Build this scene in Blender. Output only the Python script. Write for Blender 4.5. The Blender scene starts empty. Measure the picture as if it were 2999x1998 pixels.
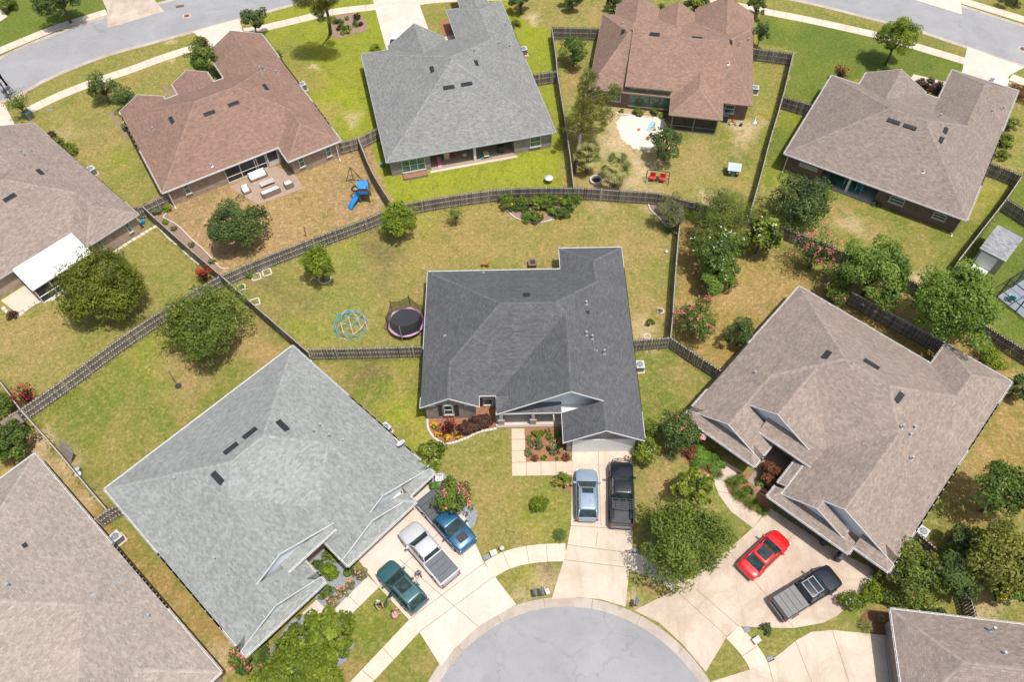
import bpy, math, random
import numpy as np
from mathutils import Vector, Matrix
R=math.radians
# ---------------------------------------------------------------- camera, sky, sun
SC=bpy.context.scene
FPX,PIT,ROL,CAMH=2365.28,R(55.185),R(-1.1286),64.0
_c,_s=math.cos(PIT),math.sin(PIT)
FWD=np.array([0,_c,-_s]);_R0=np.array([1.,0,0]);_U0=np.cross(_R0,FWD)
RGT=_R0*math.cos(ROL)+_U0*math.sin(ROL);UPV=-_R0*math.sin(ROL)+_U0*math.cos(ROL)
cam=bpy.data.cameras.new('camera');co=bpy.data.objects.new('camera',cam);SC.collection.objects.link(co)
cam.sensor_width=36;cam.lens=FPX/2999*36;cam.clip_end=3000;cam.clip_start=1
m=Matrix(((RGT[0],UPV[0],-FWD[0],0),(RGT[1],UPV[1],-FWD[1],0),(RGT[2],UPV[2],-FWD[2],CAMH),(0,0,0,1)))
co.matrix_world=m;SC.camera=co
SUN_AZ,SUN_EL=R(-42),R(72)          # direction to the sun, from +x counter-clockwise
w=bpy.data.worlds.new('World');SC.world=w;w.use_nodes=True
nt=w.node_tree;bg=nt.nodes['Background'];sky=nt.nodes.new('ShaderNodeTexSky')
sky.sky_type='NISHITA';sky.sun_disc=False;sky.sun_elevation=SUN_EL
sky.sun_rotation=math.pi/2-SUN_AZ;sky.air_density=1.0;sky.dust_density=4.0;sky.ozone_density=.4
nt.links.new(sky.outputs[0],bg.inputs[0]);bg.inputs[1].default_value=0.12
sl=bpy.data.lights.new('sun','SUN');sl.energy=4.0;sl.angle=R(0.55);sl.color=(1,.955,.885)
so=bpy.data.objects.new('sun',sl);SC.collection.objects.link(so);so.location=(0,0,100)
sd=Vector((math.cos(SUN_EL)*math.cos(SUN_AZ),math.cos(SUN_EL)*math.sin(SUN_AZ),math.sin(SUN_EL)))
so.rotation_euler=sd.to_track_quat('Z','Y').to_euler()
vs=SC.view_settings;vs.view_transform='Standard';vs.look='None';vs.exposure=0.27;vs.gamma=1
SC.cycles.max_bounces=5;SC.cycles.diffuse_bounces=3;SC.cycles.transparent_max_bounces=10
# ---------------------------------------------------------------- helpers
COL=SC.collection
def at(px,py,z=0.0):
    d=FWD*FPX+RGT*(px-1499.5)-UPV*(py-999)
    t=(z-CAMH)/d[2]
    return Vector((d[0]*t,d[1]*t,z))
def mpp(px,py,z=0.0):
    return (at(px+1,py,z)-at(px,py,z)).length
def srgb(c):
    return tuple(((x/255+.055)/1.055)**2.4 if x>10 else x/3294 for x in c)
KA=0.60
def alb(r,g,b,k=1.0):
    return tuple(min(.86,x*KA*k) for x in srgb((r,g,b)))
def tag(o,label=None,cat=None,group=None,kind=None):
    if label:o['label']=label
    if cat:o['category']=cat
    if group:o['group']=group
    if kind:o['kind']=kind
    return o
def empty(name,loc=(0,0,0),rz=0,label=None,cat=None,group=None,parent=None):
    o=bpy.data.objects.new(name,None);COL.objects.link(o);o.location=loc;o.rotation_euler=(0,0,rz);o.empty_display_size=.2
    if parent:o.parent=parent
    return tag(o,label,cat,group)
class MB:
    def __init__(s):s.v=[];s.f=[];s.m=[];s.uv=[];s.a=[]
    def poly(s,pts,mi=0,uv=None,a=0.5):
        n=len(s.v);s.v+=[tuple(p) for p in pts];s.f.append(tuple(range(n,n+len(pts))));s.m.append(mi);s.uv.append(uv);s.a.append(a)
    def box(s,x0,x1,y0,y1,z0,z1,mi=0,a=.5,M=None):
        c=[(x0,y0,z0),(x1,y0,z0),(x1,y1,z0),(x0,y1,z0),(x0,y0,z1),(x1,y0,z1),(x1,y1,z1),(x0,y1,z1)]
        if M is not None:c=[tuple(M@Vector(p)) for p in c]
        n=len(s.v);s.v+=c
        for f in ((0,3,2,1),(4,5,6,7),(0,1,5,4),(1,2,6,5),(2,3,7,6),(3,0,4,7)):
            s.f.append(tuple(n+i for i in f));s.m.append(mi);s.uv.append(None);s.a.append(a)
    def bar(s,p,q,w,h,mi=0,a=.5,up=(0,0,1)):
        p=Vector(p);q=Vector(q);d=q-p;L=d.length
        if L<1e-6:return
        d/=L;u=Vector(up);x=d.cross(u)
        if x.length<1e-3:x=d.cross(Vector((1,0,0)))
        x.normalize();y=x.cross(d)
        M=Matrix(((x[0],d[0],y[0],p[0]),(x[1],d[1],y[1],p[1]),(x[2],d[2],y[2],p[2]),(0,0,0,1)))
        s.box(-w/2,w/2,0,L,-h/2,h/2,mi,a,M)
    def tube(s,pts,rad,n=8,mi=0,cap=True,a=.5):
        pts=[Vector(p) for p in pts]
        if not hasattr(rad,'__len__'):rad=[rad]*len(pts)
        rings=[];b=len(s.v)
        for i,p in enumerate(pts):
            d=(pts[min(i+1,len(pts)-1)]-pts[max(i-1,0)])
            if d.length<1e-9:d=Vector((0,0,1))
            d.normalize();x=d.cross(Vector((0,0,1)) if abs(d.z)<.95 else Vector((1,0,0)));x.normalize();y=d.cross(x)
            for k in range(n):
                t=2*math.pi*k/n;s.v.append(tuple(p+(x*math.cos(t)+y*math.sin(t))*rad[i]))
        for i in range(len(pts)-1):
            for k in range(n):
                k2=(k+1)%n;s.f.append((b+i*n+k,b+i*n+k2,b+(i+1)*n+k2,b+(i+1)*n+k));s.m.append(mi);s.uv.append(None);s.a.append(a)
        if cap:
            s.f.append(tuple(b+k for k in range(n))[::-1]);s.m.append(mi);s.uv.append(None);s.a.append(a)
            s.f.append(tuple(b+(len(pts)-1)*n+k for k in range(n)));s.m.append(mi);s.uv.append(None);s.a.append(a)
    def lathe(s,prof,n=16,o=(0,0,0),mi=0,a=.5):
        s.tube([(o[0],o[1],o[2]+z+i*1e-5) for i,(r,z) in enumerate(prof)],[max(r,1e-3) for r,z in prof],n,mi,True,a)
    def prism(s,pts,z0,z1,mi=0,a=.5):
        ar=sum(p[0]*q[1]-q[0]*p[1] for p,q in zip(pts,list(pts[1:])+[pts[0]]))
        if ar<0:pts=pts[::-1]
        s.poly([(p[0],p[1],z1) for p in pts],mi,None,a)
        for p,q in zip(pts,list(pts[1:])+[pts[0]]):
            s.poly([(p[0],p[1],z0),(q[0],q[1],z0),(q[0],q[1],z1),(p[0],p[1],z1)],mi,None,a)
    def build(s,name,mats,parent=None,smooth=False,loc=None,rz=0):
        me=bpy.data.meshes.new(name);me.from_pydata(s.v,[],s.f)
        if not isinstance(mats,(list,tuple)):mats=[mats]
        for m in mats:me.materials.append(m)
        me.polygons.foreach_set('material_index',s.m)
        if smooth:me.polygons.foreach_set('use_smooth',[True]*len(s.f))
        if any(u is not None for u in s.uv):
            l=me.uv_layers.new(name='UVMap');k=0
            for f,u in zip(s.f,s.uv):
                for i in range(len(f)):
                    if u is not None:l.data[k].uv=u[i]
                    k+=1
        at_=me.attributes.new('tone','FLOAT','FACE');at_.data.foreach_set('value',s.a)
        me.update()
        o=bpy.data.objects.new(name,me);COL.objects.link(o)
        if parent:o.parent=parent
        if loc is not None:o.location=loc;o.rotation_euler=(0,0,rz)
        return o
def npmesh(name,V,F,mat,parent=None,tone=None,smooth=False):
    """V (n,3) float, F (m,k) int"""
    me=bpy.data.meshes.new(name);k=F.shape[1]
    me.vertices.add(len(V));me.vertices.foreach_set('co',V.astype('f').ravel())
    me.loops.add(F.size);me.loops.foreach_set('vertex_index',F.astype('i').ravel())
    me.polygons.add(len(F));me.polygons.foreach_set('loop_start',np.arange(0,F.size,k,dtype='i'))
    if smooth:me.polygons.foreach_set('use_smooth',np.ones(len(F),dtype=bool))
    for m in (mat if isinstance(mat,(list,tuple)) else [mat]):me.materials.append(m)
    if tone is not None:
        a=me.attributes.new('tone','FLOAT','FACE');a.data.foreach_set('value',tone.astype('f'))
    me.update(calc_edges=True)
    o=bpy.data.objects.new(name,me);COL.objects.link(o)
    if parent:o.parent=parent
    return o
# ---------------------------------------------------------------- materials
def newmat(name):
    m=bpy.data.materials.new(name);m.use_nodes=True;t=m.node_tree;b=t.nodes['Principled BSDF'];return m,t,b
def N(t,k,**kw):
    n=t.nodes.new(k)
    for a,v in kw.items():
        if a.startswith('i_'):
            key=a[2:]
            n.inputs[int(key) if key.isdigit() else key.replace('_',' ')].default_value=v
        else:setattr(n,a,v)
    return n
def rgba(c):return (c[0],c[1],c[2],1)
def mixn(t,fac,a,b,mode='MIX'):
    n=t.nodes.new('ShaderNodeMix');n.data_type='RGBA';n.blend_type=mode
    for i,v in ((0,fac),(6,a),(7,b)):
        if hasattr(v,'links'):t.links.new(v,n.inputs[i])
        else:n.inputs[i].default_value=v if i==0 else rgba(v)
    return n.outputs[2]
def ramp(t,src,stops):
    n=t.nodes.new('ShaderNodeValToRGB');e=n.color_ramp.elements
    while len(e)<len(stops):e.new(.5)
    for x,(p,c) in zip(e,stops):x.position=p;x.color=rgba(c) if hasattr(c,'__len__') else (c,c,c,1)
    t.links.new(src,n.inputs[0]);return n.outputs[0]
_MC={}
def simple(name,c,rough=.6,metal=0,var=.12,scale=3.0,bump=0,coat=0,spec=.5,tone=False):
    if name in _MC:return _MC[name]
    m,t,b=newmat(name);tc=N(t,'ShaderNodeTexCoord')
    nz=N(t,'ShaderNodeTexNoise',i_Scale=scale,i_Detail=6.0,i_Roughness=.65);t.links.new(tc.outputs['Object'],nz.inputs[0])
    col=ramp(t,nz.outputs[0],[(.3,tuple(x*(1-var) for x in c)),(.7,tuple(min(1,x*(1+var)) for x in c))])
    if tone:
        a=N(t,'ShaderNodeAttribute',attribute_name='tone')
        sc=N(t,'ShaderNodeMapRange',i_3=.55,i_4=1.45);t.links.new(a.outputs['Fac'],sc.inputs[0])
        col=mixn(t,1.0,col,sc.outputs[0],'MULTIPLY')
    t.links.new(col,b.inputs['Base Color']);b.inputs['Roughness'].default_value=rough;b.inputs['Metallic'].default_value=metal
    b.inputs['Specular IOR Level'].default_value=spec
    if coat:b.inputs['Coat Weight'].default_value=coat;b.inputs['Coat Roughness'].default_value=.04
    if bump:
        bp=N(t,'ShaderNodeBump',i_Strength=.5,i_Distance=bump);n2=N(t,'ShaderNodeTexNoise',i_Scale=scale*8,i_Detail=4.0)
        t.links.new(tc.outputs['Object'],n2.inputs[0]);t.links.new(n2.outputs[0],bp.inputs['Height']);t.links.new(bp.outputs[0],b.inputs['Normal'])
    _MC[name]=m;return m
def shingle(name,c,var=.2,light=None,hue=None):
    m,t,b=newmat(name);uv=N(t,'ShaderNodeUVMap');tc=N(t,'ShaderNodeTexCoord')
    lo=tuple(x*(1-var) for x in c);hi=tuple(x*(1+var*1.05) for x in c)
    if hue:hi=tuple(x*(1+var)*h for x,h in zip(c,hue))
    br=N(t,'ShaderNodeTexBrick',i_Scale=1.0,i_Mortar_Size=.010,i_Mortar_Smooth=.35,i_Bias=0.0,i_Brick_Width=.38,i_Row_Height=.165)
    br.offset_frequency=2;br.squash=1;br.inputs['Color1'].default_value=rgba(lo);br.inputs['Color2'].default_value=rgba(hi);br.inputs['Mortar'].default_value=rgba(tuple(x*.68 for x in c))
    # warp so rows are not ruler straight
    nw=N(t,'ShaderNodeTexNoise',i_Scale=.9,i_Detail=2.0);t.links.new(uv.outputs[0],nw.inputs[0])
    ma=N(t,'ShaderNodeVectorMath',operation='MULTIPLY_ADD');t.links.new(nw.outputs[1],ma.inputs[0]);ma.inputs[1].default_value=(.02,.015,0);t.links.new(uv.outputs[0],ma.inputs[2])
    t.links.new(ma.outputs[0],br.inputs[0])
    b2=N(t,'ShaderNodeTexBrick',i_Scale=1.0,i_Mortar_Size=.0,i_Brick_Width=.21,i_Row_Height=.165);b2.offset=.37
    b2.inputs['Color1'].default_value=(.86,.86,.86,1);b2.inputs['Color2'].default_value=(1.13,1.13,1.13,1);b2.inputs['Mortar'].default_value=(1,1,1,1)
    t.links.new(ma.outputs[0],b2.inputs[0])
    col=mixn(t,.9,br.outputs[0],b2.outputs[0],'MULTIPLY')
    n1=N(t,'ShaderNodeTexNoise',i_Scale=.35,i_Detail=5.0,i_Roughness=.6);t.links.new(tc.outputs['Object'],n1.inputs[0])
    sh=ramp(t,n1.outputs[0],[(.3,.93),(.7,1.07)]);col=mixn(t,1.0,col,sh,'MULTIPLY')
    # faint streaks running down the slope
    mp=N(t,'ShaderNodeMapping');mp.inputs['Scale'].default_value=(1.6,.12,1);t.links.new(uv.outputs[0],mp.inputs[0])
    ns=N(t,'ShaderNodeTexNoise',i_Scale=1.0,i_Detail=3.0);t.links.new(mp.outputs[0],ns.inputs[0])
    col=mixn(t,1.0,col,ramp(t,ns.outputs[0],[(.35,.97),(.7,1.03)]),'MULTIPLY')
    t.links.new(col,b.inputs['Base Color']);b.inputs['Roughness'].default_value=.88;b.inputs['Specular IOR Level'].default_value=.3
    bp=N(t,'ShaderNodeBump',i_Strength=.6,i_Distance=.012);t.links.new(br.outputs['Fac'],bp.inputs['Height']);bp.invert=True
    t.links.new(bp.outputs[0],b.inputs['Normal']);return m
def brick(name,c1,c2,mortar,w=.22,h=.075,ms=.012):
    m,t,b=newmat(name);uv=N(t,'ShaderNodeUVMap')
    br=N(t,'ShaderNodeTexBrick',i_Scale=1.0,i_Mortar_Size=ms,i_Brick_Width=w,i_Row_Height=h)
    br.inputs['Color1'].default_value=rgba(c1);br.inputs['Color2'].default_value=rgba(c2);br.inputs['Mortar'].default_value=rgba(mortar)
    t.links.new(uv.outputs[0],br.inputs[0])
    n=N(t,'ShaderNodeTexNoise',i_Scale=1.1,i_Detail=6.0);t.links.new(uv.outputs[0],n.inputs[0])
    col=mixn(t,1.0,br.outputs[0],ramp(t,n.outputs[0],[(.3,.75),(.7,1.25)]),'MULTIPLY')
    t.links.new(col,b.inputs['Base Color']);b.inputs['Roughness'].default_value=.9
    bp=N(t,'ShaderNodeBump',i_Strength=.5,i_Distance=.01);bp.invert=True;t.links.new(br.outputs['Fac'],bp.inputs['Height']);t.links.new(bp.outputs[0],b.inputs['Normal']);return m
def glassm(name,c,rough=.06):
    m,t,b=newmat(name);b.inputs['Base Color'].default_value=rgba(c);b.inputs['Roughness'].default_value=rough
    b.inputs['Specular IOR Level'].default_value=.5
    tc=N(t,'ShaderNodeTexCoord');n=N(t,'ShaderNodeTexNoise',i_Scale=2.5,i_Detail=3.0);t.links.new(tc.outputs['Object'],n.inputs[0])
    t.links.new(ramp(t,n.outputs[0],[(.35,tuple(x*.6 for x in c)),(.65,tuple(x*1.5 for x in c))]),b.inputs['Base Color']);return m
def concrete(name,c,stain=.5):
    m,t,b=newmat(name);tc=N(t,'ShaderNodeTexCoord')
    n1=N(t,'ShaderNodeTexNoise',i_Scale=.35,i_Detail=8.0,i_Roughness=.7);t.links.new(tc.outputs['Object'],n1.inputs[0])
    n2=N(t,'ShaderNodeTexNoise',i_Scale=9.0,i_Detail=6.0);t.links.new(tc.outputs['Object'],n2.inputs[0])
    n3=N(t,'ShaderNodeTexNoise',i_Scale=.12,i_Detail=9.0,i_Roughness=.75,i_Distortion=1.2);t.links.new(tc.outputs['Object'],n3.inputs[0])
    col=ramp(t,n1.outputs[0],[(.32,tuple(x*(1-.22*stain) for x in c)),(.62,tuple(x*1.03 for x in c))])
    col=mixn(t,1.0,col,ramp(t,n2.outputs[0],[(.3,.93),(.7,1.05)]),'MULTIPLY')
    st=tuple(x*y for x,y in zip(c,(.66,.6,.54)))
    f=ramp(t,n3.outputs[0],[(.47,0.0),(.68,min(1,stain*1.1))]);col=mixn(t,f,col,st)
    mp=N(t,'ShaderNodeMapping');mp.inputs['Scale'].default_value=(.9,.16,1);mp.inputs['Rotation'].default_value=(0,0,.75);t.links.new(tc.outputs['Object'],mp.inputs[0])
    n4=N(t,'ShaderNodeTexNoise',i_Scale=1.0,i_Detail=7.0,i_Roughness=.7);t.links.new(mp.outputs[0],n4.inputs[0])
    col=mixn(t,ramp(t,n4.outputs[0],[(.5,0.0),(.7,min(.8,stain*.8))]),col,st)
    vo=N(t,'ShaderNodeTexVoronoi',i_Scale=.33);t.links.new(tc.outputs['Object'],vo.inputs[0])
    col=mixn(t,ramp(t,vo.outputs[0],[(.02,min(.6,stain)),(.10,0.0)]),col,tuple(x*.4 for x in c))
    t.links.new(col,b.inputs['Base Color']);b.inputs['Roughness'].default_value=.85
    bp=N(t,'ShaderNodeBump',i_Strength=.25,i_Distance=.01);t.links.new(n2.outputs[0],bp.inputs['Height']);t.links.new(bp.outputs[0],b.inputs['Normal']);return m
def leafmat(name,lo,hi,trans=.25,rough=.55):
    if name in _MC:return _MC[name]
    m,t,b=newmat(name);a=N(t,'ShaderNodeAttribute',attribute_name='tone')
    col=ramp(t,a.outputs['Fac'],[(0,lo),(1,hi)])
    t.links.new(col,b.inputs['Base Color']);b.inputs['Roughness'].default_value=rough;b.inputs['Specular IOR Level'].default_value=.35
    tr=N(t,'ShaderNodeBsdfTranslucent');g=mixn(t,1.0,col,(1.2,1.35,.5),'MULTIPLY');t.links.new(g,tr.inputs[0])
    mx=N(t,'ShaderNodeMixShader');mx.inputs[0].default_value=trans;t.links.new(b.outputs[0],mx.inputs[1]);t.links.new(tr.outputs[0],mx.inputs[2])
    t.links.new(mx.outputs[0],t.nodes['Material Output'].inputs[0]);_MC[name]=m;return m
WHITE=simple('white_trim',(.66,.67,.67),.45,var=.05)
OFFW=simple('pale_grey_siding',(.62,.68,.72),.6,var=.04)
DARKM=simple('black_metal',(.03,.033,.04),.45,var=.2)
SLATE=simple('charcoal_vent',(.05,.055,.065),.5,var=.15)
GALV=simple('galvanised_metal',(.36,.39,.42),.4,metal=.35,var=.15)
GLASS=glassm('window_glass',(.03,.075,.07))
GLASSG=glassm('green_window_glass',(.06,.17,.11))
SCREEN=glassm('insect_screen',(.022,.026,.032),.5)
INTER=simple('porch_floor_concrete',alb(176,160,145),.85,var=.12)
WOOD=simple('weathered_wood',alb(158,149,139),.9,var=.28,scale=2.2,tone=True)
WOODP=simple('fence_post_wood',alb(215,206,196),.9,var=.2)
BARK=simple('bark',(.10,.075,.055),.95,var=.35,scale=6,bump=.01)
BARKP=simple('pine_bark',(.16,.12,.10),.95,var=.35,scale=5,bump=.015)
MULCH=simple('red_mulch',alb(176,126,94),1,var=.3,scale=7,bump=.02)
MULCHG=simple('brown_mulch',alb(165,140,120),1,var=.3,scale=7,bump=.02)
GRAVEL=simple('grey_gravel',alb(165,170,176),1,var=.3,scale=9,bump=.02)
SANDM=simple('play_sand',alb(250,238,222),1,var=.08,scale=1.2,bump=.02)
CONC=concrete('pale_concrete',alb(242,229,215),.3)
CONCR=concrete('stained_concrete',alb(234,215,196),.8)
KERBM=concrete('kerb_concrete',alb(216,204,192),.8)
WALKM=concrete('sidewalk_concrete',alb(245,228,208),.35)
EDGEW=simple('white_edging_stone',alb(235,225,215),.8,var=.15,scale=6)
JOINT=simple('slab_joint',alb(170,145,120),.95,var=.2)
# ---------------------------------------------------------------- ground with lawn patches
def asphalt(name,c):
    m,t,b=newmat(name);tc=N(t,'ShaderNodeTexCoord')
    n1=N(t,'ShaderNodeTexNoise',i_Scale=.22,i_Detail=7.0,i_Roughness=.65,i_Distortion=.6);t.links.new(tc.outputs['Object'],n1.inputs[0])
    n2=N(t,'ShaderNodeTexNoise',i_Scale=22.0,i_Detail=3.0);t.links.new(tc.outputs['Object'],n2.inputs[0])
    v=N(t,'ShaderNodeTexVoronoi',i_Scale=.45);v.feature='F1';t.links.new(tc.outputs['Object'],v.inputs[0])
    col=ramp(t,n1.outputs[0],[(.3,tuple(x*.86 for x in c)),(.55,c),(.75,tuple(x*1.14 for x in c))])
    col=mixn(t,1.0,col,ramp(t,n2.outputs[0],[(.3,.86),(.7,1.12)]),'MULTIPLY')
    col=mixn(t,1.0,col,ramp(t,v.outputs[0],[(.0,.45),(.045,1.0)]),'MULTIPLY')
    vc=N(t,'ShaderNodeTexVoronoi',i_Scale=.16);vc.feature='DISTANCE_TO_EDGE';nd=N(t,'ShaderNodeTexNoise',i_Scale=.8,i_Detail=5.);t.links.new(tc.outputs['Object'],nd.inputs[0])
    ad=N(t,'ShaderNodeVectorMath',operation='MULTIPLY_ADD');t.links.new(nd.outputs[1],ad.inputs[0]);ad.inputs[1].default_value=(2.2,2.2,0);t.links.new(tc.outputs['Object'],ad.inputs[2]);t.links.new(ad.outputs[0],vc.inputs[0])
    col=mixn(t,1.0,col,ramp(t,vc.outputs[0],[(.0,.8),(.005,1.0)]),'MULTIPLY')
    n5=N(t,'ShaderNodeTexNoise',i_Scale=.6,i_Detail=9.,i_Roughness=.78);t.links.new(tc.outputs['Object'],n5.inputs[0])
    col=mixn(t,ramp(t,n5.outputs[0],[(.52,0.0),(.68,.45)]),col,tuple(x*.66 for x in c))
    t.links.new(col,b.inputs['Base Color']);b.inputs['Roughness'].default_value=.9
    bp=N(t,'ShaderNodeBump',i_Strength=.3,i_Distance=.01);t.links.new(n2.outputs[0],bp.inputs['Height']);t.links.new(bp.outputs[0],b.inputs['Normal']);return m
ASPH=asphalt('asphalt',alb(177,178,181))
GR=dict(tan=(178,156,96),tan2=(192,162,112),olive=(152,154,80),green=(120,138,60),dgreen=(102,126,56),lime=(158,168,58),ylime=(174,182,52),sand=(232,206,168),brown=(180,150,114),mud=(128,112,84),orange=(170,148,86),grass=(134,146,64))
# regions: (colour, pixel polygon on the ground); later ones win
REG=[('olive',[(-900,-700),(3900,-700),(3900,2900),(-900,2900)]),
('green',[(-900,-400),(700,-100),(560,20),(200,110),(0,190),(-600,420)]),
('olive',[(0,300),(130,236),(320,160),(570,92),(610,120),(350,215),(80,330)]),
('olive',[(0,330),(100,315),(370,215),(590,140),(640,180),(470,330),(520,560),(420,600),(300,480),(100,360)]),
('lime',[(700,120),(760,30),(1100,-10),(1140,150),(1060,170),(1140,480),(1050,400),(1000,420),(900,280),(780,110)]),
('lime',[(1225,-20),(1700,-20),(1640,90),(1640,560),(1500,560),(1120,600),(1080,420),(1140,480),(1640,390),(1480,40)]),
('olive',[(1610,90),(1770,80),(1730,300),(2230,300),(2320,150),(2200,620),(1690,550),(1640,300)]),
('olive',[(1500,0),(1780,0),(1770,80),(1620,90),(1530,60)]),
('green',[(2230,20),(2600,110),(2850,190),(2790,260),(2500,230),(2300,450),(2230,620),(2240,500),(2330,150),(2210,120)]),
('grass',[(2210,620),(2300,450),(2850,650),(3000,500),(2800,760),(3100,1000),(2950,1000),(2700,830),(2400,690)]),
('green',[(2700,840),(2800,760),(3000,500),(3400,500),(3400,1100),(2990,1010),(2860,930)]),
('orange',[(2000,585),(2300,660),(2700,860),(2960,1010),(2970,1120),(2740,1080),(2340,840),(2010,1210),(1970,990)]),
('brown',[(420,600),(480,560),(1000,420),(1080,400),(1150,600),(920,700),(650,800)]),
('olive',[(650,805),(920,700),(1150,610),(1500,560),(1700,550),(1930,565),(2000,590),(1975,990),(1850,1000),(1800,720),(1250,790),(1230,1020),(900,1025),(740,890)]),
('olive',[(-100,760),(300,560),(410,600),(650,805),(60,1200),(-100,1100)]),
('grass',[(60,1200),(650,820),(760,900),(900,1030),(860,1015),(310,1440),(330,1510),(160,1310)]),
('grass',[(860,1020),(900,1030),(1235,1015),(1225,1230),(1330,1330),(1280,1380)]),
('olive',[(1230,1230),(1680,1260),(1680,1640),(1640,1770),(1440,1700),(1380,1600),(1280,1400),(1240,1330)]),
('grass',[(1850,1000),(1970,990),(2120,1090),(2010,1210),(1960,1500),(1850,1600)]),
('orange',[(0,1140),(60,1205),(320,1510),(720,1900),(660,2010),(100,1330),(0,1400)]),
('grass',[(1000,1830),(1110,1730),(1190,1820),(1030,1998),(980,2100),(900,2100)]),
('grass',[(1090,2000),(1230,1855),(1290,1955),(1240,2060),(1060,2060)]),
('olive',[(2480,1400),(2620,1700),(2970,1130),(3300,1100),(3300,2200),(2600,2200),(2560,1870),(2160,1840)]),
('orange',[(2960,1130),(3100,1130),(3100,1400),(2800,1600),(2690,1600)]),
]
# soft patches: colour, px, py, radius m, strength
PAT=[('sand',1855,385,4.6,.85),('sand',1900,410,4.4,.8),('sand',1840,430,3.0,.8),('sand',1860,345,3.6,.6),('tan2',1930,400,3.,.5),('lime',330,460,3.2,.8),('green',245,400,3.5,.5),('sand',180,400,2.5,.4),('tan2',290,420,5,.5),('tan',420,210,4,.5),('sand',503,174,.7,.9),('sand',500,122,.8,.8),
('olive',830,160,5,.7),('tan',880,240,4,.6),('tan2',960,330,2.4,.8),('sand',917,195,.8,.8),('sand',1035,345,1.6,.7),('ylime',1010,270,4,.6),('ylime',1060,310,3,.5),
('ylime',1250,560,7,.8),('ylime',1560,480,5,.8),('ylime',1570,120,4,.4),('sand',1560,50,1.5,.8),('tan2',1740,40,3,.6),('tan',1600,20,4,.5),
('tan2',1690,220,2.5,.8),('tan2',1900,370,4,.6),('sand',1790,330,2.5,.6),('green',1700,350,2,.7),('green',2000,400,2,.7),('sand',1860,540,4,.6),('tan2',2050,470,5,.6),('grass',2150,420,4,.8),('green',2180,470,2.4,.8),('sand',2180,380,2.6,.8),('sand',2080,590,2.,.7),('tan2',2180,550,1.5,.8),('lime',2210,200,2.,.4),
('sand',1750,540,3,.6),('tan',1690,520,3,.8),
('dgreen',2420,110,6,.6),('dgreen',2700,160,5,.6),('lime',2310,60,3,.5),('lime',2330,350,4,.9),('lime',2260,520,4,.6),('tan2',2450,620,2.5,.7),('sand',2500,660,2,.6),('tan2',2570,690,3,.5),('orange',2670,740,2.6,.6),('sand',2700,820,1.6,.7),('green',2680,660,4,.4),('ylime',2880,560,3,.6),('dgreen',2990,780,5,.6),
('tan2',760,640,8,.5),('tan',850,560,6,.6),('sand',1110,580,1.,.8),('grass',1010,540,1.4,.4),('mud',880,590,1.5,.4),
('grass',760,840,3,.6),('lime',990,730,3,.6),('green',960,700,2.4,.4),('mud',1130,760,3.2,.65),('mud',1100,700,2,.5),('mud',850,900,3,.4),('mud',780,830,2.,.5),('lime',930,980,3.,.5),('lime',860,950,2,.5),('tan',1300,700,7,.7),('tan',1500,680,8,.6),('tan2',1850,720,5,.6),('tan',1700,700,6,.5),('tan2',1900,900,4,.5),('sand',1880,970,2.2,.7),('lime',1230,640,2.,.6),('lime',1170,560,2,.5),
('tan2',80,1010,6,.5),('tan2',200,900,6,.3),('green',300,650,3,.5),('orange',420,780,4,.2),
('lime',430,1050,3,.7),('green',250,1220,3.5,.6),('tan2',560,1080,4,.7),('tan',300,1350,4,.4),('tan2',550,1130,1.2,.8),('tan2',720,1010,4,.7),('tan2',780,1060,3,.6),('green',700,1080,1.5,.4),
('ylime',1180,1200,3,.8),('ylime',1240,1270,3.5,.8),('mud',1080,1090,2.2,.65),('tan2',960,1100,1.8,.7),('tan2',1050,1200,1.6,.5),('lime',1200,1080,2.,.5),('olive',1190,1130,2,.6),
('lime',1550,1450,5,.6),('green',1600,1420,3,.5),('lime',1640,1520,3,.5),('tan2',1440,1450,3.5,.5),('tan2',1480,1570,2.4,.5),('green',1480,1600,1.6,.3),('olive',1500,1330,5,.4),
('sand',1590,1700,1.8,.8),('mud',1600,1660,1.3,.6),('lime',1545,1690,1.4,.8),('grass',1500,1720,1.4,.5),('sand',1520,1750,1.1,.5),
('green',1945,1090,2.2,.8),('green',1925,1180,2,.8),('tan2',1990,1100,2.4,.5),('tan2',1930,1430,4,.8),('green',1860,1400,1.6,.5),('sand',1850,1750,.9,.7),('tan2',1930,1720,2,.6),
('green',2160,1560,2.5,.9),('dgreen',2440,800,2.6,.8),('lime',2400,760,2.6,.6),('green',2300,750,3,.6),('tan2',2240,870,4,.7),('orange',2150,800,5,.5),('lime',2170,790,1.5,.6),('sand',2630,880,2.2,.5),('orange',2620,860,2.6,.8),
('brown',120,1320,2.2,.8),('sand',120,1300,1.8,.8),('sand',180,1370,2.,.7),('sand',250,1480,1.8,.6),('green',150,1330,.9,.7),('grass',360,1560,1.2,.6),('grass',430,1630,1.6,.5),('grass',560,1790,1.6,.5),('sand',640,1930,1.6,.6),
('lime',1100,1780,2,.5),('green',1150,1840,1.3,.5),('tan2',1010,1960,2,.6),('tan2',1260,1950,1.5,.5),('lime',1230,1880,1.,.5),
('green',2750,1540,3.5,.8),('orange',2880,1480,4,.6),('sand',2880,1790,2,.6),('tan2',2400,1900,2.,.6),('green',2360,1830,2.,.5),('orange',2620,1790,2,.7),('green',2700,1790,1.5,.5),('mud',2560,1830,1.2,.3),
('sand',50,195,1.2,.7),('tan',150,160,3,.3),('sand',230,110,1,.5),('tan',80,370,2,.5)]
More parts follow.
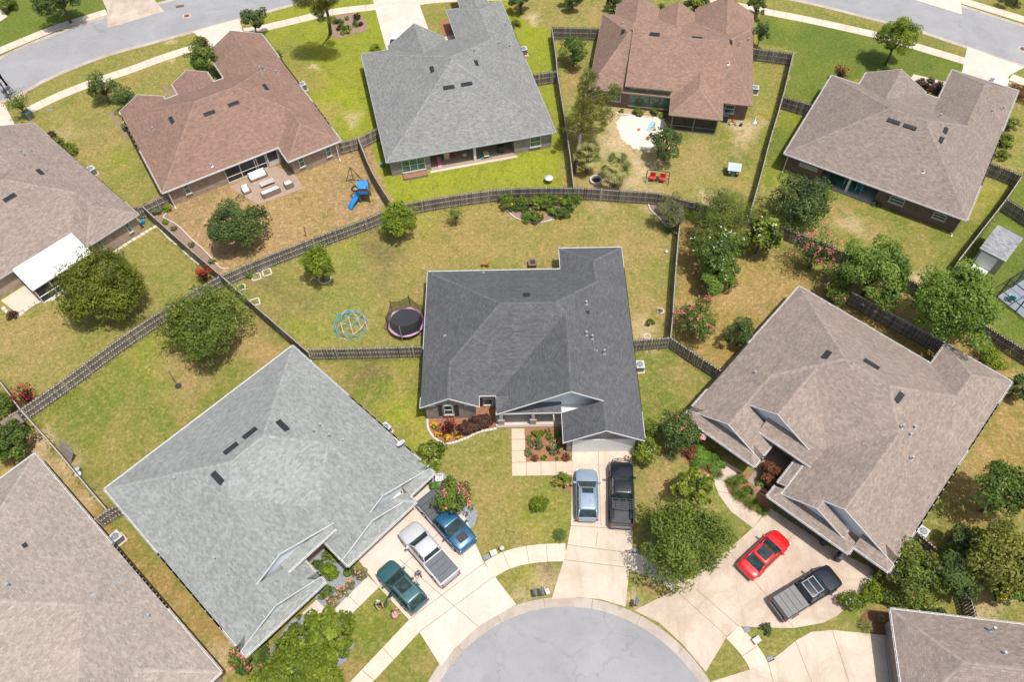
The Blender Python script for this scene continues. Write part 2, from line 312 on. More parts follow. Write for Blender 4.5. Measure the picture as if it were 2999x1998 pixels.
def inpoly(X,Y,P):
    r=np.zeros(X.shape,bool);n=len(P);j=n-1
    for i in range(n):
        xi,yi=P[i];xj,yj=P[j]
        if yi!=yj:
            c=((yi>Y)!=(yj>Y))&(X<(xj-xi)*(Y-yi)/(yj-yi)+xi);r^=c
        j=i
    return r
def groundmat():
    m,t,b=newmat('lawn');tc=N(t,'ShaderNodeTexCoord');a=N(t,'ShaderNodeVertexColor',layer_name='lawn')
    def nz(s,d,r=.6,dist=0.):
        n=N(t,'ShaderNodeTexNoise',i_Scale=s,i_Detail=d,i_Roughness=r,i_Distortion=dist);t.links.new(tc.outputs['Object'],n.inputs[0]);return n.outputs[0]
    big=nz(.33,8.,.7,.5);mid=nz(1.6,8.,.72,.4);fine=nz(7.,6.,.75);f2=nz(24.,3.,.6)
    col=a.outputs[0]
    def dry(src,st):
        f=ramp(t,src,st);mu=N(t,'ShaderNodeMath',operation='MULTIPLY');t.links.new(f,mu.inputs[0]);t.links.new(a.outputs['Alpha'],mu.inputs[1]);return mu.outputs[0]
    col=mixn(t,dry(big,[(.44,0.),(.64,.8)]),col,alb(206,170,116))         # dry patches
    col=mixn(t,dry(mid,[(.5,0.),(.62,.7)]),col,alb(214,182,132))
    col=mixn(t,ramp(t,nz(.8,7.,.7,.8),[(.5,0.),(.66,.5)]),col,alb(112,132,46))
    mud=ramp(t,nz(2.6,8.,.75,.6),[(.57,0.),(.66,.5)]);col=mixn(t,mud,col,alb(120,112,60))
    col=mixn(t,1.,col,ramp(t,fine,[(.28,.66),(.5,1.),(.75,1.32)]),'MULTIPLY')
    col=mixn(t,1.,col,ramp(t,nz(3.2,5.,.7,.3),[(.32,.76),(.5,1.),(.68,1.24)]),'MULTIPLY')
    col=mixn(t,1.,col,ramp(t,f2,[(.3,.74),(.7,1.24)]),'MULTIPLY')
    t.links.new(col,b.inputs['Base Color']);b.inputs['Roughness'].default_value=1;b.inputs['Specular IOR Level'].default_value=.1
    ad=N(t,'ShaderNodeMath',operation='ADD');t.links.new(fine,ad.inputs[0]);t.links.new(f2,ad.inputs[1])
    bp=N(t,'ShaderNodeBump',i_Strength=.9,i_Distance=.05);t.links.new(ad.outputs[0],bp.inputs['Height']);t.links.new(bp.outputs[0],b.inputs['Normal'])
    return m
def build_ground():
    st=.28
    xs=np.concatenate([[-2500,-900,-300,-150,-105],np.arange(-84,84,st),[105,150,300,900,2500]])
    ys=np.concatenate([[-2500,-700,-200,-60,-15],np.arange(4,118,st),[150,220,500,1200,3000]])
    X,Y=np.meshgrid(xs,ys);nx,ny=len(xs),len(ys)
    rng=np.random.default_rng(3)
    Z=np.zeros_like(X)
    V=np.stack([X,Y,Z],-1).reshape(-1,3)
    i=np.arange((nx-1)*(ny-1));r=i//(nx-1);c=i%(nx-1);q=r*nx+c
    F=np.stack([q,q+1,q+nx+1,q+nx],-1)
    C=np.zeros(X.shape+(3,));DR=np.full(X.shape,.5)
    wob=lambda s:np.sin(X*1.7+s)*.12+np.sin(Y*2.3+s*2)*.12
    for nme,P in REG:
        W=[tuple(at(px,py)[:2]) for px,py in P]
        ip=inpoly(X+wob(1),Y+wob(2),W);C[ip]=alb(*GR[nme]);DR[ip]={'brown':1.,'orange':.75,'olive':.45,'lime':.15,'green':.12,'grass':.45}.get(nme,.5)
    for nme,px,py,rad,s in PAT:
        p=at(px,py);a1=rng.uniform(0,6.28);ca,sa=math.cos(a1),math.sin(a1)
        dx=(X-p[0])*ca+(Y-p[1])*sa;dy=-(X-p[0])*sa+(Y-p[1])*ca
        d=np.sqrt((dx/rad)**2+(dy/(rad*.68))**2);th=np.arctan2(dy,dx)
        d=d*(1+.22*np.sin(3*th+a1)+.15*np.sin(5*th+2*a1)+.1*np.sin(X*3+Y*2.1))
        wt=(s*(.72 if 'lime' in nme else 1)*np.clip(1.25-d,0,1)**.8)[...,None]
        C=C*(1-wt)+np.array(alb(*GR[nme]))*wt
    o=npmesh('ground',V,F,groundmat());me=o.data
    ca=me.color_attributes.new('lawn','FLOAT_COLOR','POINT')
    ca.data.foreach_set('color',np.concatenate([C.reshape(-1,3),DR.reshape(-1,1)],1).astype('f').ravel())
    tag(o,kind='structure')
build_ground()
# ---------------------------------------------------------------- paving
PAVE=[]
def pxpoly(P,z=0.):return [tuple(at(x,y,z)[:2]) for x,y in P]
def slab(name,P,top,mat,joints=(),world=False):
    m=MB();P_=P if world else pxpoly(P);PAVE.append(P_);m.prism(P_,-.05,top,0)
    for (a,b) in joints:
        p=at(*a);q=at(*b);p.z=q.z=top;d=(q-p).normalized();n=Vector((-d.y,d.x,0))*.022;z=Vector((0,0,.004))
        m.poly([p-n+z,q-n+z,q+n+z,p+n+z],1)
    o=m.build(name,[mat,JOINT]);return tag(o,kind='structure')
def offset(W,d):
    out=[]
    for i,p in enumerate(W):
        a=Vector(W[max(i-1,0)]).to_3d();b=Vector(W[min(i+1,len(W)-1)]).to_3d();t=(b-a).normalized()
        out.append((p[0]-t.y*d,p[1]+t.x*d))
    return out
def smooth(W,n=6):
    out=[]
    for i in range(len(W)-1):
        p0,p1,p2,p3=[np.array(W[min(max(k,0),len(W)-1)]) for k in (i-1,i,i+1,i+2)]
        for j in range(n):
            t=j/n;out.append(tuple(.5*((2*p1)+(-p0+p2)*t+(2*p0-5*p1+4*p2-p3)*t*t+(-p0+3*p1-3*p2+p3)*t**3)))
    out.append(tuple(W[-1]));return out
def ribbon(name,P,d0,d1,top,mat,jstep=0,world=False,kind='structure'):
    W=P if world else smooth([tuple(at(x,y)[:2]) for x,y in P])
    A=offset(W,d0);B=offset(W,d1);m=MB()
    for i in range(0,len(W)-1,3):
        k=min(i+3,len(W)-1);PAVE.append(A[i:k+1]+B[i:k+1][::-1])
    for i in range(len(W)-1):
        q=[A[i],A[i+1],B[i+1],B[i]]
        if d1<d0:q=q[::-1]
        q=q[::-1] if (q[1][0]-q[0][0])*(q[2][1]-q[0][1])-(q[1][1]-q[0][1])*(q[2][0]-q[0][0])<0 else q
        m.poly([(x,y,top) for x,y in q])
    for L in (A,B):
        for p,q in zip(L,L[1:]):m.poly([(p[0],p[1],-.05),(q[0],q[1],-.05),(q[0],q[1],top),(p[0],p[1],top)])
    if jstep:
        acc=0
        for i in range(1,len(W)):
            acc+=math.dist(W[i],W[i-1])
            if acc>jstep:
                acc=0;a=Vector((A[i][0],A[i][1],top+.004));b=Vector((B[i][0],B[i][1],top+.004));d=(b-a).normalized();n=Vector((-d.y,d.x,0))*.02
                m.poly([a-n,b-n,b+n,a+n],1)
    o=m.build(name,[mat,JOINT]);return tag(o,kind=kind)
def circ(a,b,c):
    a,b,c=[at(*p) for p in (a,b,c)];ax,ay,bx,by,cx,cy=a.x,a.y,b.x,b.y,c.x,c.y
    D=2*(ax*(by-cy)+bx*(cy-ay)+cx*(ay-by))
    ux=((ax*ax+ay*ay)*(by-cy)+(bx*bx+by*by)*(cy-ay)+(cx*cx+cy*cy)*(ay-by))/D
    uy=((ax*ax+ay*ay)*(cx-bx)+(bx*bx+by*by)*(ax-cx)+(cx*cx+cy*cy)*(bx-ax))/D
    return ux,uy,math.dist((ux,uy),(ax,ay))
cu,cv,cr=circ((1289,1998),(1680,1779),(2045,1998))
ring=[(cu+cr*math.cos(t/48*math.pi),cv+cr*math.sin(t/48*math.pi)) for t in range(-8,57)]
slab('road',[p for p in ring]+[(cu-9,-30),(cu+9,-30)],.008,ASPH,world=True)['kind']='structure'
ribbon('kerb',ring[::-1],0,.78,.03,KERBM,3.0,world=True)
# upper street, two bends
RL=[(-560,560),(-260,412),(-110,345),(0,296),(51,276),(127,233),(223,191),(319,156),(446,121),(564,89),(701,53),(871,6),(1010,-24),(1300,-60),(1700,-72),(2050,-52),(2329,-4),(2590,60),(2680,83),(2832,134),(2999,191),(3200,262),(3500,380)]
RW=smooth([tuple(at(x,y)[:2]) for x,y in RL]);RU=offset(RW,8.0)
m_=MB();PAVE+= [RW[i:i+4]+RU[i:i+4][::-1] for i in range(0,len(RW)-1,3)]
for i in range(len(RW)-1):m_.poly([(*RW[i],.008),(*RW[i+1],.008),(*RU[i+1],.008),(*RU[i],.008)])
tag(m_.build('street',ASPH),kind='structure')
ribbon('kerb',RW,0.,-.62,.03,KERBM,6.,world=True);ribbon('kerb',RU,0.,.62,.03,KERBM,6.,world=True)
for (x,y) in [(547,46),(2996,143)]:
    p=at(x,y);m=MB();m.lathe([(.62,0),(.62,.02),(.6,.025)],24);m.lathe([(.36,0),(.36,.04),(.34,.045)],24,mi=1)
    o=m.build('manhole',[KERBM,simple('rusty_iron',(.12,.07,.055),.8)]);o.location=(p.x,p.y,0)
    tag(o,'round rusty manhole cover set in a concrete ring in the upper left street' if x<900 else 'round manhole cover in the street at the right edge','manhole cover')
m=MB();p=at(527,18);m.box(-.55,.55,-.25,.25,0,.05);o=m.build('storm_drain',simple('rusty_iron',(.12,.07,.055),.8),loc=(p.x,p.y,0),rz=R(15));tag(o,'rust brown storm drain grate in the kerb of the upper left street','drain')
def walk(P,w=1.45,j=1.55):return ribbon('sidewalk',P,-w/2,w/2,.034,WALKM,j)
walk([(-60,172),(0,148),(143,89),(225,62),(312,35)]);walk([(86,322),(175,280),(271,242),(383,204),(478,169),(596,131)]);walk([(714,92),(766,83),(877,57),(973,35),(1106,19)])
walk([(1222,6),(1330,-4),(1700,-14),(2000,-10),(2200,24),(2249,35),(2376,60),(2577,105),(2676,134),(2829,180)]);walk([(2780,-12),(2820,2),(2999,57),(3100,90)])
walk([(2960,225),(3050,262),(3200,330)])
walk([(2146,1852),(2190,1900),(2222,1952),(2236,2010),(2240,2070)],1.5)
walk([(1433,1670),(1475,1646),(1525,1630),(1590,1621),(1657,1619)],1.5);walk([(1845,1643),(1900,1662),(1950,1688),(1994,1716)],1.5)
slab('sidewalk',[(1198,1817),(1228,1853),(1093,1998),(1040,2060),(960,2060),(1027,1998)],.036,WALKM,[((1120,1898),(1152,1934)),((1060,1965),(1096,1994))])
J=lambda *a:a
slab('driveway',[(1020,1620),(1053,1646),(1110,1721),(1198,1817),(1228,1853),(1292,1954),(1330,1902),(1400,1836),(1512,1772),(1448,1689),(1418,1651),(1394,1597),(1360,1505),(1300,1440),(1250,1420),(1150,1500)],.04,CONC,[((1110,1721),(1300,1550)),((1228,1853),(1448,1689)),((1170,1640),(1400,1836)),((1198,1817),(1418,1651))])
slab('driveway',[(1676,1316),(1675,1392),(1672,1541),(1662,1597),(1651,1641),(1615,1757),(1690,1750),(1760,1757),(1832,1779),(1843,1664),(1852,1594),(1855,1498),(1851,1376),(1848,1314)],.04,concrete('warm_concrete',alb(238,222,202),.65),[((1672,1541),(1855,1553)),((1662,1597),(1852,1622)),((1651,1641),(1843,1664)),((1752,1322),(1760,1541)),((1750,1560),(1745,1600))])
slab('driveway',[(1857,1789),(1978,1729),(2010,1702),(2131,1613),(2204,1547),(2255,1490),(2424,1600),(2560,1670),(2548,1715),(2453,1804),(2410,1826),(2325,1841),(2249,1840),(2163,1836),(2128,1866),(2067,1970),(2000,1890),(1930,1825)],.04,CONCR,[((1978,1729),(2128,1866)),((2010,1702),(2163,1836)),((2131,1613),(2325,1841)),((2200,1700),(2330,1560)),((2270,1780),(2424,1660))])
slab('driveway',[(2249,1941),(2290,1912),(2329,1879),(2376,1852),(2440,1847),(2549,1858),(2625,1866),(2650,2140),(2130,2140),(2083,1998),(2195,1963)],.04,concrete('pale_stained_concrete',alb(240,224,204),.75),[((2437,1848),(2505,2060)),((2329,1879),(2400,2060)),((2590,1865),(2612,2060)),((2249,1941),(2280,2060))])
slab('driveway',[(564,92),(700,54),(712,95),(750,125),(700,190),(640,165),(596,121)],.04,CONC)
slab('driveway',[(1070,-80),(1133,150),(1200,165),(1260,100),(1226,6),(1210,-80)],.04,CONC)
slab('driveway',[(270,-60),(300,0),(313,27),(315,82),(344,75),(481,33),(454,0),(415,-60)],.04,concrete('worn_concrete',alb(226,212,194),.9))
slab('driveway',[(-160,300),(0,300),(13,304),(45,368),(20,390),(-200,400)],.04,WALKM)
slab('driveway',[(2832,137),(2999,197),(2957,220),(2900,290),(2800,250),(2818,207)],.04,CONC)
slab('driveway',[(2620,-60),(2648,-10),(2765,26),(2817,42),(2813,0),(2800,-60)],.04,CONC)
slab('driveway',[(-60,55),(0,62),(22,48),(0,20),(-60,0)],.04,WALKM)
slab('footpath',[(967,1798),(1078,1689),(1110,1721),(1011,1818),(914,1834),(885,1798),(927,1758)],.034,CONC,[((1020,1745),(1050,1775)),((967,1798),(1011,1818))])
slab('footpath',[(1498,1256),(1536,1256),(1540,1354),(1675,1352),(1675,1392),(1500,1395)],.034,concrete('tan_concrete',alb(240,218,194),.5),[((1499,1288),(1537,1288)),((1499,1321),(1538,1321)),((1500,1356),(1540,1354)),((1541,1354),(1542,1394)),((1584,1353),(1585,1393)),((1627,1353),(1629,1392))])
slab('footpath',[(2204,1547),(2141,1500),(2105,1450),(2087,1402),(2100,1372),(2119,1350),(2175,1385),(2120,1408),(2134,1446),(2192,1491),(2232,1512)],.034,CONCR,[((2100,1440),(2134,1446)),((2120,1408),(2088,1402))])
slab('footpath',[(2676,217),(2664,232),(2790,266),(2802,248)],.034,WALKM)
slab('footpath',[(1290,112),(1330,100),(1345,125),(1300,130)],.034,WALKM)
slab('patio',[(672,548),(800,485),(862,508),(890,552),(755,600)],.03,simple('pinkish_patio_concrete',alb(188,164,146),.85,var=.12,scale=1.5))
slab('patio',[(3,881),(75,835),(123,871),(51,918)],.03,WALKM)
def bed(P,mat,top=.03):return slab('soil_bed',P,top,mat)
bz=lambda ox,oy,L:[(ox+x/3.136,oy+y/3.136) for x,y in L]
bed(bz(750,1000,[(1575,700),(1580,800),(1620,870),(1680,920),(1750,945),(1850,925),(1960,880),(2060,835),(2210,805),(2200,560),(2005,560),(2005,700)]),MULCH)
bed(bz(1500,1000,[(120,800),(460,780),(552,1108),(125,1110)]),MULCH)
bed(bz(1500,1000,[(395,1260),(545,1230),(548,1395),(470,1350)]),MULCH)
bed(bz(750,1498,[(480,500),(600,330),(860,480),(1030,600),(680,940),(540,800)]),GRAVEL)
bed(bz(750,1498,[(330,1000),(430,960),(520,1055),(700,1180),(880,1160),(900,1230),(850,1340),(800,1400),(500,1568),(0,1568),(0,1450)]),GRAVEL,.026)
bed(bz(750,1000,[(1590,1300),(1640,1230),(1720,1200),(1780,1290),(1700,1400)]),GRAVEL)
bed(bz(750,1498,[(1800,100),(1900,-60),(2010,-40),(2035,40),(2000,140),(1940,190)]),GRAVEL)
bed([(1470,590),(1470,606),(1500,632),(1525,645),(1554,651),(1592,651),(1627,640),(1659,623),(1685,605),(1696,584),(1600,560)],MULCHG)
bed([(1898,590),(1905,615),(1918,628),(1943,653),(1959,669),(1984,686),(1992,640),(1996,600)],MULCHG)
bed(bz(750,0,[(670,310),(690,200),(740,150),(800,125),(900,120),(980,150),(1025,220),(1025,275),(970,295),(880,310),(800,350),(720,345)]),MULCHG)
bed(bz(750,0,[(1690,270),(1690,210),(1730,175),(1790,170),(1850,330),(1740,330)]),MULCH,.02)
bed(bz(1500,1000,[(1540,1000),(1700,940),(1930,1090),(1930,1240),(1830,1260),(1600,1130)]),MULCH)
bed(bz(1500,1000,[(1940,1280),(2050,1200),(2352,1240),(2352,1568),(2200,1568),(1990,1400)]),MULCH)
bed(bz(2249,1498,[(920,900),(1180,930),(1180,1150),(940,1130),(820,1060),(860,960)]),simple('dark_mulch',alb(140,96,66),1,var=.3,scale=6))
bed([(425,600),(478,585),(487,625),(650,790),(640,800),(560,740),(440,630)],MULCHG)
_r=random.Random(12);SP=[(x+_r.uniform(-.22,.22),y+_r.uniform(-.22,.22)) for x,y in smooth([tuple(at(*q)[:2]) for q in bz(1500,0,[(985,1085),(1100,1060),(1385,1090),(1400,1200),(1330,1340),(1200,1375),(1060,1330),(1000,1240),(960,1150),(985,1085)])],7)][:-1]
slab('sandpit',SP,.02,SANDM,world=True)
bed([(470,248),(495,282),(530,290),(520,255),(498,262)],MULCHG,.02)
bed([(318,330),(335,325),(345,350),(380,400),(372,410),(340,360)],MULCHG,.02)
def edging(P,label,w=.14,h=.12,mat=None):
    W=smooth([tuple(at(x,y)[:2]) for x,y in P],4);m=MB();rnd=random.Random(len(P))
    for p,q in zip(W,W[1:]):
        L=math.dist(p,q);n=max(1,int(L/.3))
        for k in range(n):
            a=[p[i]+(q[i]-p[i])*(k+.04)/n for i in (0,1)];b=[p[i]+(q[i]-p[i])*(k+.96)/n for i in (0,1)]
            m.bar((*a,h/2),(*b,h/2),w*rnd.uniform(.85,1.1),h,a=rnd.random())
    o=m.build('garden_edging',mat or EDGEW);tag(o,label,'edging');return o
edging(bz(750,1000,[(1575,720),(1580,800),(1620,870),(1680,920),(1750,945),(1850,925),(1960,880),(2060,835),(2210,805)]),'curved white stone edging around the mulch bed left of the charcoal house front',.2)
edging([(1470,600),(1500,632),(1525,645),(1554,651),(1592,651),(1627,640),(1659,623),(1685,605),(1697,582)],'curved white edging around the lush flower bed at the back fence',.14)
edging([(1898,597),(1905,615),(1918,628),(1943,653),(1959,669),(1984,686)],'white edging curving across the fence corner under a grey-green tree')
edging([(489,625),(480,638),(520,660),(560,700),(600,735),(640,780),(655,788),(672,788)],'white edging along the planted strip inside the diagonal fence of the patio yard',.12)
def stones(P,label,w=.42):
    W=[at(x,y) for x,y in P];m=MB();rnd=random.Random(7+len(P))
    for p,q in zip(W,W[1:]):
        d=(q-p);L=d.length;n=max(1,int(L/.45));d/=L;s=Vector((-d.y,d.x,0))
        for k in range(n):
            c=p+d*(k+.5)*L/n;a=rnd.uniform(.5,1);h=rnd.uniform(.05,.1);ww=w*rnd.uniform(.6,1.1)/2;ll=L/n*.46
            m.prism([tuple((c+d*x*ll+s*y*ww)[:2]) for x,y in ((-1,-.9),(.9,-1),(1,.8),(-.8,1))],0,h,a=a)
    return tag(m.build('stone_border',EDGEW),label,'stone border')
stones([(333,742),(360,722),(400,697),(425,683),(448,668),(462,662)],'broken white paver border along the house wall beside the big round tree')
stones([(466,664),(490,690),(520,718)],'upper run of white pavers beside the diagonal fence')
stones([(538,733),(560,752),(585,775)],'lower run of white pavers beside the diagonal fence')
stones([(8,900),(30,925),(55,925),(85,900),(120,880),(150,880),(180,862)],'rough white stone border around the small patio at the left edge')
stones(bz(1500,0,[(950,1030),(985,1045),(1100,1060),(1250,1075),(1300,1090)]),'low pale stone border between the sandpit and the brick house',.3)
# ---------------------------------------------------------------- houses
def clip(P,a,b,c):
    out=[]
    for i in range(len(P)):
        p,q=P[i],P[(i+1)%len(P)];dp=a*p[0]+b*p[1]+c;dq=a*q[0]+b*q[1]+c
        if dp>=0:out.append(p)
        if (dp>=0)!=(dq>=0):
            t=dp/(dp-dq);out.append((p[0]+t*(q[0]-p[0]),p[1]+t*(q[1]-p[1])))
    return out
def area(P):return abs(sum(P[i][0]*P[(i+1)%len(P)][1]-P[(i+1)%len(P)][0]*P[i][1] for i in range(len(P))))/2 if len(P)>2 else 0
class Blk:
    """rect u0,u1,v0,v1; sides string order W,E,S,N: h hip/eave, g gable with wall, x open end; slopes; ze eave height"""
    def __init__(s,u0,u1,v0,v1,sides='hhhh',sl=.5,ze=2.5,clip=True,wall=True,ins=.4,over=.3,gm=None,base=0.,rec=None):
        s.rec=rec
        s.r=(u0,u1,v0,v1);s.sides=sides;s.sl=sl if hasattr(sl,'__len__') else (sl,)*4;s.ze=ze;s.clip=clip;s.wall=wall;s.ins=ins;s.over=over;s.gm=gm;s.base=base
        P={}
        W,E,S,Nn=s.sl
        if sides[0]=='h':P['W']=(W,0,ze-W*u0)
        if sides[1]=='h':P['E']=(-E,0,ze+E*u1)
        if sides[2]=='h':P['S']=(0,S,ze-S*v0)
        if sides[3]=='h':P['N']=(0,-Nn,ze+Nn*v1)
        s.P=P
    def h(s,u,v):return min(a*u+b*v+c for a,b,c in s.P.values())
    def inside(s,u,v,e=0.):return s.r[0]-e<=u<=s.r[1]+e and s.r[2]-e<=v<=s.r[3]+e
    def face(s,k):
        u0,u1,v0,v1=s.r;P=[(u0,v0),(u1,v0),(u1,v1),(u0,v1)];a,b,c=s.P[k]
        for j,(A,B,C) in s.P.items():
            if j!=k:P=clip(P,A-a,B-b,C-c)
            if len(P)<3:return []
        return P
class House:
    def __init__(s,org,ang,blocks,roofm,wallm,label,trim=WHITE,gutter=True,cap=None,kids=True):
        s.o=at(*org,2.5) if len(org)==2 else Vector((org[0],org[1],0));s.ang=R(ang);s.B=blocks;s.roofm=roofm;s.wallm=wallm
        s.root=empty('house',(s.o.x,s.o.y,0),s.ang,label,'house','detached brick houses of the estate')
        s.trim=trim;ca,sa=math.cos(s.ang),math.sin(s.ang);s.ca,s.sa=ca,sa
        s.roof(cap);s.edges(gutter);s.walls()
    def loc(s,p):
        d=(p[0]-s.o.x,p[1]-s.o.y);return (d[0]*s.ca+d[1]*s.sa,-d[0]*s.sa+d[1]*s.ca)
    def ray(s,px,py):
        a=at(px,py,0);b=at(px,py,12);A=s.loc(a);Bq=s.loc(b);return Vector((*A,0)),Vector((*Bq,12))
    def hmax(s,u,v,allb=False):
        z=[b.h(u,v) for b in s.B if (b.clip or allb) and b.inside(u,v)];return max(z) if z else -1
    def onroof(s,px,py):
        g,t=s.ray(px,py)
        for i in range(1201):
            p=t.lerp(g,i/1200)
            if s.hmax(p.x,p.y,True)>=p.z:break
        e=.05;n=Vector((s.hmax(p.x-e,p.y,True)-s.hmax(p.x+e,p.y,True),s.hmax(p.x,p.y-e,True)-s.hmax(p.x,p.y+e,True),2*e)).normalized()
        return p,n
    def onwall(s,side,c,px,py):
        g,t=s.ray(px,py);k=0 if side in 'WE' else 1
        f=(c-g[k])/(t[k]-g[k]);p=g.lerp(t,f);return (p[1-k],p.z)
    def roof(s,cap):
        m=MB()
        for bi,b in enumerate(s.B):
            for k,(a,bb,c) in b.P.items():
                F=b.face(k)
                if area(F)<1e-3:continue
                rem=[F]
                if b.clip:
                    for mi,o in enumerate(s.B):
                        if o is b or not o.clip:continue
                        e=-1e-3 if mi<bi else 1e-3
                        cons=[(1,0,-o.r[0]),(-1,0,o.r[1]),(0,1,-o.r[2]),(0,-1,o.r[3])]+[(A-a,B-bb,C-c-e) for A,B,C in o.P.values()]
                        new=[]
                        for P in rem:
                            cur=P
                            for q in cons:
                                out=clip(cur,-q[0],-q[1],-q[2])
                                if area(out)>1e-3:new.append(out)
                                cur=clip(cur,*q)
                                if area(cur)<1e-4:cur=[];break
                        rem=new
                L=math.hypot(math.hypot(a,bb),1)
                for P in rem:
                    if k in 'WE':uv=[(p[1]+bi*3.3,p[0]*L*(1 if k=='W' else -1)) for p in P]
                    else:uv=[(p[0]+bi*3.3,p[1]*L*(1 if k=='S' else -1)) for p in P]
                    m.poly([(p[0],p[1],a*p[0]+bb*p[1]+c) for p in P],0,uv)
        s.ro=m.build('roof',s.roofm,s.root)
        # ridge and hip caps
        m=MB();rnd=random.Random(len(s.B))
        for b in s.B:
            ks=list(b.P)
            for i in range(len(ks)):
                for j in range(i+1,len(ks)):
                    F=b.face(ks[i]);G=b.face(ks[j])
                    if not F or not G:continue
                    A,Bp=b.P[ks[i]],b.P[ks[j]];on=[p for p in F if abs((A[0]-Bp[0])*p[0]+(A[1]-Bp[1])*p[1]+A[2]-Bp[2])<1e-5]
                    on=[p for p in on if any(math.dist(p,g)<1e-3 for g in G)]
                    if len(on)<2:continue
                    p,q=on[0],on[-1]
                    if math.dist(p,q)<.3:continue
                    p=Vector((*p,b.h(*p)));q=Vector((*q,b.h(*q)))
                    if p.z>q.z:p,q=q,p
                    m=MB()
                    d=(q-p);L=d.length;d/=L;n=max(1,int(L/.24))
                    nA=Vector((-A[0],-A[1],1)).normalized();nB=Vector((-Bp[0],-Bp[1],1)).normalized()
                    sA=d.cross(nA)
                    if sA.dot(nB-nA)>0:sA=-sA
                    sB=d.cross(nB)
                    if sB.dot(nA-nB)>0:sB=-sB
                    # keep each wing on its own plane
                    if (A[0]*sA.x+A[1]*sA.y)>(Bp[0]*sA.x+Bp[1]*sA.y):sA,=(-sA,)
                    if (Bp[0]*sB.x+Bp[1]*sB.y)>(A[0]*sB.x+A[1]*sB.y):sB,=(-sB,)
                    for t in range(n):
                        c=p+d*(t+.5)*L/n
                        if b.clip:
                            ca_,cb_=c+sA*.3,c+sB*.3
                            if s.hmax(c.x,c.y)>c.z+.03 or s.hmax(ca_.x,ca_.y)>ca_.z+.04 or s.hmax(cb_.x,cb_.y)>cb_.z+.04:continue
                        a0=p+d*(t*L/n);a1=p+d*((t+1.12)*L/n);lo=.01;hi=.026;wv=.14;tn=.5+rnd.uniform(-.16,.16);up=Vector((0,0,1))
                        for sd,nn in ((sA,nA),(sB,nB)):
                            Q=[a0+up*hi,a1+up*lo,a1+sd*wv+nn*lo,a0+sd*wv+nn*hi]
                            if (Q[1]-Q[0]).cross(Q[2]-Q[1]).z<0:Q=Q[::-1]
                            m.poly(Q,0,None,tn)
                    if m.f:m.build('ridge_cap',cap,s.ro)
    def edges(s,gutter):
        mf=MB();mg=MB();ms=MB()
        for bi,b in enumerate(s.B):
            u0,u1,v0,v1=b.r
            E={'W':((u0,v1),(u0,v0),(-1,0)),'E':((u1,v0),(u1,v1),(1,0)),'S':((u0,v0),(u1,v0),(0,-1)),'N':((u1,v1),(u0,v1),(0,1))}
            for k,sd in zip('WESN',b.sides):
                if sd=='x':continue
                p,q,n=E[k];L=math.dist(p,q);N_=max(2,int(L/.1));run=[]
                segs=[]
                for i in range(N_+1):
                    t=i/N_;x=p[0]+(q[0]-p[0])*t;y=p[1]+(q[1]-p[1])*t;z=b.h(x,y);xo,yo=x+n[0]*.06,y+n[1]*.06
                    ex=True
                    if b.clip:
                        for o in s.B:
                            if o is not b and o.clip and o.inside(xo,yo) and o.h(xo,yo)>z-.03:ex=False
                        # coplanar neighbour continuing
                    if ex:run.append(Vector((x,y,z)))
                    if (not ex or i==N_):
                        if len(run)>1:segs.append(run)
                        run=[]
                for r in segs:
                    # split at slope changes
                    pts=[r[0]]
                    for i in range(1,len(r)-1):
                        if abs((r[i+1].z-r[i].z)-(r[i].z-r[i-1].z))>1e-4:pts.append(r[i])
                    pts.append(r[-1]);nv=Vector((n[0],n[1],0))
                    for a,c in zip(pts,pts[1:]):
                        o=nv*.018+Vector((0,0,-.075));d=(c-a).normalized()*.03
                        mf.bar(a+o-d+Vector((0,0,.02)),c+o+d+Vector((0,0,.02)),.034,.15)
                        if sd=='h' and gutter and (gutter is True or k in gutter):
                            g2=nv*.115+Vector((0,0,-.05));mg.bar(a+g2-d,c+g2+d,.016,.11)
                            mg.bar(a+nv*.075-Vector((0,0,.10)),c+nv*.075-Vector((0,0,.10)),.09,.012,1)
                            Ls=(c-a).length
                            for j in range(int(Ls/.9)+1):
                                w_=a+(c-a)*((j+.3)*.9/Ls) if (j+.3)*.9<Ls else None
                                if w_:mg.bar(w_+nv*.02+Vector((0,0,.012)),w_+nv*.14+Vector((0,0,.012)),.03,.01)
            if b.wall or b.clip:
                e=.02;z=b.ze-.17-bi*.004;a0=v0+(b.over-.01 if b.sides[2]=='g' else e);a1=v1-(b.over-.01 if b.sides[3]=='g' else e)
                ms.poly([(u0+e,a0,z),(u0+e,a1,z),(u1-e,a1,z),(u1-e,a0,z)])
        mf.build('fascia',s.trim,s.ro)
        if mg.f:mg.build('gutter',[s.trim,simple('gutter_dirt',(.16,.13,.1),.9,var=.3)],s.root)
        ms.build('soffit',s.trim,s.ro)
    def wallquad(s,m,a,b,z0,z1,mi=0):
        L=math.dist(a,b);m.poly([(a[0],a[1],z0),(b[0],b[1],z0),(b[0],b[1],z1),(a[0],a[1],z1)],mi,[(0,z0),(L,z0),(L,z1),(0,z1)])
